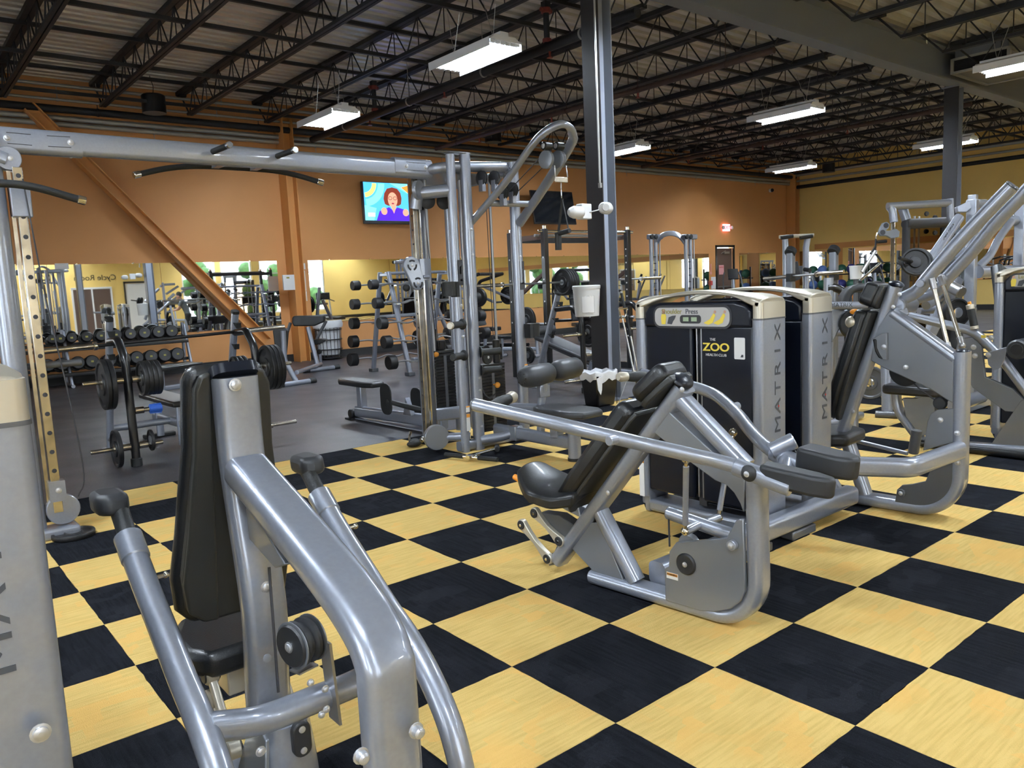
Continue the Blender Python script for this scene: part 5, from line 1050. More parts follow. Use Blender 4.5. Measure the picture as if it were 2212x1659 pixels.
for row,z,y,lst,rr in (('top',.79,12.08,tops,(.075,.112)),('bottom',.385,11.93,bots,(.105,.118))):
    for k,(px,py) in enumerate(lst):
        x=atY('H',px,py,y-.14).x; r=rr[0]+(rr[1]-rr[0])*k/9; key=round(r,3)
        if key not in pr: o=pr[key]=dumbbell(r,.30); place(o,(x,y,z+.01*0)); 
        else: o=dup(pr[key],(x,y,z))
        o.rotation_euler=(-.18,0,0); o['group']='rubber dumbbells on the '+row+' shelf'
        o['label']='round black dumbbell on the %s shelf, %s'%(row,['leftmost in view','second from the left','third from the left','fourth from the left','just left of the bench rack post','just right of the bench rack post','fourth from the right end','third from the right end','second from the right end','at the right end'][k])
# ---------------------------------------------------------------- preacher curl bench
gA,gB=atZ('G',600,1420),atZ('G',1010,1190)
t=thing('preacher_bench','silver preacher curl bench with black arm pad, in front of the wire bin','bench',(gA+gB)/2)
for (xa,ya,xb,yb) in ((310,1455,900,1370),(740,1220,1285,1150)):
    a=atZ('G',xa,ya,.035);b=atZ('G',xb,yb,.035); O('foot_bar',MB().tube([a,b],.04,14),'silver',t); d=(b-a).normalized()
    for p,q in ((a,d),(b,-d)): O('foot_cap',MB().cyl(p-q*.02,p+q*.09,.046,14),'rubber',t)
gA.z=gB.z=0; dG=(gB-gA).normalized(); sG=V((dG.y,-dG.x,0))
def onp(x,y,base=gA,n=dG): return hit('G',x,y,n,base.dot(n))
p1=onp(390,560); p2=onp(410,1040); p3=gA+V((0,0,.04))
O('front_post',MB().tube(fil([p1,p2,p3],.2,7),.04,16),'silver',t); O('back_pad',MB().prism([onp(x,y,gA+dG*.06) for x,y in ((215,560),(260,525),(440,520),(475,560),(455,800),(440,950),(300,950),(260,900))],dG*.06),'vinyl',t,.015,3)
O('base_rail',MB().tube([gA+V((0,0,.16))+dG*.1,gB+V((0,0,.10))],.035,14),'silver',t)
q=onp(940,960,gB); r_0=onp(790,500,gB-dG*.25)
O('pad_post',MB().tube([gB+dG*-.3+V((0,0,.1)),r_0],.042,14),'silver',t); O('seat_post',MB().tube([gB+V((0,0,.05)),onp(975,790,gB)],.03,12),'silver',t)
O('seat',MB().prism([onp(960+a*1.0,740+b,gB)+dG*(-.12) for a,b in ((-120,10),(-60,-40),(60,-50),(130,-40),(140,-20),(60,25),(-60,50))],dG*.26),'vinyl',t,.012,3)
O('seat_knob',MB().lathe(onp(985,900,gB)-dG*.0,-dG,[(0,.04),(.05,.045),(.06,.03)],14),'rubber',t)
O('arm_pad',MB().prism([onp(x,y,gB-dG*.30) for x,y in ((530,350),(560,320),(1040,310),(1065,350),(1060,420),(1000,440),(900,485),(560,490),(530,430))],dG*.14),'vinyl',t,.02,3)
for s0,s1 in (((510,430),(440,640)),((1090,400),(940,690))): O('pad_arm',MB().bar(onp(*s0,gB-dG*.2),onp(*s1,gB-dG*.2),.06,.05,up=dG),'silver_dark',t)
# wire mesh bin with a liner
t=thing('wire_bin','tall wire mesh trash bin with clear liner against the orange wall','trash bin',(5.15,12.25,0)); m=MB()
for k in range(20): a=2*PI*k/20; m.cyl((5.15+.24*math.cos(a),12.25+.24*math.sin(a),.03),(5.15+.27*math.cos(a),12.25+.27*math.sin(a),.78),.006,5,0)
o=O('wire_cage',m,'black_paint',t); 
for z in (.03,.2,.4,.6,.78): O('hoop',MB().lathe((5.15,12.25,z),(0,0,1),[(0,.25+.03*z),(.0,.265+.03*z),(.02,.265+.03*z),(.02,.25+.03*z)],28),'black_paint',t)
O('liner',MB().lathe((5.15,12.25,.1),(0,0,1),[(0,.20),(.1,.23),(.6,.255),(.7,.29),(.62,.31),(.55,.295)],26),'white_film',t)
# ---------------------------------------------------------------- A-frame barbell rack with fixed curl bars
xa,xb=4.38,5.55
t=thing('barbell_rack','silver A-frame rack holding fixed curl bars, left of the cable station','rack',((xa+xb)/2,8.5,0))
for x in (xa,xb):
    for y0,y1 in ((8.66,9.09),(8.40,7.94)): O('rack_leg',MB().sweep([(x,y0,1.64),(x,y1,.05)],RT(.075,.06,.02,3),up=X_),'silver',t); O('leg_foot',MB().box((x,y1,.03),(.12,.13,.06)),'silver_dark',t,.01)
    O('top_joint',MB().box((x,8.53,1.60),(.05,.30,.05)),'silver',t,.01)
O('rack_brace',MB().tube([(xa,8.5,1.62),(xb,8.5,1.62)],.025,12),'silver',t); O('rack_brace',MB().sweep([(xa,8.85,.92),(xb,8.85,.92)],RT(.06,.04,.015),up=Z_),'silver',t)
lv=[(9.18,1.45),(9.26,1.15),(9.39,.84),(9.46,.54),(9.56,.24),(8.53-.28,1.45),(8.53-.05,1.16),(8.46-.1,.85),(8.39-.15,.56),(8.33-.2,.25)]
lv=[(9.10-.27*(z-.25)/1.2 if k<5 else 7.86+.40*(z-.25)/1.2,z) for k,(y,z) in enumerate(lv)]
for k,(y,z) in enumerate(lv):
    t=thing('curl_bar','black-ended curl bar on the %s side of the A-frame rack, %s'%('far' if k<5 else 'near',['top row','second row','third row','fourth row','bottom row'][k%5]),'barbell',(xa-.3,y,z),'fixed curl bars on the A-frame rack')
    rr=.078+.008*(k%5); x0,x1=xa-.30,xb+.30; pts=[(x0,y,z)]
    n=9
    for i in range(1,n): pts.append((x0+(x1-x0)*i/n,y-.01,z+(.022 if i%2 else -.022)*(1 if 2<=i<=7 else .2)))
    pts.append((x1,y,z)); O('bar',MB().tube(smooth(pts,3),.0135,8),'steel_bar',t)
    for x,s in ((x0,-1),(x1,1)): O('head',MB().lathe((x,y,z),(s,0,0),[(0,rr*.85),(.01,rr),(.12,rr),(.13,rr*.93),(.128,rr*.7)],22),'iron',t)
    for s in (0,): O('bar_hook',MB().box((xa,y,z-.03),(.05,.08,.02)).box((xb,y,z-.03),(.05,.08,.02)),'chrome',t)
# plate tree behind it
t=thing('plate_tree','silver plate tree with leaning arms behind the A-frame rack','rack',(6.3,10.2,0))
O('post',MB().tube([(6.1,10.2,.02),(6.35,10.2,1.5)],.04,14),'silver',t); O('post',MB().tube([(6.9,10.2,.02),(6.4,10.2,1.2)],.04,14),'silver',t); O('foot',MB().box((6.4,10.2,.03),(1.1,.12,.06)),'silver',t,.015)
for k,(z,x) in enumerate(((1.1,6.28),(.75,6.2),(.42,6.15))):
    O('plate_horn',MB().cyl((x-.3,10.1,z),(x+.3,10.1,z),.025,12),'chrome',t)
    for j in range(3): plate('black plate on the tree behind the A-frame rack, %s peg, %s'%(['top','middle','bottom'][k],['inner','middle','outer'][j]),(x-.12-.045*j,10.1,z),(-1,0,0),.19-.02*j,.04,group='plates on the plate tree')
# ---------------------------------------------------------------- bench rack behind the pulldown, right
oly('second bench press rack with black storage arms, left of the grey column',5.04,4.58,True,False)
plate('large black plate on the storage arm beside the white bucket',(4.58,4.17,.74),(1,0,0),.19,.04)
barbell('chrome barbell racked beside the grey column behind the white bucket',(4.0,5.62,1.35),(7.7,5.62,1.35),.45)
t=thing('decline_bench','black decline bench with grey leg roller behind the cable station','bench',(5.05,6.2,0)); a=atX('E',300,1370,5.0); b=atX('E',880,1620,5.0)
O('pad',MB().sweep([a,b],RT(.34,.06,.025,4),up=X_),'vinyl_grey',t); O('frame_rail',MB().sweep([a-V((0,0,.08)),b-V((0,0,.08))],RT(.06,.06,.02),up=X_),'silver_dark',t); O('leg',MB().tube([a-V((0,0,.05)),(a.x,a.y,.02)],.035,12),'silver',t); O('leg',MB().tube([b-V((0,0,.05)),(b.x,b.y+.1,.02)],.035,12),'silver',t); c=atX('E',290,1290,4.95); O('leg_roller',MB().cyl(c-X_*.22,c+X_*.2,.06,18),'vinyl_grey',t)
# ---------------------------------------------------------------- power rack
xL,xR_,yn=5.14,6.81,5.5; yf=atX('0',1103,520,5.14).y
t=thing('power_rack','tall black power rack with chrome pull-up bars, around the grey column','rack',(6,6.2,0))
for x in (xL,xR_):
    for y in (yn,yf):
        O('upright',MB().box((x,y,1.04),(.075,.075,2.08)),'black_paint',t,.004); O('upright_cap',MB().cyl((x,y,2.08),(x,y,2.13),.04,14),'chrome',t)
        for k in range(14):
            if x==xR_ or k%3==0: O('pin_hole',MB().box((x-.0385,y,.5+.1*k),(.002,.02,.02)),'white_plastic',t)
    O('top_side_beam',MB().box((x,(yn+yf)/2,1.98),(.06,yf-yn,.07)),'pipe_brown',t); O('side_brace',MB().bar((x,yn,1.5),(x,yf,1.1),.06,.03),'pipe_brown',t); O('base_side_beam',MB().box((x,(yn+yf)/2,.05),(.07,yf-yn,.09)),'black_paint',t); O('safety_bar',MB().cyl((x,yn-.1,.78),(x,yf,.78),.025,10),'steel_bar',t)
O('pull_up_bar',MB().cyl((xL-.12,yn,2.05),(xR_+.12,yn,2.05),.02,12),'chrome',t); O('pull_up_bar',MB().cyl((xL-.1,yn+.09,2.0),(xR_+.1,yn+.09,2.0),.02,12),'steel_bar',t); O('rear_beam',MB().box(((xL+xR_)/2,yf,1.98),(xR_-xL,.06,.08)),'black_paint',t)
for k,(x,z,r) in enumerate(((xL-.10,.85,.18),(xL-.1,.35,.12))): plate(['large','small'][k]+' black plate stored on the left post of the power rack',(x,yn+.3,z),(-1,0,0),r,.04)
for k in range(4): plate('large black plate on the power rack barbell, %s from the left'%['first','second','third','fourth'][k],(5.55+.045*k,5.62,1.35),(1,0,0),.19,.04,group='plates on the power rack barbell')
# ---------------------------------------------------------------- column clutter: bucket, light heads, basket, broom
c=atY('0',1266,651,3.6); t=thing('white_bucket','white plastic bucket with a printed label strapped to the grey column','bucket',c-Z_*.16)
c=V((4.02,3.60,c.z)); O('body',MB().lathe(c-Z_*.165,(0,0,1),[(0,.125),(.005,.132),(.31,.15),(.31,.144),(.02,.126)],30),'white_plastic',t); O('lid',MB().lathe(c+Z_*.135,(0,0,1),[(0,.154),(.03,.157),(.04,.15),(.042,.12)],30),'white_plastic',t)
lb=[]; 
for k in range(7): a=math.radians(205+k*9); lb.append(c+V((.1445*math.cos(a),.1445*math.sin(a),0)))
O('label',MB().add([p+Z_*-.12 for p in lb]+[p+Z_*.06 for p in lb],[(i,i+1,8+i,7+i) for i in range(6)]),'paper',t); O('label_border',MB().tube([lb[0]+Z_*-.12,lb[3]+Z_*-.12,lb[6]+Z_*-.12,lb[6]+Z_*.06,lb[3]+Z_*.06,lb[0]+Z_*.06],.0015,5),'grey_ink',t)
t=thing('emergency_light','white emergency light with two round heads on the grey column','light',atY('0',1290,455,3.5)); a=atY('l',1100,575,3.35); b=atY('l',1560,510,3.30)
O('lamp_box',MB().box(atY('l',1190,570,3.45),(.14,.10,.16)),'lamp_white',t,.01)
for p,s in ((a,-1),(b,1)): O('lamp_head',MB().lathe(p-X_*.07*s,(s,.3,0),[(0,.045),(.02,.062),(.11,.066),(.15,.05),(.17,.03)],22),'white_plastic',t)
O('lens',MB().lathe(b+V((-.07,-.045,.0)),(-.6,-1,0),[(0,.04),(.006,.036)],20),'placard',t); O('rod',MB().cyl(atY('l',1230,590,3.42),b,.007,8),'steel_bar',t)
t=O('conduit',MB().cyl((4.10,3.42,2.35),(4.10,3.42,4.45),.011,8,0),'conduit'); tag(t,'thin vertical conduit running down the left side of the grey column','conduit'); O('conduit_box',MB().box((4.10,3.42,2.36),(.03,.03,.05)),'conduit',t)
bx,by=3.93,3.36; t=thing('waste_basket','black waste basket with white liner at the foot of the grey column','trash bin',(bx,by,0))
O('basket',MB().add([V((bx+a*s,by+b*s2,z)) for z,s,s2 in ((0,.13,.10),(.34,.165,.135)) for a,b in ((-1,-1),(1,-1),(1,1),(-1,1))],[(0,1,2,3),(0,4,5,1),(1,5,6,2),(2,6,7,3),(3,7,4,0)]),'black_paint',t,.02,3)
rn=random.Random(5); pts=[]; n=28
for z,rad in ((.30,1.02),(.33,1.06),(.37,1.04),(.385,.95),(.36,.9),(.30,.88)):
    for k in range(n):
        a=2*PI*k/n; f=rad*(1+.04*math.sin(5*a+z*9)); sx=.168*f*max(-1,min(1,1.25*math.cos(a))); sy=.14*f*max(-1,min(1,1.25*math.sin(a))); pts.append(V((bx+sx,by+sy,z+.012*math.sin(7*a)-(.0 if z>.31 else rn.random()*.03))))
O('liner',MB().add(pts,[(i*n+j,i*n+(j+1)%n,(i+1)*n+(j+1)%n,(i+1)*n+j) for i in range(5) for j in range(n)]),'bin_liner',t); O('liner_flap',MB().prism([(bx-.175,by-.13,.32),(bx-.11,by-.15,.34),(bx-.12,by-.15,.2),(bx-.14,by-.15,.14),(bx-.165,by-.135,.20)],(0,-.01,0)),'bin_liner',t,.004)
t=thing('wire_step_stand','thin black wire stand beside the waste basket','stand',(4.2,3.2,0)); O('frame',MB().tube([(4.03,3.2,.02),(4.05,3.22,.30),(4.24,3.12,.30),(4.28,3.08,.02)],.005,6),'black_paint',t); O('prop_rod',MB().cyl((3.94,3.10,.03),(4.14,3.14,.29),.005,6),'steel_bar',t)
t=thing('dustpan_pole','chrome lobby dustpan with D handle leaning on the grey column','dustpan',(4.40,3.28,0)); O('pole',MB().cyl((4.33,3.36,.92),(4.41,3.22,.05),.011,10),'chrome',t); O('d_handle',MB().tube(smooth([(4.28,3.36,1.02),(4.30,3.36,.95),(4.34,3.36,.92),(4.38,3.36,.95),(4.40,3.36,1.02)],4),.009,8).cyl((4.27,3.36,1.03),(4.41,3.36,1.03),.012,10),'chrome_worn',t); O('pan',MB().box((4.43,3.18,.02),(.22,.12,.03),rot=.3),'steel_bar',t,.005)
t=thing('broom','black-handled broom with chrome lower pole leaning on the grey column','broom',(4.47,3.28,0)); O('handle',MB().cyl((4.365,3.40,1.20),(4.42,3.33,.72),.016,12),'rubber',t); O('pole',MB().cyl((4.42,3.33,.72),(4.48,3.25,.10),.011,10),'chrome',t); O('brush',MB().box((4.49,3.24,.05),(.2,.06,.09)),'rubber',t,.01); O('hanging_hole',MB().cyl((4.365,3.40,1.20),(4.363,3.402,1.22),.015,12),'steel_bar',t)
# ================================================================ RIGHT SIDE AND FAR EQUIPMENT
def atD(px,py,dep): return CAM+ray('0',px,py)*dep
# machine 4 with its tower at the right edge
F4=Fr(3.9,-.3,0); t5=thing('leg_machine','silver leg machine with round black roller and upright black handle, right edge of the photo','gym machine',F4(0,0,0))
a4=lambda c,x,y,v=0,put=None: F4.at(c,x,y,v,put)
O('base_tube',MB().sweep(fil([a4('L',2700,1010),a4('L',1090,905),a4('L',800,520),a4('L',795,250),a4('d',840,680),a4('d',860,560)],[.12,.3,.1,.1],7),RT(.09,.06,.025,4),up=X_),'silver',t5)
O('base_skid',MB().sweep([V((3.9,a4('L',2700,1010).y,.03)),V((3.9,a4('L',1100,905).y,.03))],RT(.14,.05,.02,3),up=X_),'black_paint',t5)
O('front_panel',MB().prism([a4('L',x,y,-.02) for x,y in ((868,408),(1020,412),(1200,345),(1230,560),(1150,820),(1000,830),(910,660))],X_*.04),'plate_grey',t5,.004)
O('upper_tube',MB().tube(fil([a4('d',880,610),a4('d',1670,800),a4('d',1960,1090),a4('d',2280,1520)],[.3,.4],8),.032,18),'silver',t5)
O('pivot_housing',MB().cyl(a4('d',800,560,-.05),a4('d',960,545,.14),.055,20),'silver',t5); O('pivot_cap',MB().cyl(a4('d',800,505,.0),a4('d',950,500,.10),.03,16),'silver_dark',t5)
O('side_plate',MB().prism([a4('d',x,y,-.01) for x,y in ((1480,880),(1640,860),(1740,960),(1760,1130),(1780,1300),(2080,1430),(2220,1560),(2220,1700),(2000,1680),(1640,1420),(1450,1050))],X_*.03),'plate_grey',t5,.004)
O('base_gusset',MB().prism([a4('L',x,y,-.02) for x,y in ((1830,945),(2170,445),(2330,330),(2500,500),(2500,1000))],X_*.05),'plate_grey',t5,.004)
O('cam_plate',MB().prism([a4('d',x,y,-.07) for x,y in ((1795,1035),(2028,968),(1995,1110),(1950,1200),(1880,1232),(1815,1165))],X_*.012),'silver',t5,.003)
for x,y in ((1655,972),(1670,1068),(1818,1058),(1850,868)): bolt(t5,a4('d',x,y,-.075),(-1,0,0),.014,.01)
c=a4('d',2130,1000,-.10); O('leg_roller',MB().lathe(c,X_,[(0,.055),(.012,.066),(.16,.066),(.17,.055)],26),'vinyl_grey',t5); O('roller_cap',MB().lathe(c,-X_,[(-.002,.04),(.004,.038)],22),'pad_rubber',t5)
h0,h1=a4('d',1612,500,-.02),a4('d',1668,775,-.02); d=(h1-h0).normalized(); L_=(h1-h0).length; O('handle_grip',MB().cyl(h0+d*L_*.18,h1-d*L_*.12,.025,16),'rubber',t5); O('handle_cap',MB().cyl(h0,h0+d*L_*.2,.026,16),'champagne',t5); O('handle_cap',MB().cyl(h1-d*L_*.14,h1,.027,16),'champagne',t5); O('release_button',MB().cyl(h0-d*.02,h0,.012,12),'label_orange',t5)
O('seat',MB().prism([V((3.9+a,b,.40)) for a,b in rrect(.36,.42,.06,3)],(0,.0,.07)),'vinyl',t5,.02,3); O('weld_label',MB().box(a4('d',1765,855,-.035),(.004,.03,.02)),'yellow_ink',t5)
O('cross_tube',MB().tube([V((3.9,-.25,.33)),V((4.4,-.25,.33))],.05,14),'silver',t5)
tower('black and silver weight tower cut by the right edge of the photo, green counter window',Sub((4.38,-.98,0),(0,1,0)),W=.24,L=.66,H=1.19,side=-1,placard=('Leg','Curl'))
# plate loaded machine with foot bar and plates behind the reclined pad
def posts(lab,name='plate_loaded_machine',cat='gym machine',loc=(0,0,0)): return thing(name,lab,cat,loc)
b0=atZ('L',700,590); t6=posts('plate loaded machine with two plates low behind the reclined black pad',loc=b0)
O('foot_bar',MB().cyl(atZ('L',570,585,.03),atZ('L',860,600,.03),.035,14),'silver_dark',t6); O('leg_tube',MB().sweep([atZ('L',700,560,.05),atD(1912,700,(atZ('L',700,560,.05)-CAM).dot(f_))],RT(.09,.06,.02),up=Y_),'silver',t6); O('main_tube',MB().tube([b0+V((0,0,.75)),b0+V((.7,.9,.70))],.045,14),'silver',t6)
O('rear_leg',MB().tube([b0+V((.7,.9,.70)),b0+V((.8,1.0,.02))],.04,12),'silver',t6)
dp=(b0-CAM).dot(f_)+.1; c=atD(1881,826,dp); 
for k in range(2): plate(['grey-faced weight plate low behind the reclined pad, nearer of two','rubber weight plate low behind the reclined pad, farther of two'][k],c+V((.05*k,.02*k,-.01*k)),(-1,-.2,0),.155,.035,m='iron' if k else 'silver_dark',rim='chrome')
O('plate_horn',MB().cyl(c-X_*.03,c+X_*.35,.022,12),'chrome',t6)
# gym machines beyond: tall post frame with levers and person beside it
DP=7.0
t7=posts('tall plate loaded lever machine with square post and two slanted levers at the right',loc=V((atD(2098,560,DP).x,atD(2098,560,DP).y,0)))
c=V((atD(2098,560,DP).x,atD(2098,560,DP).y,0)); zt=atD(2094,432,DP).z
O('square_post',MB().box(c+Z_*(zt/2),(.075,.085,zt)),'silver',t7,.008); O('post_cap',MB().box(c+Z_*(zt+.015),(.06,.07,.05)),'silver',t7,.008)
O('base_beam',MB().box(c+V((.35,0,.05)),(1.3,.09,.09)),'silver',t7,.01); O('base_cross',MB().box(c+V((.9,0,.05)),(.09,.9,.09)),'silver',t7,.01)
O('top_plate',MB().prism([atD(x,y,DP-.08) for x,y in ((2068,446),(2085,438),(2096,436),(2099,448),(2088,458),(2070,458))],f_*.05),'silver',t7,.004)
O('top_beam',MB().tube([atD(2094,440,DP),atD(2127,440,DP+.2)],.04,12),'silver',t7)
O('lever_tube',MB().tube([atD(2072,470,DP-.1),atD(2003,572,DP-.3)],.042,16),'silver',t7)
q=atD(2050,499,DP-.26); text('lettering','MATRIX',.05,q,atD(2058,487,DP-.25)-atD(2042,511,DP-.27),V((-.4,-.2,.6)),'grey_ink',t7)
O('lower_beam',MB().tube([atD(2112,588,DP),atD(2290,582,DP+.9)],.055,16),'silver',t7); O('upper_beam',MB().tube([atD(2118,482,DP+.4),atD(2280,470,DP+.9)],.05,16),'silver',t7); O('upper_beam',MB().tube([atD(2118,470,DP+.9),atD(2280,462,DP+1.2)],.04,16),'silver',t7)
O('side_post',MB().box(atD(2200,620,DP+.7)-Z_*0,(.09,.09,1.9)),'silver',t7,.01); O('curved_arm',MB().tube(smooth([atD(2112,578,DP+.1),atD(2138,552,DP+.2),atD(2158,515,DP+.3),atD(2185,478,DP+.4)],5),.035,14),'silver',t7)
O('slanted_arm',MB().tube([atD(2118,515,DP),atD(2172,455,DP+.2)],.035,14),'silver',t7); O('back_pad',MB().sweep([atD(2180,690,DP-.6),atD(2168,590,DP-.4)],RT(.3,.09,.03,4),up=X_),'vinyl',t7)
O('lever_tube',MB().tube([atD(2060,560,DP+.2),atD(2120,520,DP+.2)],.05,14),'silver',t7); O('grip',MB().tube([atD(2030,600,DP-.2),atD(2065,570,DP)],.045,12),'rubber',t7)
O('carriage_tube',MB().tube([atD(2000,660,DP-.4),atD(2060,625,DP-.2)],.04,14),'silver',t7); O('carriage_end',MB().cyl(atD(2055,620,DP-.4),atD(2078,632,DP-.5),.05,16),'steel_bar',t7); O('leg_brace',MB().bar(atD(2010,720,DP-.3),atD(2070,600,DP-.3),.10,.05),'silver',t7); O('leg_brace',MB().tube([atD(1990,770,DP-.3),atD(2060,560,DP+.3)],.04),'silver',t7); O('front_foot',MB().tube([(atD(1990,770,DP-.3).x,atD(1990,770,DP-.3).y,.0),atD(1990,770,DP-.3)],.04),'silver',t7)
O('mid_beam',MB().tube([atD(1985,672,DP-.2),atD(2105,668,DP-.1)],.03,12),'silver',t7)
for k in range(2): plate(['large black plate high on the lever machine, nearer of two','large black plate high on the lever machine, farther of two'][k],atD(1976+6*k,567,DP-.4+.05*k),(-.75,-.62,.25),.118,.034,rim='ink')
O('plate_horn',MB().cyl(atD(1943,557,DP-.55),atD(1976,568,DP-.38),.016,12),'black_paint',t7)
plate('black ribbed plate behind the slanted link rods',atD(2062,675,DP-.9),(-.5,-.86,0),.112,.04,rim='chrome')
# far cable station with smoked shroud
DC=9.0
t8=posts('silver cable station with smoked see-through shroud and bronze-looking guide column at right','cable_station',loc=V((atD(1980,560,DC).x,atD(1980,560,DC).y,0)))
def vpost(px,dep,py0,r,m='silver',z0=0,nm='upright'): p=atD(px,py0,dep); return O(nm,MB().tube([(p.x,p.y,z0),(p.x,p.y,p.z)],r,14),m,t8),p
pc_=atD(1931,480,DC); O('guide_column',MB().box((pc_.x,pc_.y,pc_.z/2),(.05,.05,pc_.z)),'chrome_worn',t8,.004); O('column_head',MB().tube([pc_,atD(1928,455,DC),atD(1922,446,DC)],.045,12),'silver',t8)
for k in range(12): O('pin_hole',MB().lathe((pc_.x-.02,pc_.y-.026,.4+.11*k),(-.3,-1,0),[(0,.008),(.001,.008)],8),'ink',t8)
O('top_beam',MB().tube([atD(1917,446,DC),atD(2052,438,DC)],.045,16),'silver',t8); 
O('end_tube',MB().tube([atD(2052,430,DC),atD(2053,470,DC),atD(2058,480,DC)],.04,12),'silver',t8); O('rear_tube',MB().tube([atD(1950,450,DC+.2),atD(1958,475,DC+.2)],.055,14),'silver',t8)
p0=atD(1958,475,DC+.2); O('shroud_frame',MB().tube([(p0.x,p0.y,.05),p0],.045,12),'ink',t8); p1=atD(2040,470,DC+.5); O('shroud_frame',MB().tube([(p1.x,p1.y,.05),p1],.045,12),'ink',t8)
O('shroud_rail',MB().tube([atD(1955,484,DC+.2),atD(2045,480,DC+.4)],.06,12),'ink',t8)
m=D.materials.new('smoked_plastic'); m.use_nodes=True; b=m.node_tree.nodes['Principled BSDF']; b.inputs['Base Color'].default_value=(.32,.24,.16,1); b.inputs['Transmission Weight'].default_value=1; b.inputs['Roughness'].default_value=.02; b.inputs['IOR'].default_value=1.03; MT['smoked_plastic']=m
O('smoked_shroud',MB().prism([(p0.x,p0.y,.1),(p1.x,p1.y,.1),p1+Z_*-.05,p0+Z_*-.02],(.01,.01,0)),'smoked_plastic',t8)
O('weight_stack',MB().box(((p0.x+p1.x)/2+.1,(p0.y+p1.y)/2+.15,.45),(.3,.16,.75)),'iron',t8)
for k in (0,1): O('guide_rod',MB().cyl(((p0.x+p1.x)/2+.05+.12*k,(p0.y+p1.y)/2+.15,.5),((p0.x+p1.x)/2+.05+.12*k,(p0.y+p1.y)/2+.15,1.95),.012,8),'steel_bar',t8)
for (x,y) in ((2000,462),(2018,470),(1999,500),(2018,503)): O('pulley',MB().lathe(atD(x,y,DC+.45),(-.5,-.8,0),[(0,.024),(.01,.03),(.03,.024)],20),'pad_rubber',t8)
c=atD(1915,490,DC-.05); O('pulley_carriage',MB().prism([atD(x,y,DC-.06) for x,y in ((1908,481),(1916,479),(1922,484),(1920,492),(1914,498),(1921,498),(1936,494),(1944,500),(1942,512),(1925,514),(1916,509),(1903,509),(1898,503),(1902,492))],f_*.04),'plate_grey',t8,.003)
for x,y in ((1914,487),(1907,502)): O('slot_ring',MB().lathe(atD(x,y,DC-.065),-f_,[(0,.03),(.001,.03),(.0012,.02)],14),'ink',t8)
O('hook',MB().tube([atD(1895,503,DC-.1),atD(1892,510,DC-.1),atD(1893,516,DC-.1)],.006,6),'chrome',t8)
t=thing('suspension_strap','black suspension strap trainer hanging beside the far cable station','strap',atD(1893,540,DC-.1)); 
O('strap',MB().bar(atD(1892,516,DC-.1),atD(1891,542,DC-.1),.03,.01,up=X_),'rubber',t); O('strap',MB().tube([atD(1892,532,DC-.1),atD(1880,548,DC-.1),atD(1893,550,DC-.1),atD(1907,568,DC-.1)],.014,6),'rubber',t); O('handle',MB().tube([atD(1895,523,DC-.1),atD(1915,521,DC-.1)],.018,8),'rubber',t); O('tether',MB().tube([atD(1891,542,DC-.1),atD(1862,588,DC-.1)],.02,8),'steel_bar',t)
t=thing('bar_rest','thin chrome bar leaning left of the far cable station','bar',atD(1858,612,DC-.6)); O('rod',MB().cyl(atD(1858,606,DC-.6),atD(1902,568,DC-.4),.014,10),'chrome',t); O('rod_foot',MB().cyl(V((atD(1858,606,DC-.6).x,atD(1858,606,DC-.6).y,0)),atD(1858,606,DC-.6),.02,10),'rubber',t)
# bucket 2
p=atD(1849,590,9.3); t=thing('white_bucket','square-looking white bucket on a post left of the far cable station','bucket',V((p.x,p.y,p.z-.07))); O('body',MB().lathe(p-Z_*.07,(0,0,1),[(0,.065),(.15,.075)],22),'white_plastic',t); O('rim',MB().lathe(p+Z_*.075,(0,0,1),[(0,.08),(.014,.08)],22),'white_plastic',t)
o=O('bucket_post',MB().cyl((p.x,p.y,0),(p.x,p.y,p.z-.07),.03,12),'silver_dark'); tag(o,'slim grey post under the far white bucket','post')
# squat rack with bar at the far right centre
def squat(lab,dep,pxs,ytop,ybar):
    a,b=atD(pxs[0],ytop,dep),atD(pxs[1],ytop-2,dep*.955); t=thing('squat_rack',lab,'rack',V(((a.x+b.x)/2,(a.y+b.y)/2,0)))
    for p in (a,b):
        q=V((p.x+.12,p.y+.14,.02)); O('upright',MB().sweep([p,V((p.x-.18,p.y-.1,.02))],RT(.09,.09,.02),up=Y_),'plate_grey',t); O('upright_cap',MB().cyl(p-V((.03,0,-.0)),p+V((.03,0,.05)),.07,14),'rubber',t); O('brace',MB().tube([V((p.x-.1,p.y,.7)),V((p.x+.4,p.y+.3,.02))],.035,10),'silver',t); O('bar_hook',MB().box(V((p.x-.1,p.y-.06,ybar[2])),(.12,.06,.1)),'rubber',t)
    O('cross_beam',MB().tube([V((a.x,a.y,.3)),V((b.x,b.y,.3))],.035,10),'silver',t); return t
qa=atD(1650,602,10.2); qb=atD(1823,587,9.2)
squat('grey squat rack holding a bar, in front of the far wall corner',9.9,(1708,1801),548,(0,0,qa.z))
barbell('bare barbell resting on the far squat rack near the wall corner',qa,qb,.36)
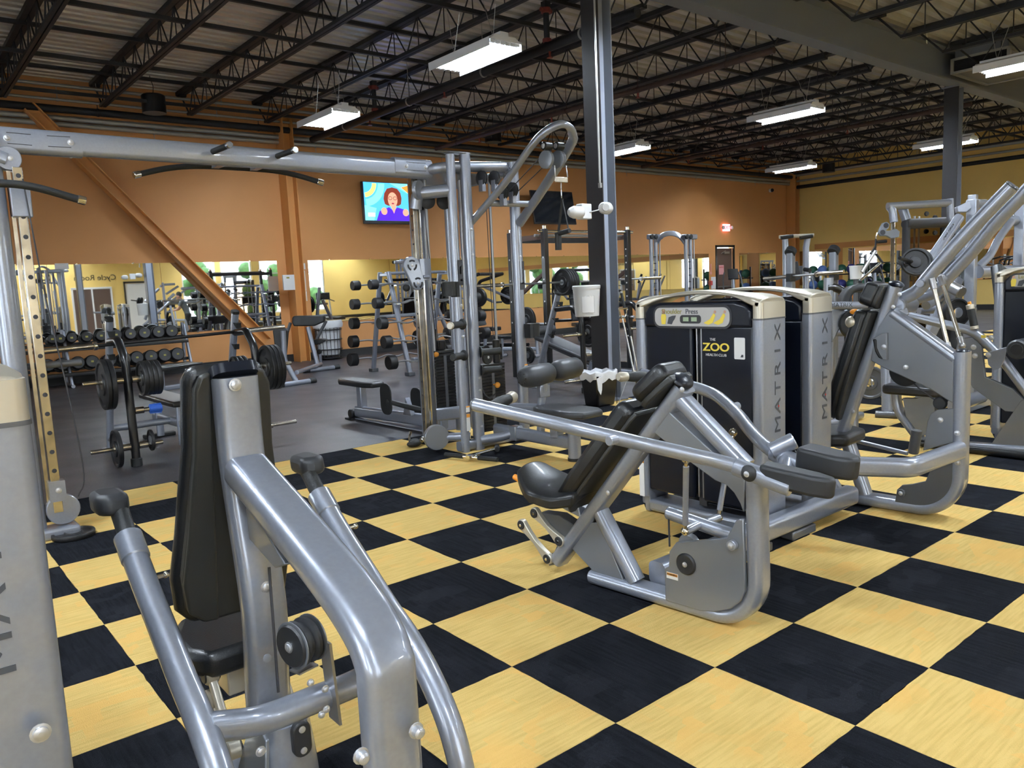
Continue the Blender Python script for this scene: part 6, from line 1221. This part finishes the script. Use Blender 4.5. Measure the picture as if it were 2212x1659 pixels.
# roman chair / dip tower
DT=11.5; t=thing('dip_tower','silver dip and leg raise tower with padded top handles near the corner','gym machine',V((atD(1720,560,DT).x,atD(1720,560,DT).y,0)))
for x in (1697,1741): p=atD(x,520,DT); O('upright',MB().tube([(p.x,p.y,0),(p.x,p.y,p.z-.1),atD(x+(-1 if x<1720 else 4),512,DT)],.045,14),'silver',t)
O('top_bar',MB().bar(atD(1684,512,DT),atD(1757,508,DT),.05,.07),'champagne',t)
for a,b in ((1687,1713),(1728,1755)): O('top_grip',MB().tube([atD(a,514,DT-.05),atD(b,510,DT-.05)],.028,10),'rubber',t)
O('back_pad',MB().prism([atD(x,y,DT-.1) for x,y in ((1710,566),(1724,564),(1729,590),(1731,602),(1724,605),(1710,605),(1706,600),(1709,585))],f_*.08),'vinyl_grey',t,.01); O('arm_rest',MB().tube([atD(1738,582,DT-.1),atD(1750,584,DT-.2)],.03,10),'rubber',t); O('base',MB().box((atD(1720,560,DT).x,atD(1720,560,DT).y,.04),(1.0,1.0,.07)),'silver_dark',t,.01)
# functional trainer with arch
DF=15.5; t=thing('functional_trainer','silver dual column cable trainer with arched top in front of the far mirrors','gym machine',V((atD(1450,600,DF).x,atD(1450,600,DF).y,0)))
cs=[]
for x in (1411,1486):
    p=atD(x,515,DF); cs.append(p); 
    for dx in(-.07,.07): O('column',MB().tube([(p.x+dx,p.y,0),(p.x+dx,p.y,p.z)],.04,12),'silver',t)
    for k in range(10): O('pin_hole',MB().box((p.x-.0,p.y-.03,.6+.13*k),(.05,.02,.02)),'ink',t)
    O('pulley_head',MB().box(p+V((.05,0,.03)),(.38,.12,.10)),'silver',t,.02); 
    for dx in(-.12,0): O('roller',MB().cyl(p+V((dx,-.09,.03)),p+V((dx,-.05,.03)),.05,14),'rubber',t)
    O('guide_rod',MB().cyl((p.x+.25,p.y+.05,0),(p.x+.25,p.y+.05,p.z),.014,8),'steel_bar',t); O('weight_stack',MB().box((p.x+.27,p.y+.05,.45),(.22,.14,.7)),'iron',t)
a,b=cs; O('arch',MB().sweep(smooth([a+V((.08,0,-.1)),a.lerp(b,.25)+Z_*.05,a.lerp(b,.5)+Z_*.10,a.lerp(b,.75)+Z_*.05,b+V((-.05,0,-.12))],5),RT(.04,.10,.012),up=Y_),'silver',t); O('base_beam',MB().bar(V((a.x,a.y,.06)),V((b.x,b.y,.06)),.1,.1),'silver',t)
# hidden-depth fillers: black curved storage rack and grey elliptical shells left of the reclined pad
p=atD(1800,640,6.6); t=thing('storage_rack','rack with black curved arms between the weight towers and the reclined pad','rack',V((p.x,p.y,0))); O('curved_arm',MB().tube(smooth([atD(1786,622,6.6),atD(1805,622,6.6),atD(1825,634,6.6),atD(1832,655,6.6),atD(1833,760,6.6)],5),.035,14),'black_paint',t); O('post',MB().tube([V((atD(1790,600,6.6).x,atD(1790,600,6.6).y,0)),atD(1790,600,6.6)],.04,14),'silver',t); O('base_rail',MB().bar(V((p.x-.2,p.y,.04)),V((p.x+.5,p.y,.04)),.06,.06),'silver',t)
p=atD(1845,660,6.0); t=thing('rowing_machine_shell','grey rounded machine shell with white side tube behind the reclined pad','gym machine',V((p.x,p.y,0))); O('shell',MB().sweep(smooth([atD(1818,665,6.0),atD(1832,630,6.0),atD(1862,622,6.0),atD(1885,634,6.0),atD(1888,680,6.0)],5),RT(.14,.06,.025,3),up=f_),'pad_rubber',t); O('side_tube',MB().tube([atD(1790,660,5.8),atD(1870,660,5.9)],.03,14),'silver',t); text('lettering','MATRIX',.045,atD(1818,659,5.755),r_,-d_,'grey_ink',t)
O('body',MB().prism([atD(x,y,6.0) for x,y in ((1796,668),(1848,668),(1812,715),(1799,740))],f_*.1),'plate_grey',t,.01); O('black_guard',MB().lathe(atD(1850,700,5.95),f_,[(0,.10),(.01,.115),(.05,.115),(.06,.1)],26),'rubber',t); O('leg',MB().tube([V((p.x,p.y,0)),p],.04),'silver',t)
# balls on a rack by the yellow wall
p=atX('k',1160,650,22.3); t=thing('ball_rack','black two-tier rack of exercise balls against the yellow wall','rack',(22.3,p.y,0))
for s in(-1,1): O('rack_side',MB().tube([(22.3,p.y+s*1.0,0),(22.3,p.y+s*1.0,1.6)],.03,8),'black_paint',t)
for z in (1.20,.72,.25):
    for dx in(-.15,.15): O('rack_rail',MB().tube([(22.3+dx,p.y-1,z),(22.3+dx,p.y+1,z)],.02,8),'black_paint',t)
cols=['green_ball','blue_ball','green_ball','green_ball','navy_ball','green_ball']
for r_i,(z,row) in enumerate(((1.20,'top'),(.72,'middle'),(.25,'bottom'))):
    for k in range(6):
        cname=cols[(k+r_i)%6] if r_i<2 else ('navy_ball' if k%2 else 'orange_plastic'); nm={'green_ball':'dark green','blue_ball':'light blue','navy_ball':'navy blue','orange_plastic':'orange'}[cname]
        c=V((22.3,p.y+.82-.33*k,z+.165)); o=O('exercise_ball',MB().ell(c,(.155,.155,.155),18,12),cname); tag(o,'%s exercise ball on the %s shelf by the yellow wall, %s'%(nm,row,['farthest left','second from left','third from left','third from right','second from right','farthest right'][k]),'ball','exercise balls on the rack')
# ---------------------------------------------------------------- person beside the lever machine
def person(lab,base,face,H,joints,cl_top,cl_bot,hair):
    """face: facing direction angle; joints in local (side, forward, up) units of height"""
    t=thing('person',lab,'person',base); fw=V((math.cos(face),math.sin(face),0)); sd=V((fw.y,-fw.x,0)); B=V(base)
    P=lambda s,f,u: B+sd*(s*H)+fw*(f*H)+Z_*(u*H)
    def skin(name,chain,m,par=t):
        # chain: list of (point,radius); several branches sharing the first vertex
        vs=[];es=[];rs=[]
        for br in chain:
            prev=None
            for (pt,r) in br:
                q=P(*pt); idx=next((i for i,v in enumerate(vs) if (v-q).length<1e-4),None)
                if idx is None: vs.append(q); rs.append(r*H); idx=len(vs)-1
                if prev is not None: es.append((prev,idx))
                prev=idx
        me=D.meshes.new(name); me.from_pydata([v-WL[par] for v in vs],es,[]); me.materials.append(MT[m]); o=D.objects.new(name,me); COL.objects.link(o); o.parent=par; WL[o]=WL[par]
        sm=o.modifiers.new('skin','SKIN'); sm.use_smooth_shade=True; sv=me.skin_vertices[0].data if me.skin_vertices else None
        if sv is None:
            bpy.context.view_layer.objects.active=o; 
        for i,r in enumerate(rs):
            if sv: sv[i].radius=(r,r); sv[i].use_root=(i==0)
        ss=o.modifiers.new('sub','SUBSURF'); ss.levels=2; ss.render_levels=2; return o
    body=MB(); J=joints
    def limb(mb,pts,rad,seg=14): 
        pp=smooth([P(*p) for p in pts],5); n=len(pp); k=len(rad)-1; sc=[]
        for i in range(n):
            x=i/(n-1)*k; a=int(min(x,k-1e-6)); sc.append(rad[a]+(rad[a+1]-rad[a])*(x-a))
        mb.sweep(pp,[(H*math.cos(2*PI*q/seg),H*math.sin(2*PI*q/seg)) for q in range(seg)],scale=sc)
    for s in(-1,1):
        limb(body,[J['hip%d'%s],J['knee%d'%s],J['ank%d'%s]],[.052,.048,.034,.033,.036,.024,.02]); limb(body,[J['sh%d'%s],J['elb%d'%s],J['wri%d'%s]],[.030,.028,.023,.024,.018,.015])
        w=J['wri%d'%s]; e=J['elb%d'%s]; dv=(P(*w)-P(*e)).normalized(); pn=dv.cross(sd).normalized()
        body.ell(P(*w)+dv*.03*H,(.024*H,.012*H,.03*H),10,6,ax=(sd,pn,dv))
        for f in range(4):
            o_=P(*w)+dv*.052*H+sd*((f-1.5)*.0105*H); Lf=(.03,.035,.032,.025)[f]*H; body.tube([o_,o_+dv*Lf*.5+pn*.004*H,o_+dv*Lf*.8+pn*.02*H],.0052*H,8,scale=[1,.95,.75])
        o_=P(*w)+dv*.02*H-sd*s*.022*H; body.tube([o_,o_+dv*.02*H-sd*s*.012*H,o_+dv*.038*H-sd*s*.010*H],.006*H,8)
        a=J['ank%d'%s]; body.ell(P(a[0],a[1]+.03,.018),(.026*H,.07*H,.02*H),12,7,ax=(sd,fw,Z_))
    limb(body,[J['neck'],J['head']],[.03,.032]); hc=P(*J['head']); hd=(P(*J['head'])-P(*J['neck'])).normalized(); hf=(fw-hd*fw.dot(hd)+Z_*-.15).normalized(); hs=hf.cross(hd).normalized()
    body.ell(hc,(.046*H,.058*H,.068*H),20,14,ax=(hs,hf,hd)); body.ell(hc+hf*.056*H-hd*.012*H,(.009*H,.012*H,.014*H),8,6,ax=(hs,hf,hd)); body.ell(hc+hf*.03*H-hd*.045*H,(.026*H,.028*H,.022*H),10,6,ax=(hs,hf,hd))
    for s in(-1,1): body.ell(hc+hs*s*.047*H-hd*.01*H,(.006*H,.014*H,.02*H),8,6,ax=(hs,hf,hd))
    o=O('body',body,'skin',t); rm=o.modifiers.new('remesh','REMESH'); rm.mode='VOXEL'; rm.voxel_size=.0062*H; rm.use_smooth_shade=True; sm=o.modifiers.new('smooth','SMOOTH'); sm.iterations=3
    for s in(-1,1): O('eye',MB().ell(hc+hf*.052*H+hs*s*.019*H+hd*.006*H,(.007*H,.004*H,.005*H),8,6,ax=(hs,hf,hd)),'white_plastic',t); O('eyebrow',MB().ell(hc+hf*.055*H+hs*s*.019*H+hd*.02*H,(.011*H,.003*H,.003*H),8,5,ax=(hs,hf,hd)),hair,t)
    O('mouth',MB().ell(hc+hf*.056*H-hd*.036*H,(.014*H,.004*H,.004*H),8,5,ax=(hs,hf,hd)),'pipe_red',t)
    hm=MB().ell(hc+hd*.012*H-hf*.010*H,(.051*H,.058*H,.066*H),20,14,ax=(hs,hf,hd)); hm.v=[v+(hd*(.02*H) if (v-hc).dot(hf)>.02*H and (v-hc).dot(hd)<.035*H else V((0,0,0)))-(hf*max(0,(v-hc).dot(hf)-.02*H)*.9 if (v-hc).dot(hd)<.03*H else V((0,0,0))) for v in hm.v]; O('hair',hm,hair,t)
    sh=MB(); tr=[J['pel'],J['wai'],J['che'],J['neck']]; pp=smooth([P(*p) for p in tr],5); n=len(pp); ra=[(.085,.062),(.078,.058),(.105,.066),(.045,.04)]; vs=[]; seg=20
    for i,p in enumerate(pp):
        x=i/(n-1)*3; a=int(min(x,2.9999)); wv=ra[a][0]+(ra[a+1][0]-ra[a][0])*(x-a); dv=ra[a][1]+(ra[a+1][1]-ra[a][1])*(x-a); t_=(pp[min(i+1,n-1)]-pp[max(i-1,0)]).normalized(); fd=t_.cross(sd).normalized()
        for q in range(seg): vs.append(p+sd*(wv*H*math.cos(2*PI*q/seg))+fd*(dv*H*math.sin(2*PI*q/seg)))
    sh.add(vs,[(i*seg+j,i*seg+(j+1)%seg,(i+1)*seg+(j+1)%seg,(i+1)*seg+j) for i in range(n-1) for j in range(seg)]+[tuple(range(seg)),tuple((n-1)*seg+j for j in range(seg))])
    for s in(-1,1):
        e=J['elb%d'%s]; a=J['sh%d'%s]; mid=tuple(a[k]+(e[k]-a[k])*.6 for k in range(3)); inn=(a[0]*.6,a[1],a[2]+.0); limb(sh,[inn,a,mid],[.036,.038,.036,.034])
    o=O('shirt',sh,cl_top,t); rm=o.modifiers.new('remesh','REMESH'); rm.mode='VOXEL'; rm.voxel_size=.008*H; rm.use_smooth_shade=True; sm=o.modifiers.new('smooth','SMOOTH'); sm.iterations=4
    so=MB()
    for s in(-1,1):
        hp,kn=J['hip%d'%s],J['knee%d'%s]; mid=tuple(hp[k]+(kn[k]-hp[k])*.8 for k in range(3)); limb(so,[(hp[0]*.8,hp[1],hp[2]+.05),hp,mid],[.062,.062,.056,.056])
    o=O('shorts',so,cl_bot,t); rm=o.modifiers.new('remesh','REMESH'); rm.mode='VOXEL'; rm.voxel_size=.008*H; rm.use_smooth_shade=True
    for s in(-1,1): a=J['ank%d'%s]; o=O('shoe',MB().ell(P(a[0],a[1]+.032,.022),(.032*H,.082*H,.026*H),14,8,ax=(sd,fw,Z_)).box(P(a[0],a[1]+.032,.006),(.05*H,.15*H,.012*H),ax=(sd,fw,Z_)),'rubber',t)
    return t
JJ={'hip-1':(-.052,0,.50),'hip1':(.052,0,.50),'knee-1':(-.055,.03,.27),'knee1':(.055,.02,.27),'ank-1':(-.06,-.02,.045),'ank1':(.06,-.03,.045),'sh-1':(-.108,.09,.80),'sh1':(.108,.09,.80),'elb-1':(-.11,.17,.66),'elb1':(.11,.17,.66),'wri-1':(-.09,.31,.62),'wri1':(.09,.31,.62),'neck':(0,.11,.835),'head':(0,.145,.925),'pel':(0,0,.47),'wai':(0,.02,.60),'che':(0,.075,.75)}
pp_=atD(2046,560,7.7); person('man with short dark hair in a dark grey shirt, head bowed, behind the lever machine',V((pp_.x,pp_.y,0)),math.radians(205),1.62,JJ,'grey_cloth','base_black','hair_dark')
# ---------------------------------------------------------------- rows behind the camera, seen only in the mirrors
def treadmill():
    t=thing('treadmill','treadmill','treadmill'); O('deck',MB().box((0,0,.12),(.7,1.7,.14)),'black_paint',t,.02); O('belt',MB().box((0,-.05,.195),(.5,1.5,.01)),'rubber',t)
    for s in(-1,1): O('side_post',MB().tube([(s*.34,.62,.15),(s*.34,.78,1.15)],.035,12),'silver',t); O('hand_rail',MB().tube([(s*.34,.76,1.05),(s*.34,.2,.95)],.025,10),'rubber',t)
    O('console',MB().box((0,.76,1.22),(.75,.10,.36)),'black_gloss',t,.03); O('screen',MB().box((0,.705,1.25),(.34,.01,.2)),'glass_dark',t); O('motor_hood',MB().box((0,.72,.24),(.66,.42,.16)),'silver_dark',t,.04); return t
tm_=treadmill(); place(tm_,(8.2,-8.2,0),PI); tm_['label']='black treadmill seen only in the mirrors, leftmost of its row'; tm_['group']='treadmills behind the camera'
for k in range(6): dup(tm_,(9.5+1.25*k,-8.2,0),PI,'black treadmill seen only in the mirrors, %s of its row'%['second','third','fourth','fifth','sixth','last'][k],'treadmills behind the camera')
tower('white-topped weight tower behind the camera, reflected left in the mirror',Sub((3.4,-5.6,0),(0,1,0)),W=.25,L=.7,H=1.2,side=-1,letters=False)
tower('second weight tower behind the camera beside the reflected one',Sub((4.9,-5.9,0),(0,1,0)),W=.25,L=.7,H=1.2,side=-1,letters=False)
t=thing('leg_press','silver leg press with two raised levers, seen only in the mirror','gym machine',(2.2,-4.6,0)); O('frame',MB().tube([(2.0,-4.9,.05),(2.0,-3.9,.05),(2.5,-3.9,.05),(2.5,-4.9,.05),(2.0,-4.9,.05)],.04,10),'silver',t); O('post',MB().tube([(2.25,-4.4,.05),(2.25,-4.4,1.1)],.06,12),'silver',t)
for s in(-1,1): O('lever',MB().tube([(2.25+s*.2,-4.4,1.05),(2.25+s*.3,-4.5,1.9)],.03,10),'silver',t)
O('post_arm',MB().tube([(2.05,-4.4,1.05),(2.45,-4.4,1.05)],.03,10),'silver',t); O('seat',MB().box((2.25,-4.0,.45),(.4,.4,.08)),'vinyl',t,.02)

def elliptical():
    t=thing('elliptical','elliptical','elliptical'); O('base_rail',MB().bar((0,-.8,.06),(0,.8,.06),.08,.12),'silver',t)
    for y in (-.8,.8): O('foot',MB().bar((-.3,y,.04),(.3,y,.04),.07,.07),'silver_dark',t)
    O('flywheel_housing',MB().lathe((-.1,.45,.42),(1,0,0),[(0,.30),(.02,.34),(.18,.34),(.20,.30)],26),'plate_grey',t); O('mast',MB().tube(smooth([(0,.35,.5),(0,.28,.9),(0,.22,1.25)],5),.05,12),'silver',t)
    O('console',MB().sweep([(0,.28,1.22),(0,.16,1.50)],RT(.30,.07,.03,4),up=X_),'black_paint',t); O('screen',MB().box((0,.165,1.36),(.2,.012,.14)),'tv_dark',t)
    for s in(-1,1): O('moving_arm',MB().tube(smooth([(s*.25,.40,.45),(s*.27,.25,.9),(s*.25,.10,1.25),(s*.20,.02,1.42)],5),.022,10),'silver_dark',t); O('pedal_bar',MB().bar((s*.16,.4,.3),(s*.16,-.7,.2),.05,.05),'silver',t); O('pedal',MB().box((s*.16,-.25,.29),(.14,.36,.05)),'rubber',t,.01)
    return t
ee=elliptical(); place(ee,(17.3,11.0,0),2.4); ee['label']='silver elliptical with black console in front of the mirror, left of the black door'; ee['group']='ellipticals near the far corner'
for (x,y),lb in (((19.2,9.9),'silver elliptical with black console near the far corner, middle of three'),((21.0,8.7),'silver elliptical with black console near the yellow wall, rightmost of three')): dup(ee,(x,y,0),2.4,lb,'ellipticals near the far corner')
def lever_press(lab,c,rz):
    t=thing('plate_loaded_press',lab,'gym machine')
    for s in(-1,1): O('side_frame',MB().tube(fil([(s*.45,-.7,.04),(s*.45,.7,.04),(s*.45,.55,1.45),(s*.45,-.1,1.6)],.12),.038,12),'black_paint',t); O('press_lever',MB().tube([(s*.45,.45,1.35),(s*.40,-.45,1.0)],.03,10),'silver',t); O('plate_horn',MB().cyl((s*.42,-.15,1.12),(s*.72,-.15,1.12),.022,10),'chrome',t); O('grip',MB().cyl((s*.40,-.45,1.0),(s*.22,-.5,1.0),.02,10),'rubber',t)
    O('cross_tube',MB().tube([(-.45,.62,.5),(.45,.62,.5)],.035,12),'black_paint',t); O('cross_tube',MB().tube([(-.45,-.1,1.6),(.45,-.1,1.6)],.035,12),'black_paint',t); O('seat',MB().box((0,0,.42),(.34,.4,.08)),'vinyl',t,.02); O('back_pad',MB().sweep([(0,.2,.5),(0,.42,1.15)],RT(.3,.08,.03,4),up=X_),'vinyl',t); O('seat_post',MB().tube([(0,.1,.4),(0,.15,.03)],.04,10),'silver',t)
    return place(t,c,rz)
lever_press('black plate loaded press with four discs behind the pulldown loop, near the mirrors',(8.3,10.9,0),.3); lever_press('black plate loaded press partly hidden behind the grey column and bucket',(9.9,9.7,0),-.5)
for k,(cx,cy,rz,sd) in enumerate(((8.3,10.9,.3,-1),(8.3,10.9,.3,1),(9.9,9.7,-.5,-1),(9.9,9.7,-.5,1))):
    ax=V((math.cos(rz)*sd,math.sin(rz)*sd,0)); q=V((cx,cy,1.12))+V((math.cos(rz),math.sin(rz),0))*(sd*.53)+V((-math.sin(rz),math.cos(rz),0))*-.15
    plate('large black plate on the lever presses near the mirrors, %s from the left'%['first','second','third','fourth'][k],q,ax,.2,.09)
